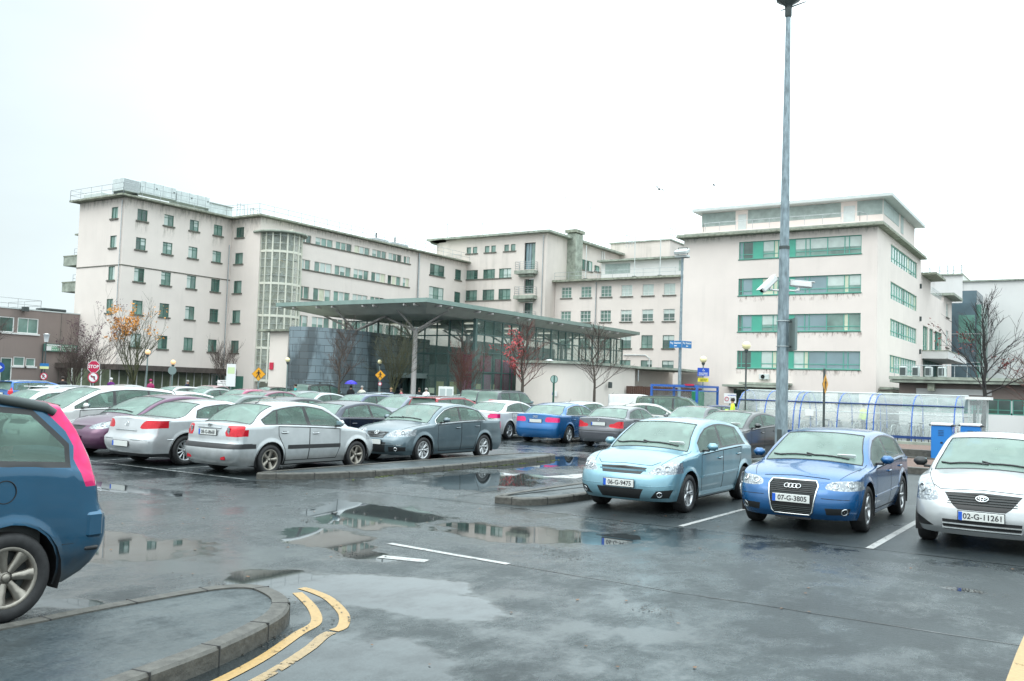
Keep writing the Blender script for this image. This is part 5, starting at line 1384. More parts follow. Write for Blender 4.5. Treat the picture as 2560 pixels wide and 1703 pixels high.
def build_car(label, s, col, rimm=None, style='spoke', nsp=5, doors=(), dlo=None, dlo_rear=None, pillars=(), hl=None, tl=None, grille=None, intake=(), strips=(), bumpline=None, bumpm=None,
              stripm=None, plate_f=None, plate_r=None, mirror=None, rails=False, antenna=None, wipers=True, chromedlo=False, seats=True, group='cars parked in the hospital car park', name='parked_car', cat='car',
              flare=0.016, handles=True, tlm=None, spoiler=False, tlclear=None, pf_z=0.42, pr_z=0.80, fogs=(), trimw=.022, detail=True, permit=False, hood=True, tail_lines=True):
    rimm = rimm or ALLOY
    root = empty(name, label, cat, group=group)
    bm, lr, ls, lp = car_bm(s)
    side = lambda f: f.calc_center_median().x > 0.35
    # wheel arches
    for ya in (s.wb/2, -s.wb/2):
        R = s.wr+0.055
        for k, rad_ in enumerate((R+0.075, R+0.03, R) if detail else (R,)):
            poly = [(ya+rad_*math.cos(PI*2*i/24), s.wr+rad_*math.sin(PI*2*i/24)) for i in range(24)]
            fs = cut(bm, poly, 'y', lambda f: f[lr] == 0 and f[lp] != 11 and f.calc_center_median().x > s.W/2-0.32)
            if rad_ == R:
                for f in fs: f[lp] = 11
        for v in bm.verts:
            if v.co.x > s.W/2-0.3 and v.co.z < s.zs(v.co.y)-.02:
                d = math.hypot(v.co.y-ya, v.co.z-s.wr)
                if d < R+0.08: v.co.x += flare*(1-sstep(R+.005, R+0.08, d))
    # glass
    for f in bm.faces:
        if f[lr] == 3 and f[ls] == 1: f[lp] = 1
        if f[lr] == 3 and f[ls] == 2: f[lp] = 2
    if not dlo: dlo = (s.yc-0.12, s.yrh+0.05, s.yrb+0.25)
    yA, yT, yBt = dlo            # front tip, rear top, rear bottom
    def outline_dlo(m0, m1):
        bot = [(yA-(yA-yBt)*i/4, s.zs(yA-(yA-yBt)*i/4)+0.022+m0) for i in range(5)]
        top = []
        for i in range(9):
            y = yT+(yA-0.02-yT)*i/8; Bz = s.B(y)[1]; top.append((y, max(Bz-0.012-m1, s.zs(y)+0.03+m0)))
        return bot+([dlo_rear] if dlo_rear else [])+top
    pol = outline_dlo(0, 0)
    fs = cut(bm, pol, 'y', lambda f: f[lr] in (1, 2) and f[lp] == 0 and f.calc_center_median().x > 0.3)
    for f in fs: f[lp] = 4
    inner = offset_poly(pol, -trimw)
    fs = cut(bm, inner, 'y', lambda f: f[lp] == 4)
    for f in fs: f[lp] = 3
    for (yb, yt, w_) in pillars:
        zt_ = s.B(yt)[1]+.02; zb_ = s.zs(yb)
        fs = cut(bm, [(yb-w_/2, zb_), (yb+w_/2, zb_), (yt+w_/2*.8, zt_), (yt-w_/2*.8, zt_)], 'y', lambda f: f[lp] == 3)
        for f in fs: f[lp] = 4
    # lamps, grille
    if hl:
        for f in cut(bm, smooth_path(hl[0], 3, True), 'x', lambda f: f.calc_center_median().y > s.yf-hl[1] and f[lp] == 0 and f[lr] != 2 or (f[lp] == 0 and f.calc_center_median().y > s.yf-hl[1])): f[lp] = 7
    if tl:
        if tl[0] == 'xz':
            for f in cut(bm, smooth_path(tl[1], 2, True), 'x', lambda f: f.calc_center_median().y < s.yr+tl[2] and f[lp] == 0): f[lp] = 8
            if len(tl) > 3:
                for f in cut(bm, tl[3], 'y', lambda f: f.calc_center_median().x > s.W/2-0.30 and f[lp] == 0): f[lp] = 8
        else:
            for f in cut(bm, tl[1], 'y', lambda f: f.calc_center_median().x > tl[2] and f[lp] in (0, 4)): f[lp] = 8
    if tlclear:
        for f in cut(bm, tlclear, 'y', lambda f: f[lp] == 8): f[lp] = 15
    if grille:
        for f in cut(bm, grille, 'x', lambda f: f.calc_center_median().y > s.yf-0.55 and f[lp] == 0): f[lp] = 9
    for pol in intake:
        for f in cut(bm, pol, 'x', lambda f: f.calc_center_median().y > s.yf-0.7 and f[lp] == 0): f[lp] = 13
    for (pol, y_or) in strips:
        for f in cut(bm, pol, 'y', lambda f: f.calc_center_median().x > s.W/2-0.30 and f[lp] == 0 and f[lr] == 0): f[lp] = 12
        if y_or == 'rear':
            z0, z1 = min(p[1] for p in pol), max(p[1] for p in pol)
            for f in cut(bm, [(0, z0), (1, z0), (1, z1), (0, z1)], 'x', lambda f: f.calc_center_median().y < s.yr+0.5 and f[lp] == 0 and f[lr] == 0): f[lp] = 12
    gaps = []
    if detail:
        for k, pol in enumerate(doors):
            for f in cut(bm, offset_poly(pol, 0.009), 'y', lambda f: f.calc_center_median().x > s.W/2-0.30 and f[lp] in (0, 12) and f[lr] == 0): f[lp] = 10 if f[lp] == 0 else f[lp]
            for f in cut(bm, offset_poly(pol, -0.008), 'y', lambda f: f[lp] == 10): f[lp] = 5+k
        # bonnet and boot shut lines run along the shoulder
        def line(y0, y1, z0f, z1f, ax='y', flt=None):
            pass
        if False:
            for f in list(bm.faces):
                pass
            ye = s.yf-s.ryf*0.55
            pol = [(s.yc+0.02, s.zs(s.yc)+0.012), (ye, s.zs(ye)+0.012), (ye, s.zs(ye)+0.021), (s.yc+0.02, s.zs(s.yc)+0.021)]
            mid_ = [(s.yc+0.02+(ye-s.yc-.02)*i/5) for i in range(6)]
            pol = [(y, s.zs(y)+0.010) for y in mid_]+[(y, s.zs(y)+0.020) for y in reversed(mid_)]
            for f in cut(bm, pol, 'y', lambda f: f[lr] in (1, 2) and f[lp] == 0 and f.calc_center_median().x > .3): f[lp] = 10
        if bumpline:
            zf, zr = bumpline
            for z, ff in ((zf, lambda f: f.calc_center_median().y > s.wb/2+0.12), (zr, lambda f: f.calc_center_median().y < -s.wb/2-0.12)):
                for f in cut(bm, [(0, z-.005), (1.2, z-.005), (1.2, z+.005), (0, z+.005)], 'x', lambda f: ff(f) and f[lp] == 0 and f[lr] == 0): f[lp] = 10
        if bumpm:
            for ff, z in ((lambda f: f.calc_center_median().y > s.wb/2, bumpm[0]), (lambda f: f.calc_center_median().y < -s.wb/2, bumpm[1]), (lambda f: True, bumpm[2])):
                for f in cut(bm, [(0, -.1), (1.2, -.1), (1.2, z), (0, z)], 'x', lambda f: ff(f) and f[lp] == 0 and f[lr] == 0): f[lp] = 14
    tree = BVHTree.FromBMesh(bm)
    def hit_front(x, z, back=False):
        r_ = tree.ray_cast(Vector((abs(x), 6 if not back else -6, z)), Vector((0, -1 if not back else 1, 0)))
        if r_[0] is None: return Vector((x, s.yf if not back else s.yr, z)), Vector((0, 1 if not back else -1, 0))
        p, nrm_ = r_[0], r_[1]
        if (nrm_.y < 0) != back: nrm_ = -nrm_
        return Vector((x, p.y, z)), Vector((nrm_.x*(1 if x >= 0 else -1), nrm_.y, nrm_.z))
    def hit_side(y, z):
        r_ = tree.ray_cast(Vector((3, y, z)), Vector((-1, 0, 0)))
        return r_[0].x if r_[0] else s.W/2
    def top_z(x, y):
        r_ = tree.ray_cast(Vector((abs(x), y, 4)), Vector((0, 0, -1))); return r_[0].z if r_[0] else s.zt(y)
    # arch wells
    groups = {}
    for f in bm.faces: groups.setdefault(f[lp], []).append(f)
    def emit(pid, name_, mats, sided, parent, matof=None):
        fs = []
        for p in pid: fs += groups.get(p, [])
        if not fs: return []
        outs = []
        for sgn in ((1, -1) if sided else (0,)):
            idx = {}; vs = []; F = []; MI = []
            for sd in ((1, -1) if sgn == 0 else (sgn,)):
                for f in fs:
                    q = []
                    for v in f.verts:
                        kx = (v.index, sd if v.co.x > 1e-4 else 0)
                        if kx not in idx: idx[kx] = len(vs); vs.append((v.co.x*sd, v.co.y, v.co.z))
                        q.append(idx[kx])
                    if sd < 0: q.reverse()
                    if len(set(q)) < 3: continue
                    F.append(tuple(q)); MI.append(matof(f) if matof else 0)
            me = bpy.data.meshes.new(name_); me.from_pydata(vs, [], F)
            for m_ in mats: me.materials.append(m_)
            me.polygons.foreach_set('material_index', MI); me.polygons.foreach_set('use_smooth', [True]*len(F)); me.update()
            outs.append(mesh_obj(name_, me, parent))
        return outs
    bm.verts.index_update()
    mats = [col, GAPM, BLACKP, stripm or BLACKP, BLACKP]
    body = emit([0, 10, 4, 12, 14], 'body', mats, False, root, lambda f: {0: 0, 10: 1, 4: 2, 12: 3, 14: 4}[f[lp]])[0]
    emit([1], 'windscreen', [SCREEN], False, root); emit([2], 'rear_window', [SCREEN], False, root)
    emit([3], 'side_window', [SIDEG], True, root)
    dr_ = []
    for k in range(len(doors)):
        if detail: dr_.append(emit([5+k], 'door', [col], True, root))
    hls = emit([7], 'headlight', [LENS], True, root)
    tls = emit([8, 15], 'tail_light', [tlm or REDLENS, CLEARP], True, root, lambda f: 1 if f[lp] == 15 else 0)
    emit([9], 'grille', [MESHM], False, root); emit([13], 'air_intake', [MESHM], False, root)
    # underbody, wells, cabin
    ub = MB(); ub.box((0, 0, s.sill+0.06), (s.W-0.42, s.wb+0.9, 0.10), BLACK)
    ub.box((0, 0, s.sill+.02), (s.W-.26, s.wb-2*s.wr-.2, .10), BLACK)
    for ya in (s.wb/2, -s.wb/2):
        for sx in (-1, 1):
            R = s.wr+0.075; vs = []; n_ = 14
            for i in range(n_+1):
                a = -0.35+(PI+0.7)*i/n_
                for x in (s.W/2-0.30, s.W/2-0.018): vs.append((sx*x, ya+R*math.cos(a), s.wr+R*math.sin(a)))
            ub.faces(vs, [(2*i, 2*i+1, 2*i+3, 2*i+2) for i in range(n_)], BLACK, True)
            vs = [(sx*(s.W/2-.30), ya, s.wr)]+[(sx*(s.W/2-.30), ya+R*math.cos(-0.35+(PI+.7)*i/n_), s.wr+R*math.sin(-0.35+(PI+.7)*i/n_)) for i in range(n_+1)]
            ub.faces(vs, [(0, i+1, i+2) for i in range(n_)], BLACK)
    ub.build('underbody', root)
    if seats:
        it = MB(); zf = 0.34; zb = s.zb1
        yq = max(s.yrb, s.yr+.62); it.box((0, (s.yc+yq)/2, zf), (s.W-.3, s.yc-yq, 0.06), INTER)
        it.box((0, s.yc-0.10, zb-0.10), (s.W-.32, 0.42, 0.20), INTER, b=.04)
        it.box((0, yq+0.28, zb-0.08), (s.W-.36, .5, 0.05), INTER)
        it.quad([(-s.W/2+.12, s.yc-.2, zf), (-s.W/2+.12, yq, zf), (-s.W/2+.12, yq, zb-.02), (-s.W/2+.12, s.yc-.2, zb-.02)], INTER)
        it.quad([(s.W/2-.12, s.yc-.2, zf), (s.W/2-.12, yq, zf), (s.W/2-.12, yq, zb-.02), (s.W/2-.12, s.yc-.2, zb-.02)], INTER)
        it.build('interior', root)
        for (x, y) in ((-.36, s.yh-.15), (.36, s.yh-.15), (-.36, s.yh-.98), (.36, s.yh-.98)):
            q = MB(); q.box((x, y+.12, .55), (.46, .48, .16), SEATM, b=.05); q.box((x, y-.16, .86), (.44, .14, .58), SEATM, V=Vector((0, .97, .24)), W=Vector((0, -.24, .97)), b=.05)
            q.box((x, y-.25, s.zb1+.26), (.25, .10, .17), SEATM, b=.04); q.build('seat', root)
        q = MB(); q.tube([(.36+.18*math.cos(a), s.yh+.28-.06*math.sin(a), s.zb1-.0+.17*math.sin(a)) for a in [i*PI/8 for i in range(17)]], .013, BLACKP, 5, cap=False); q.build('steering_wheel', root)
        q = MB(); q.box((0, s.yh+.10, s.zt(s.yh)-.10), (.24, .03, .06), BLACKP, b=.01); q.build('rear_view_mirror', root)
    # wheels
    wm = wheel_meshes(s.wr, 0.21, style, rimm, nsp)
    for ya in (s.wb/2, -s.wb/2):
        for sx in (1, -1):
            w_ = mesh_obj('wheel', wm[0], root, (sx*(s.W/2-0.125), ya, s.wr-.004), 0 if sx > 0 else PI)
            mesh_obj('tyre', wm[1], w_); mesh_obj('rim', wm[2], w_)
    # mirrors
    my, mz = s.yc-0.42, s.zs(s.yc-.42)+0.075
    for sx in (-1, 1):
        q = MB(); xm = hit_side(my, mz-.04)
        q.box((sx*(xm+0.045), my+.02, mz-.03), (0.12, 0.05, 0.035), BLACKP, b=.01)
        i0 = len(q.v); q.box((sx*(xm+0.15), my+.01, mz+.035), (0.185, 0.115, 0.125), mirror or col, b=.048)
        q.box((sx*(xm+0.15), my-.049, mz+.035), (0.15, 0.006, 0.09), PANE_B, b=.002)
        for f_ in range(len(q.sm)): q.sm[f_] = f_ > 5
        q.build('mirror', root)
    if detail:
        OLP = s.outline()
        def hw(y):
            b_ = [p for p in OLP if p[0] > .3]; h_ = s.half(y)
            for i in range(len(b_)-1):
                if b_[i+1][1] <= y <= b_[i][1]:
                    t = (y-b_[i+1][1])/max(1e-6, b_[i][1]-b_[i+1][1]); return min(h_, b_[i+1][0]*(1-t)+b_[i][0]*t)
            return h_
        for (ya_, yb_, nm) in ((s.yc, s.yh, 'windscreen_seal'), (s.yrh, s.yrb, 'rear_window_seal')):
            L1 = []
            for i in range(9):
                y = ya_+(yb_-ya_)*i/8; sx_ = hw(y)-s.wide; p_ = s.section(sx_, y, s.zs(y), s.zt(y))[NBR+NCR]; u = p_[0]/sx_
                L1.append((p_[0], y+s.bow(y)*(1-u*u), p_[1]+.002))
            def across(y, rev):
                out = []; sx_ = hw(y)-s.wide; sec = s.section(sx_, y, s.zs(y), s.zt(y))[NBR+NCR:]
                for (px, pz) in sec: u = px/sx_; out.append((px, y+s.bow(y)*(1-u*u), pz+.002))
                return out
            top_ = across(yb_, 0); bot_ = across(ya_, 0)
            q = MB()
            for sx in (-1, 1):
                for ln in (L1, top_, bot_): q.tube([(sx*a, b, c) for a, b, c in ln], .0085, BLACKP, 4, cap=False)
            q.build(nm, root) if not (s.wb > 2.85 and ya_ == s.yrh) else None
    if detail and hood:
        for sx in (-1, 1):
            q = MB(); pts_ = []
            for i in range(12):
                t = i/11; y = s.yc-.02+(s.yf-.30-s.yc+.02)*t; x = s.half(y)*(.865-.17*t*t)
                pts_.append((sx*x, y, top_z(x, y)+.0005))
            q.tube(pts_, .0042, GAPM, 4); q.build('shut_line', root)
    # handles
    if handles and detail:
        for k, pol in enumerate(doors):
            yb = min(p[0] for p in pol if p[1] > s.zb1-.2)
            for oi, o_ in enumerate(dr_[k]):
                sx = 1 if oi == 0 else -1
                y = yb+0.16; z = s.zs(y)-0.13; xm = hit_side(y, z)
                q = MB(); q.box((sx*(xm+.012), y, z), (.03, .19, .028), col if handles is True else handles, b=.010); q.box((sx*(xm-.004), y, z-.0), (.012, .12, .055), GAPM, b=.004)
                h_ = q.build('handle', o_)
    # plates
    def plate(txt, back, z, w_=0.52, h_=0.112):
        p, nn = hit_front(0.0, z, back); sgn = -1 if back else 1
        U = Vector((-sgn, 0, 0)); 
        p1, _ = hit_front(0.24, z, back)
        y = p.y+sgn*0.02
        q = MB(); q.box((0, y, z), (w_, .016, h_), PLATE, b=.004)
        q.box((0, y-sgn*.006, z), (w_+.02, .012, h_+.02), BLACKP, b=.004)
        q.box(Vector((0, y+sgn*.0085, z))-U*(w_/2-.024), (.044, .002, h_-.006), PLATEBLUE)
        q.build('number_plate', root) if not txt else None
        if txt:
            add_text(q, txt, 0.098, PLATETXT, Vector((0, y+sgn*.0105, z-.002))+U*.02, U, Z3, 0.0015, 0.95)
            q.build('number_plate', root)
    if plate_f is not None: plate(plate_f, False, pf_z)
    if plate_r is not None: plate(plate_r, True, pr_z)
    if wipers:
        q = MB()
        for (x0, x1) in ((-.52, .10), (.02, .62)):
            pts_ = []
            for i in range(6):
                x = x0+(x1-x0)*i/5; y = s.yc-.03-.02*math.sin(i/5*PI)
                yy = y+s.bowf*(1-(x/.78)**2)*.9-.03-(.05 if i == 5 else 0)
                pts_.append((x, yy, top_z(x, yy)+.014))
            q.tube(pts_, .012, BLACKP, 5)
        q.build('wiper', root)
    if rails:
        for sx in (-1, 1):
            q = MB(); pts_ = []
            for i in range(9):
                y = s.yh-.15+(s.yrh+.1-s.yh+.15)*i/8; b_ = s.B(y); pts_.append((sx*(b_[0]-.03), y, b_[1]+(.07 if 0 < i < 8 else .02)))
            q.tube(pts_, .018, METAL_D if rails is True else rails, 6); q.build('roof_rail', root)
    if antenna:
        y, l, rk = antenna; q = MB(); z = s.zt(y); q.tube([(0, y, z-.005), (0, y-l*rk, z+l)], [.008, .003], BLACKP, 5); q.box((0, y, z+.008), (.04, .08, .03), BLACKP, b=.01); q.build('aerial', root)
    if chromedlo:
        for sx in (-1, 1):
            q = MB(); pts_ = []
            for (y, z) in pol_close(outline_dlo(-.006, -.006)):
                pts_.append((sx*(hit_side(y, z)+.004), y, z))
            q.tube(pts_, .009, CHROME, 4, cap=False); q.build('window_trim', root)
    if spoiler:
        q = MB(); y = s.yrh-.02; b_ = s.B(y); q.box((0, y-.08, s.zt(y)-.005), (2*b_[0]-.12, .22, .035), col, b=.015); q.build('spoiler', root)
    if permit:
        q = MB(); yy = s.yc-.06; q.box((-.47, yy-.03+.05, s.zt(yy)+.035), (.26, .01, .05), WHITE, V=Vector((0, .8, -.6)), W=Vector((0, .6, .8))); q.build('paper_permit', root)
    for (x, z, r_, ringm) in fogs:
        for sx in (-1, 1):
            p, nn = hit_front(sx*x, z); q = MB()
            U = nn.cross(Z3).normalized(); V = U.cross(nn).normalized()
            n_ = 14
            for (ra, rb, da, db, m_) in ((r_*1.15, r_, .006, .012, ringm or CHROME), (r_, r_*.55, .008, -.01, LENS), (r_*.55, 0.001, -.01, .002, CHROME)):
                vs = []
                for rr_, dd in ((ra, da), (rb, db)):
                    for i in range(n_): a = 2*PI*i/n_; vs.append(p+U*(rr_*math.cos(a))+V*(rr_*math.sin(a))+nn*dd)
                q.faces(vs, [(i, (i+1) % n_, n_+(i+1) % n_, n_+i) for i in range(n_)], m_, True)
            q.build('lamp_reflector' if z > .52 else 'fog_light', root if z <= .52 else hls[0 if sx > 0 else 1] if hls else root)
    root['_dummy'] = 0; del root['_dummy']
    bm.free()
    return root, hit_front, hit_side, s
def side_mould(root, hs, y0, y1, z0, z1, m, h=.035, name='side_moulding'):
    for sx in (-1, 1):
        q = MB(); n_ = 10
        for i in range(n_):
            a, b = i/n_, (i+1)/n_; ya, yb = y0+(y1-y0)*a, y0+(y1-y0)*b; za, zb = z0+(z1-z0)*a, z0+(z1-z0)*b
            A = Vector((sx*(hs(ya, za)+.004), ya, za)); B = Vector((sx*(hs(yb, zb)+.004), yb, zb)); d = B-A
            q.box(((A+B)/2)[:], (d.length*1.01, .018, h), m, d.normalized(), X3*sx, Z3)
        q.build(name, root)
def pol_close(p): return list(p)+[p[0]]
def grille_bars(root, hf, xs, zs_, m, th=.014, n=10, name='grille_bar'):
    q = MB()
    for z, (x0, x1) in zip(zs_, xs):
        pts_ = [(lambda x: (x, hf(x, z)[0].y+.008, z))(x0+(x1-x0)*i/n) for i in range(n+1)]
        for i in range(n):
            a, b = Vector(pts_[i]), Vector(pts_[i+1]); d = (b-a); q.box(((a+b)/2)[:], (d.length*1.02, .012, th), m, d.normalized(), Z3.cross(d.normalized()), Z3)
    return q.build(name, root)
def ring(mb, c, U, V, N_, rx, ry, r, m, n=22):
    mb.tube([Vector(c)+U*rx*math.cos(2*PI*i/n)+V*ry*math.sin(2*PI*i/n) for i in range(n+1)], r, m, 5, cap=False)
def oval_badge(root, hf, x, z, kind, sc=1.0, back=False, m=None):
    p, nn = hf(x, z, back); sgn = -1 if back else 1; U = Vector((-sgn, 0, 0)); V = (Z3-nn*nn.z).normalized(); c = p+nn*.018; q = MB(); m = m or CHROME
    if kind == 'ovals':
        ring(q, c, U, V, nn, .062*sc, .042*sc, .006*sc, m); ring(q, c+V*.008*sc, U, V, nn, .042*sc, .017*sc, .005*sc, m); ring(q, c-V*.004*sc, U, V, nn, .016*sc, .036*sc, .005*sc, m)
    elif kind == 'four':
        for k in range(4): ring(q, c+U*(k-1.5)*.058*sc, U, V, nn, .038*sc, .038*sc, .0055*sc, m)
    else:
        ring(q, c, U, V, nn, .045*sc, .045*sc if kind == 'round' else .03*sc, .006*sc, m)
        if kind == 'round': q.tube([c-U*.022*sc+V*.03*sc, c-V*.03*sc, c+U*.022*sc+V*.03*sc], .005*sc, m, 4)
        else: q.tube([c-U*.02*sc, c+U*.02*sc], .006*sc, m, 4)
    return q.build('badge', root)
def door_polys(s, yA, yB, yC, z0=0.27, two=True):
    zs = s.zs
    a = [(yA-.10, z0), (yA-.02, .50), (yA-.03, zs(yA)-.012), (yB, zs(yB)-.012), (yB, z0)]
    if not two: return [a]
    ya = -s.wb/2+s.wr+.10
    b = [(yB-.010, z0), (yB-.010, zs(yB)-.012), (yC, zs(yC)-.012), (yC+.01, .78), (ya-.03, .50), (ya+.02, z0)]
    return [a, b]
def front_arc(hf, pts, r, m, parent, name, dy=.012, back=False):
    q = MB(); P = []
    for i in range(len(pts)-1):
        for j in range(5):
            t = j/5; x = pts[i][0]*(1-t)+pts[i+1][0]*t; z = pts[i][1]*(1-t)+pts[i+1][1]*t
            P.append((x, hf(x, z, back)[0].y+(dy if not back else -dy), z))
    x, z = pts[-1]; P.append((x, hf(x, z, back)[0].y+(dy if not back else -dy), z))
    q.tube(P, r, m, 6); return q.build(name, parent)
def place(root, x, y, rz): root.location = (x, y, 0); root.rotation_euler = (0, 0, rz)
def mir(p): return [(-a, b) for a, b in reversed(p)]+list(p) if False else p

G_ROW = 'cars parked in the hospital car park'
# --- pale blue hatchback, front right row
P_ICE = paint('pale ice blue paint', (0.26, 0.50, 0.61), 0.40, 0.30)
s = Shape(W=1.71, H=1.475, wb=2.6, fo=0.86, ro=0.72, wr=0.305, hz=.72, yc=1.04, zc=1.0, yh=.30, zh=1.40, yp=-.35, yrh=-1.34, zrh=1.375, yrb=-1.85, zrb=1.05, tz=.97, zb1=.91, zb2=.985)
c1, hf, hs, s = build_car('pale ice blue hatchback facing us, plate 06-G-9475', s, P_ICE, ALLOY, 'twin', 5, doors=door_polys(s, .82, -.18, -1.12), dlo=(.80, -1.20, -1.46), pillars=((-.20, -.24, .10), (-1.04, -1.08, .035)),
    hl=([(.45, .63), (.82, .635), (.90, .76), (.74, .815), (.60, .775), (.51, .71)], .62), grille=[(0, .617), (.33, .617), (.40, .715), (0, .735)],
    intake=([(0, .235), (.32, .235), (.40, .395), (0, .395)], [(.50, .255), (.74, .265), (.80, .40), (.60, .375)]), strips=(([( -.95, .545), (.80, .525), (.80, .565), (-.95, .585)], ''),), stripm=P_ICE,
    bumpm=(.205, .22, .19), plate_f='06-G-9475', pf_z=.47, fogs=((.64, .32, .042, None), (.70, .71, .05, None), (.585, .685, .04, None)), permit=True)
place(c1, -6.42, 15.12, PI)
q = MB(); grille_bars(c1, hf, [(-.40, .40)], [.672], P_ICE, .026, 14)
oval_badge(c1, hf, 0, .700, 'ovals', 0.95, m=CHROME)
side_mould(c1, hs, .80, -.16, .535, .545, P_ICE); side_mould(c1, hs, -.20, -.90, .548, .56, P_ICE); side_mould(c1, hs, .92, -.85, .265, .265, P_ICE, .06, 'sill_moulding')
front_arc(hf, [(-.54, .80), (-.44, .748), (0, .765), (.44, .748), (.54, .80)], .005, GAPM, c1, 'shut_line', dy=.001)
for xx in (-.62, .62): front_arc(hf, [(xx*.55, .44), (xx, .44), (xx*1.3, .47)], .004, P_ICE, c1, 'bumper_crease', dy=.002)
# --- blue premium hatchback in the middle
def streaky(name, col):
    m = paint(name, col, 0.35, 0.26)
    return m
P_BLUE = streaky('cobalt blue paint', (0.010, 0.135, 0.38))
s = Shape(W=1.765, H=1.42, wb=2.58, fo=.87, ro=.83, wr=.33, hz=.715, yc=1.00, zc=.965, yh=.20, zh=1.355, yp=-.45, yrh=-1.50, zrh=1.33, yrb=-1.98, zrb=1.02, tz=.95, zb1=.885, zb2=.965, tum=.42, rxf=.48, ryf=.42, bf=.14)
c2, hf, hs, s = build_car('cobalt blue hatchback with tall chrome framed grille, plate 07-G-3805', s, P_BLUE, ALLOY, 'spoke', 7, doors=door_polys(s, .78, -.28, -1.18), dlo=(.80, -1.50, -1.70), pillars=((-.28, -.34, .09), (-1.20, -1.28, .05)),
    hl=([(.46, .625), (.84, .615), (.93, .69), (.80, .745), (.50, .72)], .60), grille=[(0, .255), (.245, .255), (.285, .30), (.345, .66), (.305, .725), (0, .725)],
    intake=([(.47, .275), (.73, .285), (.76, .375), (.45, .37)],), bumpm=(.19, .2, .17), bumpline=None, plate_f='07-G-3805', pf_z=.475, fogs=((.69, .325, .048, None), (.74, .685, .045, None), (.56, .675, .05, None)), permit=True,
    strips=(([(-.95, .475), (.80, .455), (.80, .468), (-.95, .488)], ''),), stripm=GAPM)
place(c2, -3.73, 15.12, PI)
fr = [(-.245, .255), (-.285, .30), (-.345, .66), (-.305, .725), (.305, .725), (.345, .66), (.285, .30), (.245, .255), (-.245, .255)]
front_arc(hf, fr, .012, CHROME, c2, 'grille_surround')
grille_bars(c2, hf, [(-.33, .33)]*7, [.69, .665, .64, .615, .59, .565, .545], METAL_D, .006, 8, 'grille_slats')
grille_bars(c2, hf, [(-.27, .27)]*4, [.36, .335, .31, .285], METAL_D, .006, 8, 'grille_slats')
grille_bars(c2, hf, [(-.25, .25)], [.20], MESHM, .03, 8, 'lower_slot')
oval_badge(c2, hf, 0, .635, 'four', 0.92)
front_arc(hf, [(-.46, .755), (-.33, .765), (0, .78), (.33, .765), (.46, .755)], .005, GAPM, c2, 'shut_line', dy=.001)
side_mould(c2, hs, .80, -.25, .47, .485, P_BLUE, .022); side_mould(c2, hs, -.29, -.92, .487, .50, P_BLUE, .022)
for xx in (-1, 1): front_arc(hf, [(xx*.40, .50), (xx*.82, .49)], .005, GAPM, c2, 'bumper_crease', dy=-.001)
# --- silver hatchback at the right edge
P_SIL = paint('silver white paint', (0.66, 0.69, 0.705), 0.35, 0.28)
s = Shape(W=1.72, H=1.475, wb=2.6, fo=0.85, ro=0.72, wr=0.30, hz=.73, yc=1.04, zc=1.0, yh=.30, zh=1.40, yp=-.35, yrh=-1.42, zrh=1.38, yrb=-1.84, zrb=1.03, tz=.97, zb1=.91, zb2=.985, rxf=.46, ryf=.40)
c3, hf, hs, s = build_car('silver white hatchback cut by the right edge of the picture, plate 02-G-11261', s, P_SIL, ALLOY, 'twin', 5, doors=door_polys(s, .82, -.18, -1.12), dlo=(.80, -1.38, -1.50), pillars=((-.20, -.24, .10), (-1.10, -1.16, .035)),
    hl=([(.52, .625), (.82, .605), (.93, .70), (.90, .84), (.70, .868), (.60, .79)], .62), grille=[(0, .525), (.27, .525), (.33, .57), (.45, .725), (0, .745)],
    intake=([(0, .265), (.44, .265), (.455, .395), (0, .395)], [(.56, .29), (.78, .27), (.86, .39), (.80, .42), (.68, .36)]),
    bumpm=(.20, .22, .19), plate_f='02-G-11261', pf_z=.455, mirror=BLACKP, fogs=((.74, .745, .06, None), (.64, .70, .045, None)))
place(c3, -1.34, 15.10, PI)
grille_bars(c3, hf, [(-.45, .45)], [.345], CHROME, .016, 14, 'chrome_strip'); grille_bars(c3, hf, [(-.45, .45)], [.285], CHROME, .016, 14, 'chrome_strip'); grille_bars(c3, hf, [(-.40, .40)]*4, [.69, .66, .63, .60], METAL_D, .004, 10, 'grille_slats')
oval_badge(c3, hf, 0, .665, 'ovals', 1.15)
front_arc(hf, [(-.60, .80), (-.50, .755), (0, .775), (.50, .755), (.60, .80)], .005, GAPM, c3, 'shut_line', dy=.001)
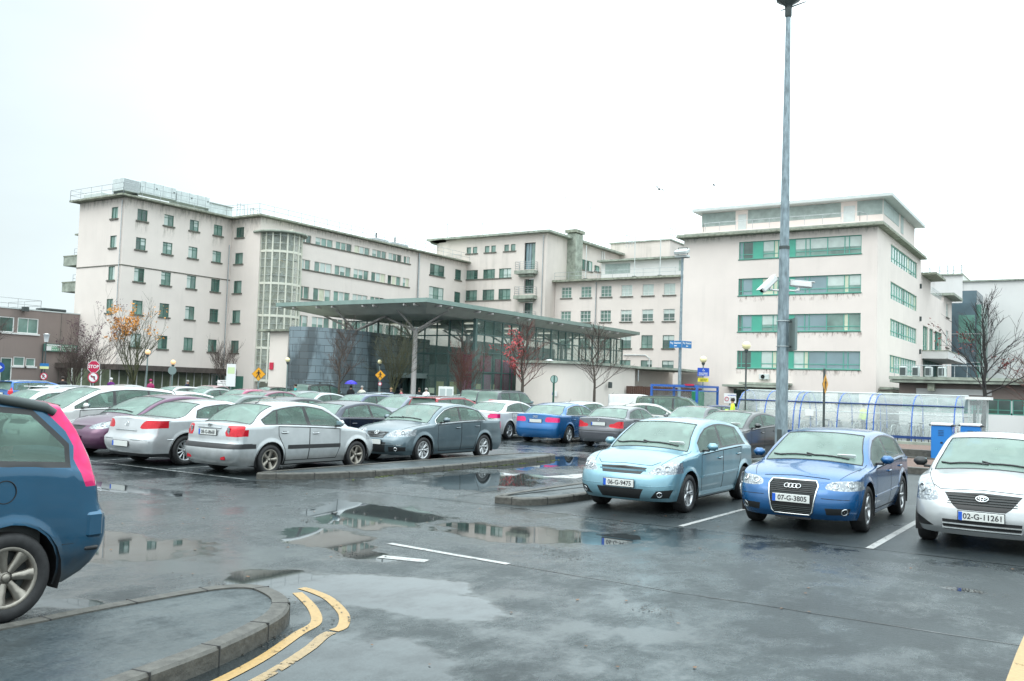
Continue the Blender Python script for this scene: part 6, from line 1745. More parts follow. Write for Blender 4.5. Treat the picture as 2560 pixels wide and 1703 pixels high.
# --- silver saloon, rear and side to us
P_KIA = paint('silver grey paint', (0.70, 0.735, 0.75), 0.40, 0.26, dirt=0.45)
s = Shape(W=1.695, H=1.47, wb=2.5, fo=.80, ro=.95, wr=.305, hz=.70, yc=1.00, zc=.99, yh=.27, zh=1.405, yp=-.30, yrh=-1.02, zrh=1.39, yrb=-1.66, zrb=1.05, tz=1.00, zb1=.90, zb2=.975, tum=.36,
          rp=[(.2, .12), (.33, .01), (.46, -.02), (.60, -.005), (.63, .055), (.8, .06), (.98, .11)], mid=[(-1.45, 1.205)])
k1, hf, hs, s = build_car('silver saloon with black rubbing strips seen from behind, front wheel by the long kerb island', s, P_KIA, ALLOY_D, 'fan', 5, doors=door_polys(s, .72, -.20, -1.06), dlo=(.78, -1.10, -1.40), dlo_rear=(-1.47, 1.10), pillars=((-.20, -.26, .11), (-1.08, -1.00, .045)),
    hl=([(.45, .62), (.82, .63), (.93, .76), (.78, .82), (.5, .74)], .5), tl=('xz', [(.50, .775), (.95, .80), (.97, .965), (.56, .985), (.50, .93)], .34), grille=[(0, .60), (.3, .60), (.34, .69), (0, .71)],
    strips=(([(-1.20, .515), (-.72, .515), (-.72, .515), (-1.2, .515)], ''), ([(-.80, .50), (.72, .49), (.72, .575), (-.80, .585)], ''), ([(-2.3, .535), (-1.62, .535), (-1.62, .625), (-2.3, .635)], 'rear')),
    plate_r='08-G-8668', pr_z=.84, antenna=(-.95, .22, -1.05), bumpline=None, handles=True, wipers=False)
place(k1, -14.83, 13.93, 0)
front_arc(hf, [(-.06, 1.0), (.06, 1.0)], .008, CHROME, k1, 'boot_trim', back=True)
oval_badge(k1, hf, 0, .965, 'flat', 0.85, back=True, m=METAL_D)
q = MB(); p, _ = hf(.50, .34, True); q.box((.50, p.y-.004, .36), (.13, .02, .085), REDLENS, b=.01); q.box((-.50, p.y-.004, .36), (.13, .02, .085), REDLENS, b=.01); q.build('reflector', k1)
for sx in (-1, 1):
    q = MB(); p, _ = hf(.545, .88, True); q.box((sx*.545, p.y-.004, .87), (.07, .016, .15), LENS, b=.01); q.build('reversing_light', k1)
# plate recess
front_arc(hf, [(-.34, .93), (.34, .93)], .012, CHROME, k1, 'boot_trim', back=True)
# --- grey saloon nose to nose with it
P_JET = paint('slate grey blue paint', (0.15, 0.215, 0.25), 0.5, 0.28)
s = Shape(W=1.78, H=1.46, wb=2.58, fo=.90, ro=1.06, wr=.315, hz=.74, yc=.98, zc=1.0, yh=.20, zh=1.39, yp=-.35, yrh=-1.05, zrh=1.37, yrb=-1.75, zrb=1.06, tz=1.03, zb1=.925, zb2=.995, tum=.40)
j1, hf, hs, s = build_car('slate grey saloon with chrome window line parked nose to nose with the silver saloon', s, P_JET, ALLOY, 'twin', 8, doors=door_polys(s, .76, -.24, -1.10), dlo=(.80, -1.15, -1.42), pillars=((-.24, -.30, .10), (-1.12, -1.05, .03)),
    hl=([(.36, .635), (.84, .655), (.95, .76), (.86, .815), (.50, .80), (.40, .74)], .60), tl=('xz', [(.5, .80), (.97, .80), (.97, .95), (.5, .97)], .32), grille=[(0, .60), (.27, .60), (.34, .745), (0, .76)],
    intake=([(0, .25), (.34, .25), (.38, .50), (0, .50)], [(.46, .28), (.80, .30), (.82, .40), (.46, .40)]), plate_f='', pf_z=.50, chromedlo=True, fogs=((.64, .345, .04, None), (.72, .73, .05, None), (.55, .72, .05, None)), tlm=REDHOT, handles=True, group=G_ROW)
place(j1, -14.88, 18.86, PI)
grille_bars(j1, hf, [(-.33, .33), (-.31, .31), (-.29, .29), (-.27, .27)], [.735, .70, .665, .63], CHROME, .011, 10)
grille_bars(j1, hf, [(-.84, .84)], [.445], CHROME, .012, 20, 'chrome_strip'); oval_badge(j1, hf, 0, .71, 'round', 1.25)
# --- silver folding roof coupe
P_AST = paint('bright silver paint', (0.76, 0.78, 0.80), 0.40, 0.25)
s = Shape(W=1.76, H=1.41, wb=2.61, fo=.93, ro=.95, wr=.325, hz=.70, yc=1.05, zc=.97, yh=.20, zh=1.35, yp=-.10, yrh=-.78, zrh=1.335, yrb=-1.50, zrb=1.03, tz=1.0, zb1=.90, zb2=.985, tum=.42, rp=[(.2, .12), (.33, .0), (.50, -.05), (.60, -.03), (.66, .05), (.8, .07), (.98, .12)])
a1, hf, hs, s = build_car('bright silver two door coupe cabriolet seen from behind, left of the silver saloon', s, P_AST, ALLOY, 'thin', 11, doors=door_polys(s, .80, -.52, -1.0, two=False), dlo=(.80, -.98, -1.06), pillars=((-.50, -.36, .03),),
    tl=('xz', [(.44, .80), (.62, .785), (.97, .83), (.97, .94), (.66, .965), (.52, .93)], .48), plate_r='', pr_z=.46, wipers=False, bumpm=(.2, .27, .18), tlm=REDLENS)
place(a1, -17.48, 13.97, 0)
oval_badge(a1, hf, 0, .875, 'round', 1.1, back=True)
front_arc(hf, [(-.36, .745), (.36, .745)], .012, CHROME, a1, 'boot_trim', back=True); front_arc(hf, [(-.86, .56), (-.30, .56)], .01, CHROME, a1, 'bumper_strip', back=True); front_arc(hf, [(.30, .56), (.86, .56)], .01, CHROME, a1, 'bumper_strip', back=True)
# --- plum hatchback
P_PLUM = paint('plum purple paint', (0.13, 0.035, 0.10), 0.45, 0.28)
s = Shape(W=1.77, H=1.455, wb=2.58, fo=.88, ro=.85, wr=.31, hz=.72, yc=1.02, zc=1.0, yh=.15, zh=1.385, yp=-.35, yrh=-1.40, zrh=1.35, yrb=-1.95, zrb=1.05, tz=.98, zb1=.92, zb2=1.0)
p1, hf, hs, s = build_car('plum purple hatchback facing us between the silver coupe and the white people carrier', s, P_PLUM, ALLOY, 'twin', 5, doors=door_polys(s, .80, -.25, -1.15), dlo=(.82, -1.40, -1.55), pillars=((-.25, -.30, .10), (-1.15, -1.2, .04)),
    hl=([(.40, .66), (.76, .66), (.90, .76), (.70, .82), (.50, .77)], .65), grille=[(0, .62), (.2, .62), (.25, .71), (0, .72)], plate_f='', fogs=((.68, .735, .045, None),), antenna=(-1.3, .12, .9))
place(p1, -20.0, 14.3, PI)
# --- white people carrier facing us
P_WHT = paint('solid white paint', (0.95, 0.96, 0.95), 0.0, 0.30)
s = Shape(W=1.78, H=1.62, wb=2.75, fo=.85, ro=.85, wr=.32, hz=.80, yc=1.35, zc=1.06, yh=.25, zh=1.545, yp=-.5, yrh=-1.85, zrh=1.53, yrb=-2.12, zrb=1.10, tz=1.02, zb1=.99, zb2=1.07, tum=.32)
m1, hf, hs, s = build_car('white people carrier with a big sloping windscreen facing us behind the plum hatchback', s, P_WHT, ALLOY, 'spoke', 5, doors=door_polys(s, 1.05, .05, -.95), dlo=(1.16, -1.80, -1.90), pillars=((.92, .70, .06), (.04, -.02, .10), (-1.0, -1.04, .09)),
    hl=([(.45, .70), (.84, .70), (.95, .86), (.75, .92), (.55, .84)], .6), grille=[(0, .62), (.36, .62), (.42, .72), (0, .74)], plate_f='')
place(m1, -22.6, 14.35, PI)
# --- blue people carrier cut by the left edge
P_MPV = paint('deep petrol blue paint', (0.008, 0.11, 0.22), 0.55, 0.30, dirt=0.85)
s = Shape(W=1.83, H=1.765, wb=2.88, fo=.92, ro=.90, wr=.338, sill=.22, hz=.85, yc=1.55, zc=1.12, yh=.45, zh=1.69, yp=-.3, yrh=-1.86, zrh=1.665, yrb=-2.20, zrb=1.24, tz=1.06, zb1=1.10, zb2=1.165, tum=.26, led=.03, rxr=.24, ryr=.17, br=.10,
          rp=[(.2, .34), (.30, .14), (.42, .03), (.58, -.02), (.74, -.01), (.80, .05), (.95, .07), (1.10, .11)], mid=[(-2.06, 1.44)])
ax_ = -1.44
v1, hf, hs, s = build_car('deep blue people carrier with a tall pink tail lamp at the left edge', s, P_MPV, ALLOY_D, 'fan', 7, doors=door_polys(s, 1.15, .05, -.98), dlo=(1.30, ax_-.19, ax_-.47), dlo_rear=(ax_-.475, 1.32), pillars=((.04, .0, .12), (-1.0, -1.03, .10)),
    tl=('yz', [(ax_-.255, 1.62), (ax_-.455, 1.42), (ax_-.515, 1.30), (ax_-.505, 1.20), (ax_-.60, .975), (ax_-.95, .985), (ax_-.95, 1.75), (ax_-.20, 1.75)], .50), tlm=REDHOT, group=G_ROW, antenna=None, flare=.012, trimw=.045, tlclear=[(ax_-.60, 1.34), (ax_-.655, 1.20), (ax_-.69, 1.0), (ax_-.69, .9), (ax_-.95, .9), (ax_-.95, 1.36)])
place(v1, -7.80, 3.74-1.44, PI)
for sx in (-1, 1):
    q = MB(); P = []
    for i in range(14):
        t = i/13; y = 1.2+(ax_-.30-1.2)*t; b_ = s.B(y); z = b_[1]+.065-.05*max(0, (t-.8)/.2); P.append((sx*(b_[0]-.0), y, z))
    P.append((sx*(s.B(ax_-.36)[0]+.02), ax_-.37, s.B(ax_-.36)[1]-.02))
    q.tube(P, [.035]*12+[.04, .04, .03], METAL_D, 8); q.build('roof_rail', v1)
q = MB()
xm = hs(ax_-.11+.0, .95)+.004
ring(q, (xm, ax_+.0, .98), Y3, Z3, X3, .085, .085, .004, GAPM, 26); ring(q, (-hs(ax_+.06, .98)-.002, ax_+.06, .98), Y3, Z3, X3, .085, .085, .004, GAPM, 26); q.build('fuel_flap', v1)
for sx in (-1,):
    yb = ax_-.66; xm = hs(yb, .62)
    q = MB(); q.box((sx*(xm-.035), yb-.03, .665), (.11, .20, .26), P_MPV, b=.05); q.build('bumper_corner', v1)
    q = MB(); q.box((sx*(xm-.05), yb-.02, .475), (.10, .16, .07), BLACKP, b=.03); q.build('rub_strip', v1)
    q = MB(); P = [(sx*(hs(y, .5+.0)+.001), y, .53-.03*(i % 2)*0) for i, y in enumerate([ax_-.42-.02*j for j in range(6)])]; q.tube(P, .004, GAPM, 4); q.build('shut_line', v1)

# --- second ranks
P_A4 = paint('royal blue paint', (0.010, 0.17, 0.48), 0.4, 0.26)
s = Shape(W=1.83, H=1.43, wb=2.81, fo=.87, ro=1.02, wr=.32, hz=.72, yc=1.05, zc=.97, yh=.2, zh=1.37, yp=-.45, yrh=-1.25, zrh=1.33, yrb=-1.95, zrb=1.03, tz=1.02, zb1=.91, zb2=.975, tum=.40)
b1, hf, hs, s = build_car('royal blue saloon seen from behind, between the white saloon and the grey saloon', s, P_A4, ALLOY, 'twin', 7, doors=door_polys(s, .80, -.25, -1.2), dlo=(.85, -1.35, -1.62), pillars=((-.25, -.30, .09), (-1.25, -1.2, .03)),
    tl=('xz', [(.40, .76), (.60, .75), (.97, .76), (.97, .88), (.60, .92), (.42, .90)], .33), plate_r='', pr_z=.78, chromedlo=True, wipers=False, tlm=REDHOT, spoiler=False)
place(b1, -17.05, 29.8, rad(3)); oval_badge(b1, hf, 0, .93, 'four', .8, back=True)
P_BM = paint('titanium grey paint', (0.155, 0.16, 0.185), 0.45, 0.26)
s = Shape(W=1.74, H=1.415, wb=2.72, fo=.80, ro=.95, wr=.315, hz=.70, yc=1.0, zc=.96, yh=.15, zh=1.36, yp=-.35, yrh=-1.12, zrh=1.32, yrb=-1.75, zrb=1.03, tz=1.0, zb1=.905, zb2=.965, tum=.40)
b2, hf, hs, s = build_car('titanium grey saloon with wide red rear lamps, right of the royal blue saloon', s, P_BM, ALLOY, 'spoke', 5, doors=door_polys(s, .75, -.30, -1.15), dlo=(.80, -1.25, -1.5), pillars=((-.30, -.35, .09), (-1.2, -1.12, .03)),
    tl=('xz', [(.42, .70), (.97, .68), (.97, .86), (.70, .90), (.55, .82), (.42, .80)], .30), plate_r='', pr_z=.80, wipers=False, tlm=REDLENS, strips=(([(-2.5, .545), (-1.7, .545), (-1.7, .575), (-2.5, .575)], 'rear'),))
place(b2, -14.42, 29.55, rad(2)); oval_badge(b2, hf, 0, .93, 'round', .7, back=True)
s = Shape(W=1.80, H=1.44, wb=2.72, fo=.92, ro=1.08, wr=.325, hz=.72, yc=1.1, zc=.98, yh=.1, zh=1.37, yp=-.4, yrh=-1.2, zrh=1.34, yrb=-2.0, zrb=1.05, tz=1.03, zb1=.92, zb2=.99, tum=.42)
P_WH2 = paint('pearl white paint', (0.92, 0.93, 0.94), 0.1, 0.28)
b3, hf, hs, s = build_car('pearl white saloon seen from behind, right of the red estate car', s, P_WH2, ALLOY, 'twin', 5, doors=door_polys(s, .80, -.30, -1.2), dlo=(.85, -1.35, -1.6), pillars=((-.30, -.35, .09), (-1.2, -1.15, .05)),
    tl=('xz', [(.50, .80), (.97, .80), (.97, .93), (.60, .95)], .38), plate_r='', wipers=False, tlm=REDHOT)
place(b3, -19.55, 29.7, rad(3))
P_NAVY = paint('dark navy paint', (0.018, 0.028, 0.060), 0.45, 0.26)
s = Shape(W=1.82, H=1.42, wb=2.76, fo=.80, ro=.98, wr=.32, hz=.70, yc=1.0, zc=.97, yh=.1, zh=1.37, yp=-.35, yrh=-1.15, zrh=1.33, yrb=-1.85, zrb=1.04, tz=1.02, zb1=.91, zb2=.975, tum=.41)
b4, hf, hs, s = build_car('dark navy saloon seen through the gap between the silver saloon and the slate grey saloon', s, P_NAVY, ALLOY, 'spoke', 5, doors=door_polys(s, .75, -.30, -1.2), dlo=(.80, -1.25, -1.5), pillars=((-.30, -.35, .10), (-1.2, -1.12, .03)),
    tl=('xz', [(.50, .78), (.97, .78), (.97, .92), (.55, .92)], .3), plate_r='', wipers=False, chromedlo=False)
place(b4, -17.35, 18.75, 0)
P_BLK = paint('black grey paint', (0.022, 0.024, 0.027), 0.4, 0.30)
s = Shape(W=1.72, H=1.48, wb=2.49, fo=.84, ro=.65, wr=.30, hz=.80, yc=1.05, zc=1.05, yh=.10, zh=1.43, yp=-.4, yrh=-1.35, zrh=1.38, yrb=-1.72, zrb=1.10, tz=1.02, zb1=.97, zb2=1.05)
b5, hf, hs, s = build_car('black hatchback facing us just left of the tall lamp mast', s, P_BLK, ALLOY, 'spoke', 5, doors=door_polys(s, .80, -.15, -1.05), dlo=(.85, -1.3, -1.45), pillars=((-.15, -.2, .10),),
    hl=([(.42, .72), (.74, .78), (.92, .90), (.74, .90), (.52, .84)], .75), grille=[(0, .36), (.42, .36), (.46, .52), (0, .54)], plate_f='', permit=True)
place(b5, -8.95, 25.4, PI-rad(4))

# --- prototypes for the far ranks, recoloured per copy
P_BASE = paint('car paint', (0.5, 0.5, 0.5), 0.4, 0.28)
def proto(kind):
    if kind == 'hatch':
        s = Shape(yrb=-1.86); kw = dict(dlo=(.75, -1.40, -1.55), pillars=((-.2, -.25, .1),), tl=('xz', [(.55, .75), (.95, .75), (.95, 1.05), (.62, 1.05)], .25))
    elif kind == 'saloon':
        s = Shape(W=1.77, H=1.45, wb=2.65, fo=.88, ro=1.0, yc=1.0, yh=.15, yrh=-1.1, zrh=1.35, yrb=-1.8, zrb=1.04, tz=1.02, tum=.4); kw = dict(dlo=(.8, -1.2, -1.45), pillars=((-.25, -.3, .1), (-1.15, -1.1, .03)), tl=('xz', [(.5, .78), (.95, .78), (.95, .93), (.55, .93)], .3))
    elif kind == 'estate':
        s = Shape(W=1.77, H=1.5, wb=2.65, fo=.88, ro=.98, yc=1.0, yh=.15, yrh=-2.0, zrh=1.44, yrb=-2.22, zrb=1.03, tz=.98, tum=.36, zh=1.42); kw = dict(dlo=(.8, -1.95, -2.02), pillars=((-.25, -.3, .1), (-1.2, -1.22, .08)), rails=METAL, tl=('xz', [(.6, .8), (.95, .8), (.95, 1.12), (.7, 1.12)], .25), spoiler=True)
    elif kind == 'suv':
        s = Shape(W=1.82, H=1.80, wb=2.65, fo=.85, ro=.85, wr=.36, sill=.32, hz=.95, yc=1.05, zc=1.18, yh=.4, zh=1.72, yp=-.3, yrh=-1.95, zrh=1.72, yrb=-2.12, zrb=1.18, tz=1.1, zb1=1.10, zb2=1.14, tum=.26, fp=[(.3, -.1), (.45, 0), (.7, 0), (.95, -.08)], rp=[(.3, .08), (.5, 0), (1.1, .03)])
        kw = dict(dlo=(.9, -1.85, -1.9), pillars=((-.2, -.22, .1), (-1.15, -1.17, .1)), tl=('xz', [(.72, .85), (.97, .85), (.97, 1.25), (.74, 1.25)], .2), rails=True)
    else:
        s = Shape(W=1.72, H=1.80, wb=2.6, fo=.80, ro=.75, hz=.85, yc=1.15, zc=1.10, yh=.55, zh=1.68, yp=0, yrh=-1.98, zrh=1.76, yrb=-2.04, zrb=1.2, tz=1.1, zb1=1.0, zb2=1.05, tum=.14); kw = dict(dlo=(.95, .02, -.02), pillars=())
    r, _, _, _ = build_car('x', s, P_BASE, ALLOY, 'spoke', 5, detail=False, wipers=False, handles=False, hl=([(.5, s.hz-.1), (.85, s.hz-.1), (.95, s.hz+.05), (.6, s.hz+.05)], .5), grille=[(0, s.hz-.12), (.35, s.hz-.12), (.4, s.hz-.02), (0, s.hz-.01)], plate_r='', plate_f='', antenna=(s.yrh+.15, .14, -.9), seats=True, **kw)
    freeze(r); return r
PROTO = {k: proto(k) for k in ('hatch', 'saloon', 'estate', 'suv', 'van')}
used = set()
PAINTS = {}
def rank_car(kind, x, y, rz, colname, rgb, label, metal=.35, cat='car'):
    key = colname
    if key not in PAINTS: PAINTS[key] = paint(colname+' paint', rgb, metal, .28)
    pm = PAINTS[key]
    if kind in used: r = copy_tree(PROTO[kind])
    else: r = PROTO[kind]; used.add(kind)
    def rec(o):
        if o.type == 'MESH':
            for i, sl in enumerate(o.material_slots):
                if sl.material == P_BASE: sl.link = 'OBJECT'; sl.material = pm
        for c in (KIDS.get(o.name) if o in PROTO.values() or o.name in KIDS else [c for c in bpy.data.objects if c.parent == o]) or []: rec(c)
    place(r, x, y, rz); r['label'] = label; r['category'] = cat; r['group'] = G_ROW
    LATE.append((r, pm)); return r
LATE = []
def paint_all():
    ch = {}
    for o in bpy.data.objects:
        if o.parent: ch.setdefault(o.parent.name, []).append(o)
    def rec(o, pm):
        if o.type == 'MESH':
            for sl in o.material_slots:
                if sl.link == 'DATA' and sl.material == P_BASE: sl.link = 'OBJECT'; sl.material = pm
        for c in ch.get(o.name, []): rec(c, pm)
    for r, pm in LATE: rec(r, pm)
W_, S_, G_ = (0.93, .94, .93), (.62, .65, .66), (.10, .115, .12)
R180 = PI
for a in [
    ('hatch', -25.1, 14.2, R180, 'plain white', W_, 'white hatchback facing us, mostly behind the blue people carrier', 0),
    ('estate', -30.2, 19.0, 0, 'plain white', W_, 'long white estate car with dark roof rails near the left edge'),
    ('saloon', -27.6, 19.1, 0, 'dark cherry', (.10, .02, .03), 'dark cherry saloon, only its roof showing between the white estate and a white saloon'),
    ('saloon', -25.9, 19.0, R180, 'plain white', W_, 'white saloon with a low roof right of the long white estate'),
    ('saloon', -22.5, 18.9, R180, 'grey green', (.16, .20, .19), 'grey green saloon roof right behind the silver coupe and white people carrier'),
    ('saloon', -20.0, 19.1, 0, 'midnight', (.02, .025, .035), 'midnight dark saloon just behind the roof of the silver saloon'),
    ('saloon', -33.2, 19.2, R180, 'sage silver', (.38, .43, .41), 'sage silver saloon in front of the striped blue car at the left'),
    ('saloon', -22.15, 29.6, 0, 'x', W_, 'x'),
    ('saloon', -24.7, 29.4, R180, 'dusk blue grey', (.16, .19, .25), 'dusk blue grey saloon facing us, left of the red estate car'),
    ('hatch', -27.2, 29.6, R180, 'smoky blue', (.07, .10, .19), 'smoky blue hatchback with a pale windscreen above the dark navy saloon'),
    ('saloon', -29.9, 29.5, R180, 'light silver', S_, 'light silver saloon right of the dark four wheel drive with roof bars'),
    ('saloon', -32.3, 29.5, 0, 'berry', (.20, .03, .08), 'berry red saloon with a faint pink roof line behind the silver saloon aerial'),
    ('hatch', -34.8, 29.6, R180, 'raspberry', (.45, .06, .16), 'raspberry pink hatchback, its curved roof bright among grey ones'),
    ('saloon', -37.3, 29.4, R180, 'mid silver', (.36, .39, .38), 'mid silver saloon left of the raspberry pink hatchback'),
    ('hatch', -40.0, 29.6, R180, 'pearl silver', (.55, .56, .57), 'pearl silver hatchback behind the dark cherry roof'),
    ('estate', -46.6, 26.5, 0, 'striped blue', (.03, .20, .62), 'bright blue car with roof rails near the brown building'),
    ('hatch', -50.5, 28.5, 0, 'bright blue', (.03, .22, .60), 'bright blue hatchback at the very left edge behind the people carrier'),
    ('hatch', -18.6, 34.2, 0, 'plain white', W_, 'white hatchback seen from behind with a wide rear window, behind the royal blue saloon'),
    ('saloon', -16.9, 37.2, rad(-62), 'cream white', (.68, .68, .64), 'cream white saloon parked side on, pointing right, beyond the grey saloon'),
    ('saloon', -13.6, 34.0, R180, 'graphite', (.09, .10, .11), 'graphite saloon facing us behind the pale ice blue hatchback roof'),
    ('suv', -17.4, 41.5, rad(-75), 'bottle green', (.02, .075, .035), 'bottle green off road car inside the blue shelter frame'),
    ('saloon', -15.3, 42.4, rad(-70), 'deep navy', (.012, .03, .10), 'deep navy saloon between the green off road car and the cycle shelter'),
    ('van', -24.4, 52.0, rad(-80), 'plain white', W_, 'small white van beside the blue shelter frame'),
    ('suv', -26.3, 40.0, 0, 'steel grey', (.10, .115, .13), 'steel grey off road car with a dark rear window below the red leaved tree'),
    ('suv', -30.3, 44.0, 0, 'soft black', (.02, .02, .022), 'soft black taxi like car left of the steel grey off road car'),
    ('hatch', -33.6, 45.8, rad(90), 'moss silver', (.25, .32, .27), 'moss silver car side on in front of the pavilion glass'),
    ('hatch', -33.5, 38.2, 0, 'powder blue', (.33, .42, .47), 'powder blue small car under the pedestrian warning sign'),
    ('suv', -43.4, 43.6, 0, 'charcoal', (.035, .042, .04), 'charcoal off road car with roof bars and a spare wheel before the slate wall'),
    ('hatch', -51.3, 46.0, R180, 'olive grey', (.07, .085, .07), 'olive grey car in front of the small white box building'),
    ('hatch', -50.3, 40.5, rad(25), 'red white', (.55, .30, .32), 'pale red car by the white direction sign'),
    ('saloon', -35.2, 34.3, 0, 'pewter', (.25, .28, .29), 'pewter saloon one row behind the raspberry and berry red cars'),
    ('saloon', -44.0, 29.8, 0, 'plain silver', (.50, .52, .52), 'plain silver saloon furthest left in the rank of pink and silver cars'),
    ('hatch', -29.0, 34.4, R180, 'teal grey', (.17, .23, .24), 'teal grey hatchback one row behind the smoky blue hatchback'),
]:
    if a[4] == 'x': continue
    rank_car(*a[:7], metal=0.1 if 'white' in a[4] else .4)
rr_ = rank_car('estate', -22.1, 29.6, 0, 'pillar box red', (.42, .02, .03), 'bright red estate car with silver roof rails behind the slate grey saloon')
paint_all()
# roof bars and spare wheel of the charcoal off road car
q = MB()
for y in (42.6, 43.9): q.box((-43.4, y, 1.90), (1.5, .06, .05), METAL_D); [q.box((-43.4+dx, y, 1.85), (.05, .06, .1), METAL_D) for dx in (-.7, .7)]
o = q.build('roof_bars'); tag(o, 'black roof bars strapped on the charcoal off road car', 'roof bars')
# ------------------------------------------------------------------ bare trees
BARK = mat('wet grey brown bark', (0.075, 0.062, 0.050), 0.8, var=0.35, scale=9)
BARK_G = mat('mossy bark', (0.085, 0.088, 0.040), 0.85, var=0.4, scale=5)
BARK_D = mat('dark wet bark', (0.022, 0.019, 0.018), 0.6, var=0.3, scale=9)
TWIG = mat('brown twigs', (0.085, 0.060, 0.050), 0.8)
TWIG_G = mat('olive twigs', (0.075, 0.078, 0.045), 0.8)
TWIG_R = mat('reddish twigs', (0.12, 0.050, 0.040), 0.8)
TWIG_D = mat('dark twigs', (0.030, 0.023, 0.022), 0.7)
ORANGE = mat('orange leaves', (0.62, 0.27, 0.05), 0.6, var=0.3, scale=3)
REDLF = mat('red leaves', (0.42, 0.06, 0.065), 0.6, var=0.35, scale=4)
PURPLF = mat('purple leaves', (0.10, 0.045, 0.065), 0.7, var=0.35, scale=4)
def bare_tree(label, x, y, h, fork, tr, seed, style='vase', spread=1.0, bark=BARK, twig=TWIG, leaves=(), group='bare winter trees in front of the hospital', base=0.0, density=1.0, minr=0.012, lean=0.0):
    R = random.Random(seed); tk = MB(); tw = MB(); tips = []
    def seg(p, d, L_, r0, r1, mb, m, n, lev):
        pts = [p]; rs = [r0]; k = 4 if lev < 2 else 3; dd = Vector(d)
        for i in range(k):
            dd = (dd + Vector((R.gauss(0, .10), R.gauss(0, .10), .06 if lev else 0.02))).normalized()
            pts.append(pts[-1]+dd*L_/k); rs.append(r0+(r1-r0)*(i+1)/k)
        mb.tube(pts, rs, m, n, cap=False); return pts, rs, dd
    def grow(p, d, L_, r, lev):
        mb, m, n = (tk, bark, 8 if lev == 0 else 6) if lev < 2 else (tw, twig, 4 if lev == 2 else 3)
        pts, rs, dd = seg(p, d, L_, r, r*0.45, mb, m, n, lev)
        if lev >= 4 or L_ < 0.18: tips.append(pts[-1]); return
        if lev >= 3: tips.append(pts[-1])
        nchild = max(2, int(round((5, 6, 5, 4)[min(lev, 3)]*density)))
        for i in range(nchild):
            t = (0.18 if lev else .3)+(.82 if lev else .7)*(i+R.random()*.6)/nchild
            t = min(t, .98); k = min(int(t*(len(pts)-1)), len(pts)-2); u = t*(len(pts)-1)-k
            q = pts[k].lerp(pts[k+1], u); rr = rs[k]*(1-u)+rs[k+1]*u
            az = R.uniform(0, 2*PI); side = Vector((math.cos(az), math.sin(az), 0)); side = (side-dd*side.dot(dd)); side = side.normalized() if side.length > .1 else Vector((1, 0, 0))
            ang = R.uniform(.38, .72)*(1.0 if style != 'column' else .7)
            nd = (dd*math.cos(ang)+side*math.sin(ang)+Z3*.10).normalized()
            grow(q, nd, L_*R.uniform(.42, .66), max(minr, min(rr*.7, r*.55)), lev+1)
    root = empty('bare_tree', label, 'tree', (x, y, base), group=group)
    trunk = [(lean*0, 0, -0.05), (lean*.3, 0, fork*.5), (lean*.6, 0, fork)]
    tk.tube(trunk, [tr*1.25, tr, tr*.9], bark, 10, cap=False)
    top = Vector(trunk[-1])
    if style == 'vase':
        n = int(9*density)
        for i in range(n):
            az = 2*PI*i/n+R.uniform(-.3, .3); tilt = R.uniform(.12, .62)*spread
            d = Vector((math.cos(az)*math.sin(tilt), math.sin(az)*math.sin(tilt), math.cos(tilt)))
            grow(top-Z3*R.uniform(0, fork*.18), d, (h-fork)*R.uniform(.80, 1.05)/max(.75, math.cos(tilt))*.86, tr*R.uniform(.32, .5), 1)
    elif style == 'leader':
        hh = h-fork; pts = [top+Vector((R.gauss(0, .05)*i, R.gauss(0, .05)*i, hh*i/6)) for i in range(7)]
        tk.tube(pts, [tr*.85*(1-i/6.6) for i in range(7)], bark, 8, cap=False)
        n = int(22*density)
        for i in range(n):
            t = (i+R.random())/n*.92; q = pts[0].lerp(pts[-1], t); az = i*2.4+R.uniform(-.3, .3); tilt = R.uniform(.75, 1.15)*(1-.4*t)
            d = Vector((math.cos(az)*math.sin(tilt), math.sin(az)*math.sin(tilt), math.cos(tilt)))
            grow(q, d, hh*.50*spread*(1-t*.75)*R.uniform(.75, 1.1), max(.014, tr*.35*(1-t)), 2)
    else:
        n = int(7*density)
        for i in range(n):
            az = 2*PI*i/n+R.uniform(-.4, .4); tilt = R.uniform(.1, .38)*spread
            d = Vector((math.cos(az)*math.sin(tilt), math.sin(az)*math.sin(tilt), math.cos(tilt)))
            grow(top-Z3*R.uniform(0, fork*.3), d, (h-fork)*R.uniform(.7, .95), tr*.45, 1)
    zm = max(v[2] for v in tw.v); k_ = h/zm
    for q_ in (tk, tw): q_.v = [(v[0]*k_, v[1]*k_, v[2]*k_) for v in q_.v]
    tips = [t*k_ for t in tips]
    tk.build('trunk', root, fix=False); cr_ = tw.build('crown', root, fix=False)
    for (dirv, frac, m, sz, cnt, rad_) in leaves:
        lf = MB(); cpos = Vector(dirv); cand = [t for t in tips if (t-cpos).length < rad_]
        if not cand: cand = tips
        for i in range(cnt):
            t = R.choice(cand)+Vector((R.gauss(0, .08), R.gauss(0, .08), R.gauss(0, .08)))
            a, b = Vector((R.gauss(0, 1), R.gauss(0, 1), R.gauss(0, 1))).normalized(), Vector((R.gauss(0, 1), R.gauss(0, 1), R.gauss(0, 1))).normalized()
            s_ = sz*R.uniform(.5, 1.2); lf.quad([t-a*s_, t+b*s_*.6, t+a*s_, t-b*s_*.6], m)
        lf.build('leaves', root, fix=False)
    return root
bare_tree('large vase shaped tree with a clump of orange leaves on its left side', -55.5, 37.8, 8.3, 2.2, .17, 3, 'vase', 1.0, BARK_G, TWIG_G, density=.85, leaves=[((-1.2, -1.0, 5.9), 1, ORANGE, .095, 1000, 1.7), ((1.6, .6, 5.6), 1, ORANGE, .10, 90, 1.2)])
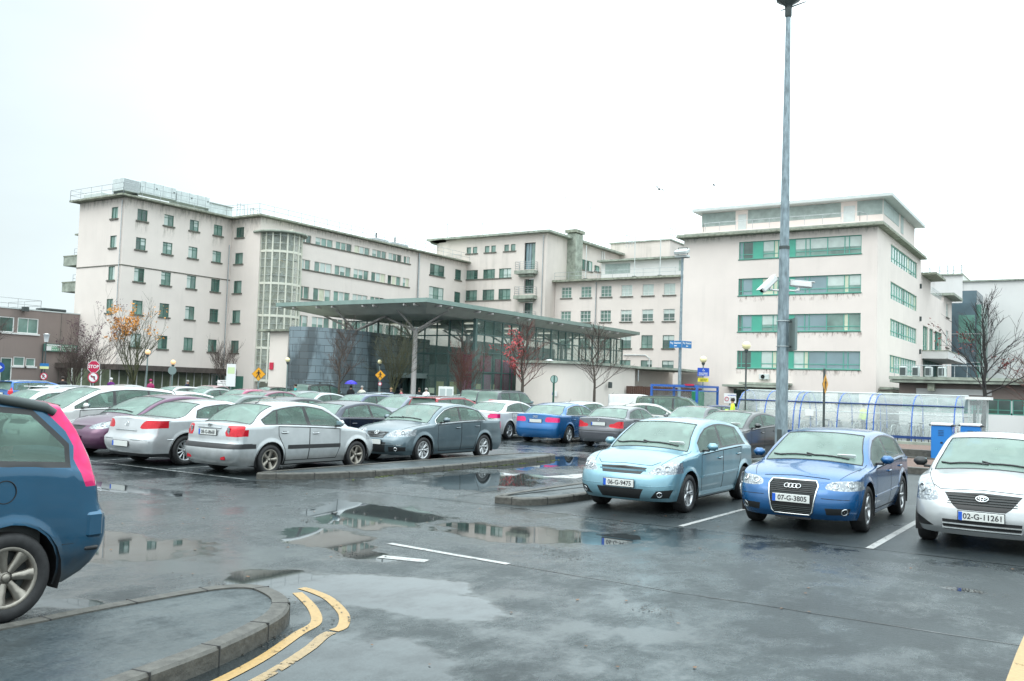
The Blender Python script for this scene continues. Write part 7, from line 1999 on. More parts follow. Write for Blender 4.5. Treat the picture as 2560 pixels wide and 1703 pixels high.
bare_tree('twiggy tree with purple leaves at its top, just left of the orange leaved tree', -55.2, 34.6, 6.9, 1.7, .12, 8, 'vase', .85, BARK, TWIG, leaves=[((0, 0, 5.9), 1, PURPLF, .06, 700, 1.9)], density=.72)
bare_tree('purple brown twiggy tree against the corner of the brown building', -53.6, 32.4, 4.9, 1.4, .08, 21, 'vase', .8, BARK, TWIG, leaves=[((0, 0, 4.4), 1, PURPLF, .06, 400, 1.6)])
bare_tree('slim bare sapling under the inner corner windows of the hospital', -60.9, 49.8, 5.7, 1.6, .07, 5, 'column', 1.0, BARK, TWIG)
bare_tree('bare tree with a straight leader in front of the slate wall', -42.3, 43.9, 6.5, 1.9, .10, 11, 'leader', .95, BARK, TWIG)
bare_tree('olive green bare tree beside the main column of the canopy', -40.6, 47.4, 6.6, 1.9, .10, 14, 'vase', .62, BARK_G, TWIG_G)
bare_tree('reddish brown narrow tree in front of the pavilion glass', -35.5, 48.4, 5.4, 1.3, .09, 17, 'column', .9, BARK, TWIG_R, leaves=[((0, 0, 3.5), 1, mat('rust leaves', (.16, .05, .03), .7), .05, 250, 1.8)])
bare_tree('tree with bright red leaves on its left half at the corner of the white annex', -29.6, 46.4, 6.2, 2.0, .12, 23, 'leader', 1.05, BARK, TWIG_R, leaves=[((-1.6, -.8, 4.0), 1, REDLF, .09, 330, 2.0), ((-1.2, -.6, 2.9), 1, REDLF, .09, 90, 1.3), ((.9, .6, 3.4), 1, REDLF, .06, 18, .9)])
bare_tree('bare fan shaped tree in front of the white annex wall', -28.3, 53.2, 6.7, 2.2, .11, 29, 'leader', 1.25, BARK, TWIG)
bare_tree('dark crooked tree with a few dark red leaves at the right edge', -5.0, 48.5, 7.7, 2.5, .125, 37, 'leader', 1.15, BARK_D, TWIG_D, leaves=[((-1.8, -.6, 4.4), 1, mat('dark red leaves', (.16, .03, .025), .7), .07, 120, 1.6), ((.6, 0, 3.0), 1, MATS['dark red leaves'], .07, 90, 1.3)], lean=.25)
bare_tree('reddish shrubby tree cut by the right edge of the picture', -2.6, 55.5, 6.0, .8, .08, 41, 'vase', .8, BARK, TWIG_R, leaves=[((0, 0, 2.6), 1, MATS['dark red leaves'], .06, 260, 1.8)])
bare_tree('bare tree whose twigs enter from the left edge before the brown building', -49.5, 23.6, 5.6, 1.2, .14, 43, 'vase', 1.25, BARK_G, TWIG)
# ------------------------------------------------------------------ lamps, signs, shelters
GALV = mat('mottled galvanised mast', (0.235, 0.295, 0.325), 0.45, 0.35, var=0.38, scale=5, stretch=(3, 3, .8), bump=0.1)
GREENP = mat('dark green post', (0.03, 0.10, 0.075), 0.5)
GREYP = mat('grey green post', (0.20, 0.26, 0.255), 0.5, 0.2)
GLOBE = mat('cream globe', (0.80, 0.74, 0.42), 0.25, coat=.5, emit=(1.0, .85, .45), es=.10)
GLOBE_L = mat('lit globe', (0.85, .6, .35), 0.3, emit=(1.0, .55, .22), es=.55)
SIGNB = mat('sign blue', (0.012, 0.075, 0.48), 0.4)
SIGNB2 = mat('sign mid blue', (0.02, 0.17, 0.42), 0.4)
SIGNR = mat('sign red', (0.50, 0.008, 0.06), 0.4)
SIGNY = mat('sign amber', (0.80, 0.36, 0.012), 0.4)
SIGNYL = mat('sign yellow', (0.75, 0.66, 0.03), 0.4)
SIGNK = mat('sign black', (0.012, 0.012, 0.012), 0.5)
CAMB = Vector((-math.sin(YAW), math.cos(YAW), 0))

mast = empty('lamp_mast', 'tall grey galvanised lamp mast carrying two white cameras, rising out of the picture', 'lamp mast', (-6.76, 22.56, 0))
mb = MB(); mb.tube([(0, 0, 0), (0, 0, 3.2), (0, 0, 5.60)], [.165, .145, .128], GALV, 8, smooth=False); mb.tube([(0, 0, 5.58), (0, 0, 5.66)], .135, METAL_D, 8); mb.tube([(0, 0, 5.66), (0, 0, 11.55)], [.120, .060], GALV, 8, smooth=False)
mb.build('pole', mast)
mb = MB(); mb.lathe([(.062, 11.5), (.085, 11.55), (.085, 11.72), (.10, 11.82), (.30, 11.95), (.34, 12.5), (.02, 12.6)], METAL_D, n=14)
for a in (.2, 2.3, 4.4): mb.tube([(0, 0, 11.75), (.42*math.cos(a),   .42*math.sin(a), 11.86)], [.02, .012], METAL_D, 5)
mb.build('lantern', mast)
mb = MB(); U = CAMB.cross(Z3)
mb.box((U*.235+Z3*3.45-CAMB*.0)[:], (.055, .62, .80), GREYP, U, CAMB, Z3)
for z in (3.15, 3.78): mb.box((U*.17+Z3*z)[:], (.10, .06, .05), METAL_D, U, CAMB, Z3); mb.tube([(.155*math.cos(a/3), .155*math.sin(a/3), z) for a in range(20)], .008, METAL_L, 4, cap=False)
mb.build('sign_back', mast)
mb = MB(); mb.box((-.0, -.155, .9), (.11, .02, .4), METAL_D); mb.build('hatch', mast)
def cctv(label, base, off, fwd):
    root = empty('security_camera', label, 'camera', tuple(base), group='cameras on the lamp mast'); mb = MB()
    b, o, f = Vector((0, 0, 0)), Vector(off), Vector(fwd).normalized(); side = f.cross(Z3).normalized(); up = side.cross(f)
    mb.tube([b, o*.75, o*.95+Z3*.03], [.03, .022, .022], WHITE, 8); mb.tube([o*.95, o+Z3*.10], .035, WHITE, 8); mb.box((o*.12)[:], (.10, .16, .14), WHITE, o.normalized(), o.normalized().cross(Z3), Z3, b=.01); mb.build('arm', root)
    c = o+Z3*.17+f*.04; mb = MB(); mb.box(c[:], (.54, .175, .155), WHITE, f, side, up, b=.03); mb.box((c+up*.075+f*.03)[:], (.60, .165, .02), WHITE, f, side, up, b=.006); mb.build('housing', root)
    mb = MB(); mb.box((c+f*.272)[:], (.008, .11, .09), SIGNK, f, side, up); mb.build('lens', root)
cctv('white camera on the left of the mast, tilted steeply down to the left', (-6.76, 22.56, 4.55), (-U*.36-CAMB*.02)*1.0, (-U*.75-Z3*.72-CAMB*.25))
cctv('white camera on the right of the mast, pointing level to the right', (-6.76, 22.56, 4.55), (U*.38-CAMB*.02), (U*.92-CAMB*.3-Z3*.10))

def globe_lamp(x, y, h, r, gm, label, pm=None):
    root = empty('globe_lamp', label, 'street lamp', (x, y, 0), group='globe lamps round the car park')
    mb = MB(); mb.tube([(0, 0, 0), (0, 0, .9)], .065, pm or GREYP, 8); mb.tube([(0, 0, .9), (0, 0, h-r)], .042, pm or GREYP, 8); mb.build('post', root)
    mb = MB(); mb.lathe([(.05, h-r-.14), (.10, h-r-.04), (.09, h-r+.03)], METAL_D, n=12); mb.build('collar', root)
    mb = MB(); mb.sphere((0, 0, h), r, gm, 16); mb.build('globe', root)
globe_lamp(-14.3, 42.0, 4.28, .20, GLOBE, 'nearest globe lamp, before the lowest ribbon window, above the cycle shelter end', METAL_D)
globe_lamp(-19.75, 50.5, 3.95, .20, GLOBE, 'yellow globe lamp above the blue disabled parking sign')
globe_lamp(-53.0, 37.0, 3.50, .17, GLOBE_L, 'orange lit globe lamp right of the orange leaved tree')
globe_lamp(-53.3, 39.2, 2.92, .17, GLOBE_L, 'orange lit globe lamp standing beside the grey round sign back')
globe_lamp(-45.3, 42.1, 3.30, .155, GLOBE, 'globe lamp at the left end of the slate wall')
globe_lamp(-41.5, 46.9, 3.42, .155, GLOBE, 'globe lamp above the far pedestrian warning sign')

def post_sign(name, label, x, y, h, parts, pr=.035, pm=None, face=None, group=None):
    root = empty(name, label, 'sign', (x, y, 0), group=group)
    mb = MB(); mb.tube([(0, 0, 0), (0, 0, h)], pr, pm or GREYP, 8); mb.build('post', root)
    N_ = -(face or CAMB); U_ = Z3.cross(N_).normalized()
    for fn in parts: fn(root, N_, U_)
    return root
def disc(z, r, layers, shape=24, rot=0.0, txt=None, extra=None, backm=None):
    def f(root, N_, U_):
        mb = MB(); c = N_*.045+Z3*z
        for k, (rr, m) in enumerate(layers):
            vs = [c+U_*rr*math.cos(2*PI*i/shape+rot)+Z3*rr*math.sin(2*PI*i/shape+rot)+N_*.004*k for i in range(shape)]
            if k == 0:
                bk = [v-N_*.012 for v in vs]; mb.faces(vs+bk, [tuple(range(shape)), tuple(range(2*shape-1, shape-1, -1))]+[(i, (i+1) % shape, shape+(i+1) % shape, shape+i) for i in range(shape)], m)
            else: mb.faces(vs, [tuple(range(shape))], m)
        if txt: add_text(mb, txt[0], txt[1], txt[2], c+N_*.02, U_, Z3, .006)
        if extra: extra(mb, c+N_*.02, U_, N_)
        mb.build('sign_face', root)
    return f
def board(z, w, h, m, rows=(), du=0.0, frame=None, name='sign_face', extra=None):
    def f(root, N_, U_):
        mb = MB(); c = N_*.05+Z3*z+U_*du
        if frame: mb.box((c-N_*.004)[:], (w+.06, .02, h+.06), frame, U_, N_, Z3)
        mb.box(c[:], (w, .022, h), m, U_, N_, Z3)
        for (t, sz, tm, zz, xx) in rows: add_text(mb, t, sz, tm, c+N_*.016+Z3*zz+U_*xx, U_, Z3, .003)
        if extra: extra(mb, c+N_*.016, U_, N_)
        mb.build(name, root)
    return f
def walker(sc):
    def e(mb, c, U_, N_):
        P = lambda a, b: c+U_*a*sc+Z3*b*sc
        vs = [P(.05*math.cos(i*PI/5), .20+.05*math.sin(i*PI/5)) for i in range(10)]; mb.faces(vs, [tuple(range(10))], SIGNK)
        for q in ([(-.05, .14), (.05, .14), (.045, -.04), (-.045, -.04)], [(-.045, -.02), (.0, -.03), (-.06, -.15), (-.13, -.27), (-.17, -.25), (-.10, -.12)], [(0, -.03), (.045, -.02), (.07, -.13), (.15, -.25), (.11, -.27), (.03, -.15)],
                  [(-.05, .14), (-.04, .10), (-.12, .02), (-.15, .05)], [(.05, .14), (.04, .10), (.11, .01), (.14, .04)]):
            mb.faces([P(*p) for p in q], [tuple(range(len(q)))], SIGNK)
    return e
def bar_across(mb, c, U_, N_):
    d = (U_*.7-Z3*.7); e = (U_*.7+Z3*.7)
    mb.faces([c+d*.22+e*.02, c+d*.22-e*.02, c-d*.22-e*.02, c-d*.22+e*.02], [(0, 1, 2, 3)], SIGNR)
def left_arrow(mb, c, U_, N_):
    P = lambda a, b: c+U_*a+Z3*b
    mb.faces([P(.10, -.13), (P(.05, -.13)), P(.05, .02), P(-.05, .02), P(-.05, -.02+.0), P(-.14, .045), P(-.05, .11), P(-.05, .07), P(.10, .07)], [tuple(range(9))], SIGNK)
    bar_across(mb, c+N_*.004, U_, N_)
post_sign('stop_sign', 'red octagonal STOP sign with a round no left turn sign below it', -46.7, 29.3, 2.7, [disc(2.34, .36, [(.36, WHITE), (.335, SIGNR)], 8, PI/8, ('STOP', .24, WHITE)), disc(1.75, .30, [(.30, SIGNR), (.235, WHITE)], extra=left_arrow)])
def arrow_r(mb, c, U_, N_):
    P = lambda a, b: c+U_*a+Z3*b
    mb.faces([P(-.16, -.04), P(.02, -.04), P(.02, -.11), P(.17, 0), P(.02, .11), P(.02, .04), P(-.16, .04)], [tuple(range(7))], WHITE)
post_sign('arrow_sign', 'round blue sign with a white arrow pointing right, at the left edge', -48.6, 25.2, 2.5, [disc(2.12, .27, [(.27, SIGNB)], extra=arrow_r)])
def r_letter(mb, c, U_, N_): add_text(mb, 'R', .24, SIGNK, c, U_, Z3, .008); bar_across(mb, c+N_*.004, U_, N_)
post_sign('parking_sign', 'lantern post with a blue and yellow board above a round crossed out R sign', -48.6, 27.6, 3.6, [disc(1.72, .20, [(.20, SIGNR), (.155, WHITE)], extra=r_letter), board(2.35, .48, .16, SIGNB2, du=.0), board(2.20, .48, .14, mat('pale yellow board', (.7, .72, .35), .5)),
    lambda root, N_, U_: (lambda mb: (mb.lathe([(.10, 3.6), (.16, 4.0), (.19, 4.02), (.02, 4.08)], WHITE, n=8), mb.build('lantern', root)))(MB())], pm=METAL_D)
post_sign('pedestrian_sign', 'larger amber diamond walking figure sign left of the white box building', -44.6, 39.1, 2.4, [disc(2.28, .44, [(.44, SIGNK), (.42, SIGNY)], 4, 0, extra=walker(1.0))], pr=.05)
post_sign('pedestrian_sign', 'smaller amber diamond walking figure sign over a tiny round sign, before the slate wall', -40.7, 46.1, 2.6, [disc(2.50, .36, [(.36, SIGNK), (.345, SIGNY)], 4, 0, extra=walker(.82)), disc(1.92, .13, [(.13, SIGNR), (.09, WHITE)])])
post_sign('pedestrian_sign', 'amber diamond sign seen almost edge on in front of the cycle shelter', -9.92, 39.0, 3.15, [disc(2.50, .44, [(.44, METAL_D), (.42, SIGNY)], 4, 0, extra=walker(1.0))], pr=.05, pm=METAL_D, face=Vector((-1.0, .02, 0)))
post_sign('direction_sign', 'green backed oval sign on a green pole in front of the white annex', -30.6, 51.8, 2.85, [disc(2.60, .27, [(.27, GREENP), (.235, mat('pale sign back', (.35, .5, .46), .5))], 20)], pr=.07, pm=GREENP, face=Vector((-.80, .60, 0)))
post_sign('direction_sign', 'grey round back of a sign beside the lower orange lit lamp', -51.7, 38.0, 2.5, [disc(2.35, .28, [(.28, GREYP)], 20)], pm=GREYP)
post_sign('direction_sign', 'white direction board with small lettering behind the pale red car', -50.4, 41.3, 2.1, [board(1.72, 1.05, .20, WHITE, [('Main Entrance', .11, SIGNK, 0, 0)]), board(1.50, 1.05, .18, WHITE, [('Car Park', .10, SIGNK, 0, 0)])])
post_sign('map_sign', 'tall narrow white map panel left of the near walking figure sign', -46.1, 38.2, 2.9, [board(2.15, .58, 1.42, WHITE, extra=lambda mb, c, U_, N_: mb.faces([c+U_*a+Z3*b for a, b in ((-.22, .1), (.22, .1), (.22, .5), (-.22, .5))], [(0, 1, 2, 3)], mat('map green', (.6, .72, .42), .6)))], pr=.04)
def two_panels(mb, c, U_, N_):
    for a in (-.22, .22): mb.faces([c+U_*(a+p)+Z3*q for p, q in ((-.18, -.28), (.18, -.28), (.18, .24), (-.18, .24))], [(0, 1, 2, 3)], mat('map grey', (.45, .50, .50), .6))
post_sign('map_sign', 'white framed map board in front of the pavilion entrance', -35.3, 46.3, 1.9, [board(1.50, .90, .72, WHITE, frame=WHITE_FR, extra=two_panels)], pr=.03, pm=WHITE_FR)
post_sign('map_sign', 'small white framed board beside the taxi like black car', -31.5, 46.4, 1.62, [board(1.30, .60, .55, mat('grey board', (.4, .45, .45), .6), frame=WHITE_FR)], pr=.03, pm=WHITE_FR)
post_sign('no_smoking_sign', 'white notice with a red no smoking circle near the jade door of the right block', -22.3, 62.2, 1.9, [board(1.72, .85, .68, WHITE, rows=[('NO SMOKING', .09, SIGNB, .2, .12), ('on hospital', .08, SIGNK, .02, .15), ('grounds', .08, SIGNK, -.12, .15)]), disc(1.72, .01, [(.01, WHITE)]), lambda root, N_, U_: (lambda mb: (ring(mb, N_*.08+Z3*1.66-U_*.24, U_, Z3, N_, .13, .13, .022, SIGNR), mb.build('symbol', root)))(MB())])
post_sign('no_smoking_sign', 'white panel with a dark logo half hidden by the charcoal off road car', -51.0, 49.9, 2.5, [board(2.05, .9, 1.0, WHITE, extra=lambda mb, c, U_, N_: ring(mb, c-U_*.2-Z3*.05, U_, Z3, N_, .18, .18, .04, SIGNK))])
# disabled bay boards under the yellow globe
ds = empty('disabled_parking_sign', 'blue disabled parking board over a yellow board on the yellow globe lamp post', 'sign', (-19.75, 50.5, 0))
U_ = Z3.cross(-CAMB).normalized()
def wheelchair(mb, c, U_, N_):
    ring(mb, c+Z3*.09-U_*.0, U_, Z3, N_, .045, .045, .009, WHITE, 12); mb.tube([c+Z3*.20, c+Z3*.10, c+Z3*.10+U_*.05, c+Z3*.04+U_*.08], .010, WHITE, 4)
board(3.22, .68, .48, SIGNB, rows=[('VALID PERMIT', .085, WHITE, -.07, 0), ('HOLDERS ONLY', .075, WHITE, -.17, 0)], extra=wheelchair)(ds, -CAMB, U_)
board(2.76, .62, .22, SIGNYL, rows=[('CLAMPING IN', .07, SIGNK, .04, 0), ('OPERATION', .07, SIGNK, -.05, 0)], name='lower_board')(ds, -CAMB, U_)
# pay station mast
pm = empty('pay_station_mast', 'slim lamp mast with a folded blue Pay Station sign left of the right block', 'lamp mast', (-23.6, 56.2, 0))
mb = MB(); mb.tube([(0, 0, 0), (0, 0, 11.1)], [.13, .075], GALV, 8); mb.build('pole', pm)
mb = MB(); mb.box((0, 0, 11.0), (.9, .5, .16), METAL_L, b=.03); mb.box((0, -.1, 11.32), (.85, .75, .24), METAL_L, V=Vector((0, .94, .34)), W=Vector((0, -.34, .94)), b=.04); mb.tube([(-.3, 0, 11.0), (-.3, 0, 11.6), (.35, 0, 11.6), (.35, 0, 11.0)], .03, METAL_D, 5); mb.build('lantern', pm)
for k, (ang, lab) in enumerate(((.62, 'l'), (-.62, 'r'))):
    N_ = (-CAMB).copy(); N_.rotate(Matrix.Rotation(-ang, 3, 'Z')); U2 = Z3.cross(N_).normalized()
    c = -CAMB*.30+Z3*5.15+(Z3.cross(-CAMB).normalized())*(-.37 if k == 0 else .37)
    mb = MB(); mb.box(c[:], (.86, .03, .46), SIGNB2, U2, N_, Z3); add_text(mb, 'Pay Station', .175, WHITE, c+N_*.02+Z3*.09, U2, Z3, .004)
    q = c+N_*.02-Z3*.10; sg_ = 1
    mb.faces([q+U2*(-.10*sg_), q+U2*(-.02*sg_)+Z3*.06, q+U2*(-.02*sg_)+Z3*.025, q+U2*.10*sg_+Z3*.025, q+U2*.10*sg_-Z3*.025, q+U2*(-.02*sg_)-Z3*.025, q+U2*(-.02*sg_)-Z3*.06], [(0, 1, 2, 3, 4, 5, 6)], WHITE)
    mb.build('sign_face', pm)
# blue framed shelter
BLUEF = mat('bright blue steel frame', (0.012, 0.10, 0.42), 0.35, coat=.3)
BLUED = mat('deep blue steel', (0.012, 0.045, 0.17), 0.35)
PERSPEX = glass_mat('shelter perspex', (0.86, 0.92, 0.90), (0.55, 0.60, 0.60), 0.22, 0.12, var=.08)
ks = empty('glass_shelter', 'small glazed shelter with a bright blue steel frame', 'shelter', (-18, 43.6, 0))
mb = MB(); A = [(-1.2, -1.4), (1.2, -1.4), (1.2, 1.4), (-1.2, 1.4)]
for (x, y) in A: mb.box((x, y, 1.13), (.11, .11, 2.26), BLUEF, b=.01)
for i in range(4):
    p, q = A[i], A[(i+1) % 4]; c = ((p[0]+q[0])/2, (p[1]+q[1])/2)
    for z, t in ((2.30, .10), (2.08, .05), (.15, .08)):
        if i == 0 and z == .15: continue
        mb.box((c[0], c[1], z), (abs(p[0]-q[0])+.11, .09, t) if i % 2 == 0 else (.09, abs(p[1]-q[1])-.11, t), BLUEF)
mb.build('frame', ks)
mb = MB(); mb.quad([(-1.2, -1.4, 2.36), (1.2, -1.4, 2.40), (1.2, 1.4, 2.40), (-1.2, 1.4, 2.36)], PERSPEX)
for i in (1, 2, 3):
    p, q = A[i], A[(i+1) % 4]; mb.quad([(p[0], p[1], .2), (q[0], q[1], .2), (q[0], q[1], 2.05), (p[0], p[1], 2.05)], PERSPEX)
mb.build('panels', ks, fix=False)
mb = MB(); mb.box((-.75, -1.38, 1.35), (.5, .02, .42), mat('mint notice', (.55, .75, .62), .5)); mb.box((.85, -1.5, 2.36), (.45, .1, .08), SIGNR); mb.box((.62, .2, 1.2), (.5, .5, 1.7), mat('green ticket machine', (.02, .25, .12), .5), b=.03); mb.build('ticket_machine', ks)
# cycle shelter
cs = empty('cycle_shelter', 'long curved clear plastic cycle shelter on blue hoops full of bicycles', 'shelter', (-10, 43.6, 0))
def hoop(t):       # t 0..1 front foot to rear foot: (y, z)
    return [( -1.48, .12), (-1.46, .6), (-1.40, 1.05), (-1.26, 1.45), (-1.02, 1.78), (-.66, 2.03), (-.2, 2.16), (.3, 2.2), (.8, 2.12), (1.2, 1.85), (1.42, 1.4), (1.5, .9), (1.52, .12)][t]
HX = [-4.75, -3.45, -2.1, -1.82, -.15, 1.12, 1.40, 2.95, 4.6]
for hx in HX:
    mb = MB(); mb.tube([(hx, hoop(t)[0], hoop(t)[1]) for t in range(13)], .026, BLUEF, 6); mb.build('hoop', cs)
mb = MB()
mb.tube([(-4.8, -1.10, 1.73), (4.95, -1.10, 1.73)], .032, BLUED, 6); mb.box((0, -1.5, .36), (9.8, .05, .11), BLUED)
mb.tube([(-4.8, .3, 2.21), (4.95, .3, 2.21)], .03, METAL_L, 6); mb.tube([(-4.8, 1.45, 1.3), (4.95, 1.45, 1.3)], .03, METAL_L, 6); mb.build('rail', cs)
PL2 = glass_mat('wet clear plastic', (0.93, 0.96, 0.95), (0.60, 0.65, 0.65), 0.33, 0.12, var=.05)
vs = []; 
for hx in (-4.8, 4.95): vs += [(hx, hoop(t)[0], max(.42, hoop(t)[1])) for t in range(13)]
mb = MB(); mb.faces(vs, [(t, t+1, 14+t, 13+t) for t in range(12)], PL2, True); mb.build('clear_roof', cs, fix=False)
mb = MB(); 
for dx in (5.1, 5.4, 5.75): mb.box((dx, -.9 if dx < 5.3 else -.4, 1.05), (.07, .07, 2.1), METAL_L)
mb.box((5.45, -.6, 2.12), (.95, 1.2, .12), WHITE); mb.quad([(5.1, -1.2, .1), (5.8, -1.2, .1), (5.8, -1.2, 2.05), (5.1, -1.2, 2.05)], PL2); mb.box((5.3, -.7, 1.92), (.5, .3, .2), METAL_D); mb.build('end_frame', cs, fix=False)
mb = MB()
for i in range(12): x = -4.4+i*.8; mb.tube([(x, -.7, 0), (x, -.7, .72), (x, -.55, .82), (x, .15, .82), (x, .3, .72), (x, .3, 0)], .025, METAL_L, 6)
mb.build('cycle_stands', cs)
q = MB(); q.box((-1.35, -1.5, 1.55-.3), (.38, .02, .30), WHITE); q.build('notice', cs)
# bicycles
BK = [mat('bicycle black', (.02, .02, .022), .35), mat('bicycle silver', (.35, .36, .37), .3, .6), mat('bicycle red', (.30, .02, .02), .35), mat('bicycle blue', (.02, .06, .25), .35), mat('bicycle green', (.03, .14, .05), .35)]
def bicycle():
    root = empty('bicycle', 'x', 'bicycle')
    for y in (-.52, .52):
        mb = MB(); ring(mb, (0, y, .34), Y3, Z3, X3, .325, .325, .018, TYRE, 22); ring(mb, (0, y, .34), Y3, Z3, X3, .30, .30, .008, METAL_L, 22)
        for i in range(9): a = PI*i/9; mb.tube([(0, y-.3*math.cos(a), .34-.3*math.sin(a)), (0, y+.3*math.cos(a), .34+.3*math.sin(a))], .0025, METAL_L, 3)
        mb.build('wheel', root)
    mb = MB(); B0 = (0, -.05, .30); S0 = (0, -.20, .86); H0 = (0, .36, .84); H1 = (0, .39, .72)
    for a, b in ((B0, S0), (S0, H0), (B0, H1), (H0, (0, .52, .34)), (B0, (0, -.52, .34)), ((0, -.18, .78), (0, -.52, .34))): mb.tube([a, b], .017, BK[0], 5)
    mb.build('frame', root)
    mb = MB(); mb.tube([(0, .36, .84), (0, .34, 1.0)], .014, METAL_L, 5); mb.tube([(-.28, .22, 1.03), (-.24, .36, 1.0), (.24, .36, 1.0), (.28, .22, 1.03)], .013, METAL_L, 5); mb.build('handlebar', root)
    mb = MB(); mb.box((0, -.24, .93), (.13, .26, .05), BLACKP, b=.02); mb.tube([(0, -.21, .86), (0, -.22, .92)], .013, METAL_L, 5); mb.build('saddle', root)
    freeze(root); return root
bp = bicycle(); rr = random.Random(9); 
ORD = ['leftmost', 'second', 'third', 'fourth', 'fifth', 'sixth', 'seventh', 'eighth', 'ninth', 'tenth', 'eleventh', 'twelfth', 'thirteenth', 'fourteenth', 'fifteenth', 'sixteenth', 'seventeenth', 'eighteenth', 'nineteenth', 'rightmost']
CN = ['black', 'silver', 'red', 'blue', 'green']
late_b = []
for i in range(20):
    o = bp if i == 0 else copy_tree(bp); k = rr.choice([0, 0, 0, 1, 1, 2, 3, 4])
    o.location = (-14.5+i*.475, 43.3+rr.uniform(-.15, .15), 0); o.rotation_euler = (0, rr.uniform(-.12, .12), rr.choice((0, PI))+rr.uniform(-.12, .12))
    o['label'] = '%s bicycle, %s in the row under the cycle shelter' % (CN[k], ORD[i]); o['category'] = 'bicycle'; o['group'] = 'bicycles under the cycle shelter'
    late_b.append((o, BK[k]))
chd = {}
for o in bpy.data.objects:
    if o.parent: chd.setdefault(o.parent.name, []).append(o)
for o, m in late_b:
    for c in chd.get(o.name, []):
        if c.name.startswith('frame'): c.material_slots[0].link = 'OBJECT'; c.material_slots[0].material = m
# blue ticket cabinets
CABB = mat('bright blue cabinet', (0.015, 0.19, 0.56), 0.45)
for k, (x, y) in enumerate(((-4.43, 31.9), (-3.72, 33.0))):
    root = empty('ticket_cabinet', ('nearer' if k == 0 else 'farther')+' of the two blue ticket cabinets with white tops behind the silver hatchback', 'cabinet', (x, y, 0), group='blue ticket cabinets')
    mb = MB(); mb.box((0, 0, .60), (.58, .42, 1.10), CABB, b=.02); mb.build('body', root)
    mb = MB(); mb.box((0, 0, 1.20), (.60, .5, .08), WHITE, b=.02); mb.build('lid', root)
    mb = MB(); mb.box((.33, 0, 1.17), (.12, .45, .06), BLACKP, b=.02); mb.box((-.32, 0, 1.17), (.06, .45, .05), BLACKP, b=.015); mb.build('lid_end', root)
    mb = MB(); [mb.box((0, -.214, 1.0-.05*i), (.16, .012, .012), SIGNK) for i in range(4)]; mb.box((.02, -.214, .62), (.07, .014, .05), SIGNK); mb.build('vent', root)
# gravel garden with kerbs behind the right row
GRAV = mat('brown gravel', (0.16, 0.105, 0.085), 0.9, var=0.7, scale=45, bump=0.8)
mb = MB(); slab(mb, -6.7, 9, 32.2, 36.6, 0, .30, GRAV); slab(mb, -6.0, 9, 26.2, 30.8, 0, .12, GRAV); mb.build('gravel_bed', kind='structure')
mb = MB()
slab(mb, -6.9, 9, 36.6, 36.85, 0, .40, CORNICE_L); slab(mb, -6.95, 9, 31.9, 32.2, 0, .34, KERBM); slab(mb, -6.2, 9, 30.8, 31.0, 0, .16, KERBM); slab(mb, -6.2, 9, 25.9, 26.2, 0, .16, KERBM); slab(mb, -6.2, -6.0, 26.2, 30.8, 0, .16, KERBM)
slab(mb, -14.9, 5, 41.6, 46, 0, .10, PAVING); mb.build('kerb', kind='structure')
# bollards by the wall
# birds
BIRD = mat('dark bird', (0.03, 0.035, 0.035), .8)
for k, (x, y, z, s_, a) in enumerate(((-24.75, 54.8, 15.35, .5, .3), (-27.15, 70.9, 19.2, .45, 1.2))):
    mb = MB(); mb.lathe([(.01, -.42), (.10, -.25), (.15, 0), (.09, .22), (.06, .30), (.005, .38)], BIRD, 'y', n=8)
    ob_ = MB()
    for sx in (-1, 1): mb.faces([(sx*.04, .12, .03), (sx*.42, .10, .22-.1*k), (sx*.80, -.12, .05), (sx*.42, -.12, .16-.1*k), (sx*.04, -.12, .02)], [(0, 1, 2, 3, 4)], BIRD); mb.faces([(sx*.04, .12, .01), (sx*.42, .10, .20-.1*k), (sx*.80, -.12, .04), (sx*.42, -.12, .14-.1*k), (sx*.04, -.12, .0)], [(4, 3, 2, 1, 0)], BIRD)
    o = mb.build('bird', fix=False); o.location = (x, y, z); o.scale = (s_, s_, s_); o.rotation_euler = (.3, .5, a); tag(o, ('larger dark bird in the sky, left of the other' if k == 0 else 'smaller dark bird in the sky nearer the lamp mast'), 'bird')
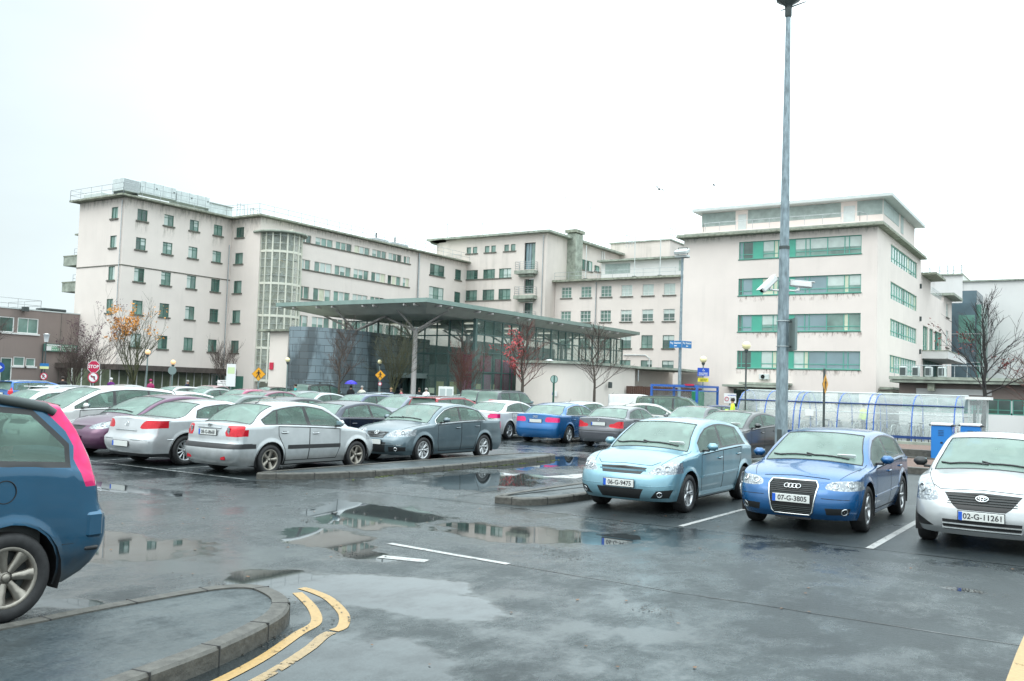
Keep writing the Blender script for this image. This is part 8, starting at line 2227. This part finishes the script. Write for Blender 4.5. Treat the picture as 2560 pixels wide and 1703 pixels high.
# ------------------------------------------------------------------ people
SKIN = mat('skin', (0.50, 0.30, 0.22), .6)
HAIR = mat('dark hair', (0.03, 0.022, 0.018), .8); HAIRG = mat('grey hair', (0.35, .34, .32), .8)
def person(label, x, y, face, top, legs, coat=None, hair=HAIR, stoop=0.0, stride=.12, arms='down', hgt=1.0, hood=None):
    """one skinned body: skeleton edges with a radius at each joint"""
    J = {}; E = []; Rr = {}
    def j(n, co, r, par=None):
        J[n] = len(J); Rr[n] = r; P.append(Vector(co)); 
        if par: E.append((J[par], J[n]))
    P = []; s = stoop
    j('pel', (0, 0, .95), .13); j('wst', (0, s*.2, 1.10), .125, 'pel'); j('cst', (0, s*.5, 1.30), .15, 'wst'); j('nk0', (0, s*.8, 1.46), .075, 'cst'); j('nk', (0, s, 1.53), .055, 'nk0')
    j('hd', (0, s+.02, 1.62), .088, 'nk'); j('tp', (0, s+.01, 1.71), .07, 'hd')
    for sx, nm in ((-1, 'l'), (1, 'r')):
        f = sx*stride
        j(nm+'hip', (sx*.09, 0, .90), .095, 'pel'); j(nm+'kn', (sx*.10, f*.6, .50), .062, nm+'hip'); j(nm+'an', (sx*.10, f, .09), .042, nm+'kn'); j(nm+'to', (sx*.11, f+.14, .04), .038, nm+'an')
        j(nm+'sh', (sx*.19, s*.7, 1.41), .065, 'cst')
        if arms == 'down': e_, w_ = (sx*.24, s*.7-.02, 1.13), (sx*.23, s*.7+.08-f*.6, .88)
        elif arms == 'wide': e_, w_ = (sx*.34, s*.7+.02, 1.18), (sx*.44, s*.7+.16, 1.02)
        else: e_, w_ = (sx*.23, s*.7+.02, 1.14), (sx*.10, s*.7+.22, 1.18)
        j(nm+'el', e_, .043, nm+'sh'); j(nm+'wr', w_, .030, nm+'el'); d = (Vector(w_)-Vector(e_)).normalized()
        j(nm+'pm', Vector(w_)+d*.07, .034, nm+'wr')
        for k in range(4): j(nm+'f%d' % k, Vector(w_)+d*(.15-.012*abs(k-1))+Vector((0, (k-1.5)*.018, 0)), .009, nm+'pm')
        j(nm+'th', Vector(w_)+d*.09+Vector((0, .045, .0)), .010, nm+'pm')
    me = bpy.data.meshes.new('skeleton'); me.from_pydata([p*hgt for p in P], E, []); o = bpy.data.objects.new('skeleton', me); COL.objects.link(o)
    md = o.modifiers.new('skin', 'SKIN'); sv = me.skin_vertices[0].data
    for n, i in J.items(): sv[i].radius = (Rr[n]*hgt, Rr[n]*hgt)
    sv[0].use_root = True; md.use_smooth_shade = True; sd = o.modifiers.new('sub', 'SUBSURF'); sd.levels = 1
    dg = bpy.context.evaluated_depsgraph_get(); m2 = bpy.data.meshes.new_from_object(o.evaluated_get(dg)); bpy.data.objects.remove(o)
    m2.name = 'body'
    for m in (SKIN, top, legs, BLACKP): m2.materials.append(m)
    for p in m2.polygons:
        c = p.center/hgt; p.use_smooth = True
        hand = abs(c.x) > .17 and (Vector((abs(c.x), c.y, c.z))-Vector((abs(P[J['rpm']].x), P[J['rpm']].y, P[J['rpm']].z))).length < .12
        p.material_index = 3 if c.z < .07 else 0 if c.z > 1.50 or hand else 2 if c.z < .92 else 1
    root = empty('person', label, 'person', (x, y, 0), face, group='people near the hospital entrance')
    b = bpy.data.objects.new('body', m2); COL.objects.link(b); b.parent = root
    mb = MB(); mb.sphere((0, (s-.005)*hgt, 1.665*hgt), .098*hgt, hood or hair, 12, (1, 1.05, .95)); mb.build('hood' if hood else 'hair', root)
    mb = MB(); 
    for sx in (-1, 1): mb.sphere((sx*.032*hgt, (s+.098)*hgt, 1.635*hgt), .010*hgt, SIGNK, 6)
    mb.sphere((0, (s+.108)*hgt, 1.61*hgt), .014*hgt, SKIN, 6); mb.build('face', root)
    if coat:
        mb = MB(); mb.lathe([(.27*1, .55), (.225, .9), (.20, 1.1), (.215, 1.32), (.17, 1.45), (.08, 1.50)], coat, n=16)
        o = mb.build('coat', root); o.scale = (hgt, hgt*.78, hgt); o.location = (0, s*.45, 0)
    return root
TEAL = mat('teal jacket', (.02, .30, .28), .7); CREAMC = mat('cream coat', (.62, .60, .52), .8); NAVYC = mat('navy jacket', (.012, .018, .05), .8); DARKC = mat('black clothing', (.012, .012, .014), .8); MAROON = mat('magenta coat', (.30, .015, .10), .8); PURPC = mat('purple top', (.16, .02, .20), .8)
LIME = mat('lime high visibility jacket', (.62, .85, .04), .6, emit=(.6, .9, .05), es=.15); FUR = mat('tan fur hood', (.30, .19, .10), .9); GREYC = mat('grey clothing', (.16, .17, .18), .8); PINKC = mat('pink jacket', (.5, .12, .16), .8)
person('person in a teal jacket standing at the left end of the slate wall', -43.3, 41.0, 2.4, TEAL, NAVYC, arms='in')
person('person in dark clothes under the blue umbrella', -42.0, 44.7, 1.0, DARKC, DARKC, coat=DARKC)
person('person in a long cream coat walking with arms held wide', -41.2, 44.9, 3.4, CREAMC, DARKC, coat=CREAMC, hair=HAIRG, arms='wide')
person('person with a tan fur hood and dark jacket near the entrance', -38.25, 44.4, 3.5, NAVYC, DARKC, hood=FUR, hgt=.97)
person('person in a pink jacket near the entrance, right of the fur hooded one', -37.4, 44.4, 2.8, PINKC, GREYC, hgt=.95)
person('person in a white coat beside the main canopy column', -37.3, 46.8, .3, WHITE, DARKC, coat=WHITE, hair=HAIRG)
person('person in black between the canopy column and the white coated one', -38.05, 47.0, .1, DARKC, DARKC)
person('steward in a lime yellow jacket at the left end of the cycle shelter', -14.7, 41.4, 1.9, LIME, DARKC, arms='in', hgt=1.02)
person('person in a lime yellow jacket behind the bicycles', -10.3, 48.2, 1.0, LIME, NAVYC, hgt=.98)
person('stooping man in a navy jacket walking past the shopfront', -52.6, 39.8, -1.2, NAVYC, DARKC, hair=HAIRG, stoop=.12, stride=.2)
person('person in a hooded magenta coat by the shopfront', -48.4, 34.1, .3, MAROON, DARKC, coat=MAROON, hood=MAROON)
person('person in dark clothes below the crossed out R sign', -49.5, 29.2, 1.0, DARKC, DARKC)
person('person in a purple top with a pale hat under the vase shaped tree', -53.2, 34.6, .4, PURPC, GREYC, hair=WHITE)
um = empty('umbrella', 'open blue umbrella before the slate wall', 'umbrella', (-42.0, 44.7, 0))
mb = MB(); mb.lathe([(.02, 2.10), (.20, 2.06), (.36, 1.95), (.43, 1.84), (.36, 1.93), (.20, 2.03), (.02, 2.07)], mat('blue umbrella cloth', (.04, .03, .55), .5), n=8, smooth=False); mb.build('canopy', um)
mb = MB(); mb.tube([(0, 0, 1.2), (0, 0, 2.14)], .01, METAL_D, 5); mb.build('shaft', um)
sc = empty('scooter', 'small scooter with a red top box beside the steel grey off road car', 'scooter', (-22.9, 33.5, 0))
mb = MB(); mb.box((0, 0, 1.22), (.42, .38, .30), SIGNR, b=.08); mb.build('top_box', sc)
mb = MB(); mb.box((0, .5, .75), (.34, 1.0, .35), DARKC, b=.12); mb.box((0, 1.15, .8), (.36, .12, .75), mat('teal fairing', (.02, .15, .14), .4), b=.05); mb.box((0, .35, 1.0), (.3, .7, .1), BLACKP, b=.04); mb.tube([(-.3, 1.0, 1.15), (.3, 1.0, 1.15)], .02, METAL_D, 5); mb.build('body', sc)
for y in (0, 1.25):
    mb = MB(); mb.lathe([(.13, .05), (.24, .06), (.27, .02), (.27, -.02), (.24, -.06), (.13, -.05)], TYRE, 'x', (0, y, .27), 20); mb.build('wheel', sc)
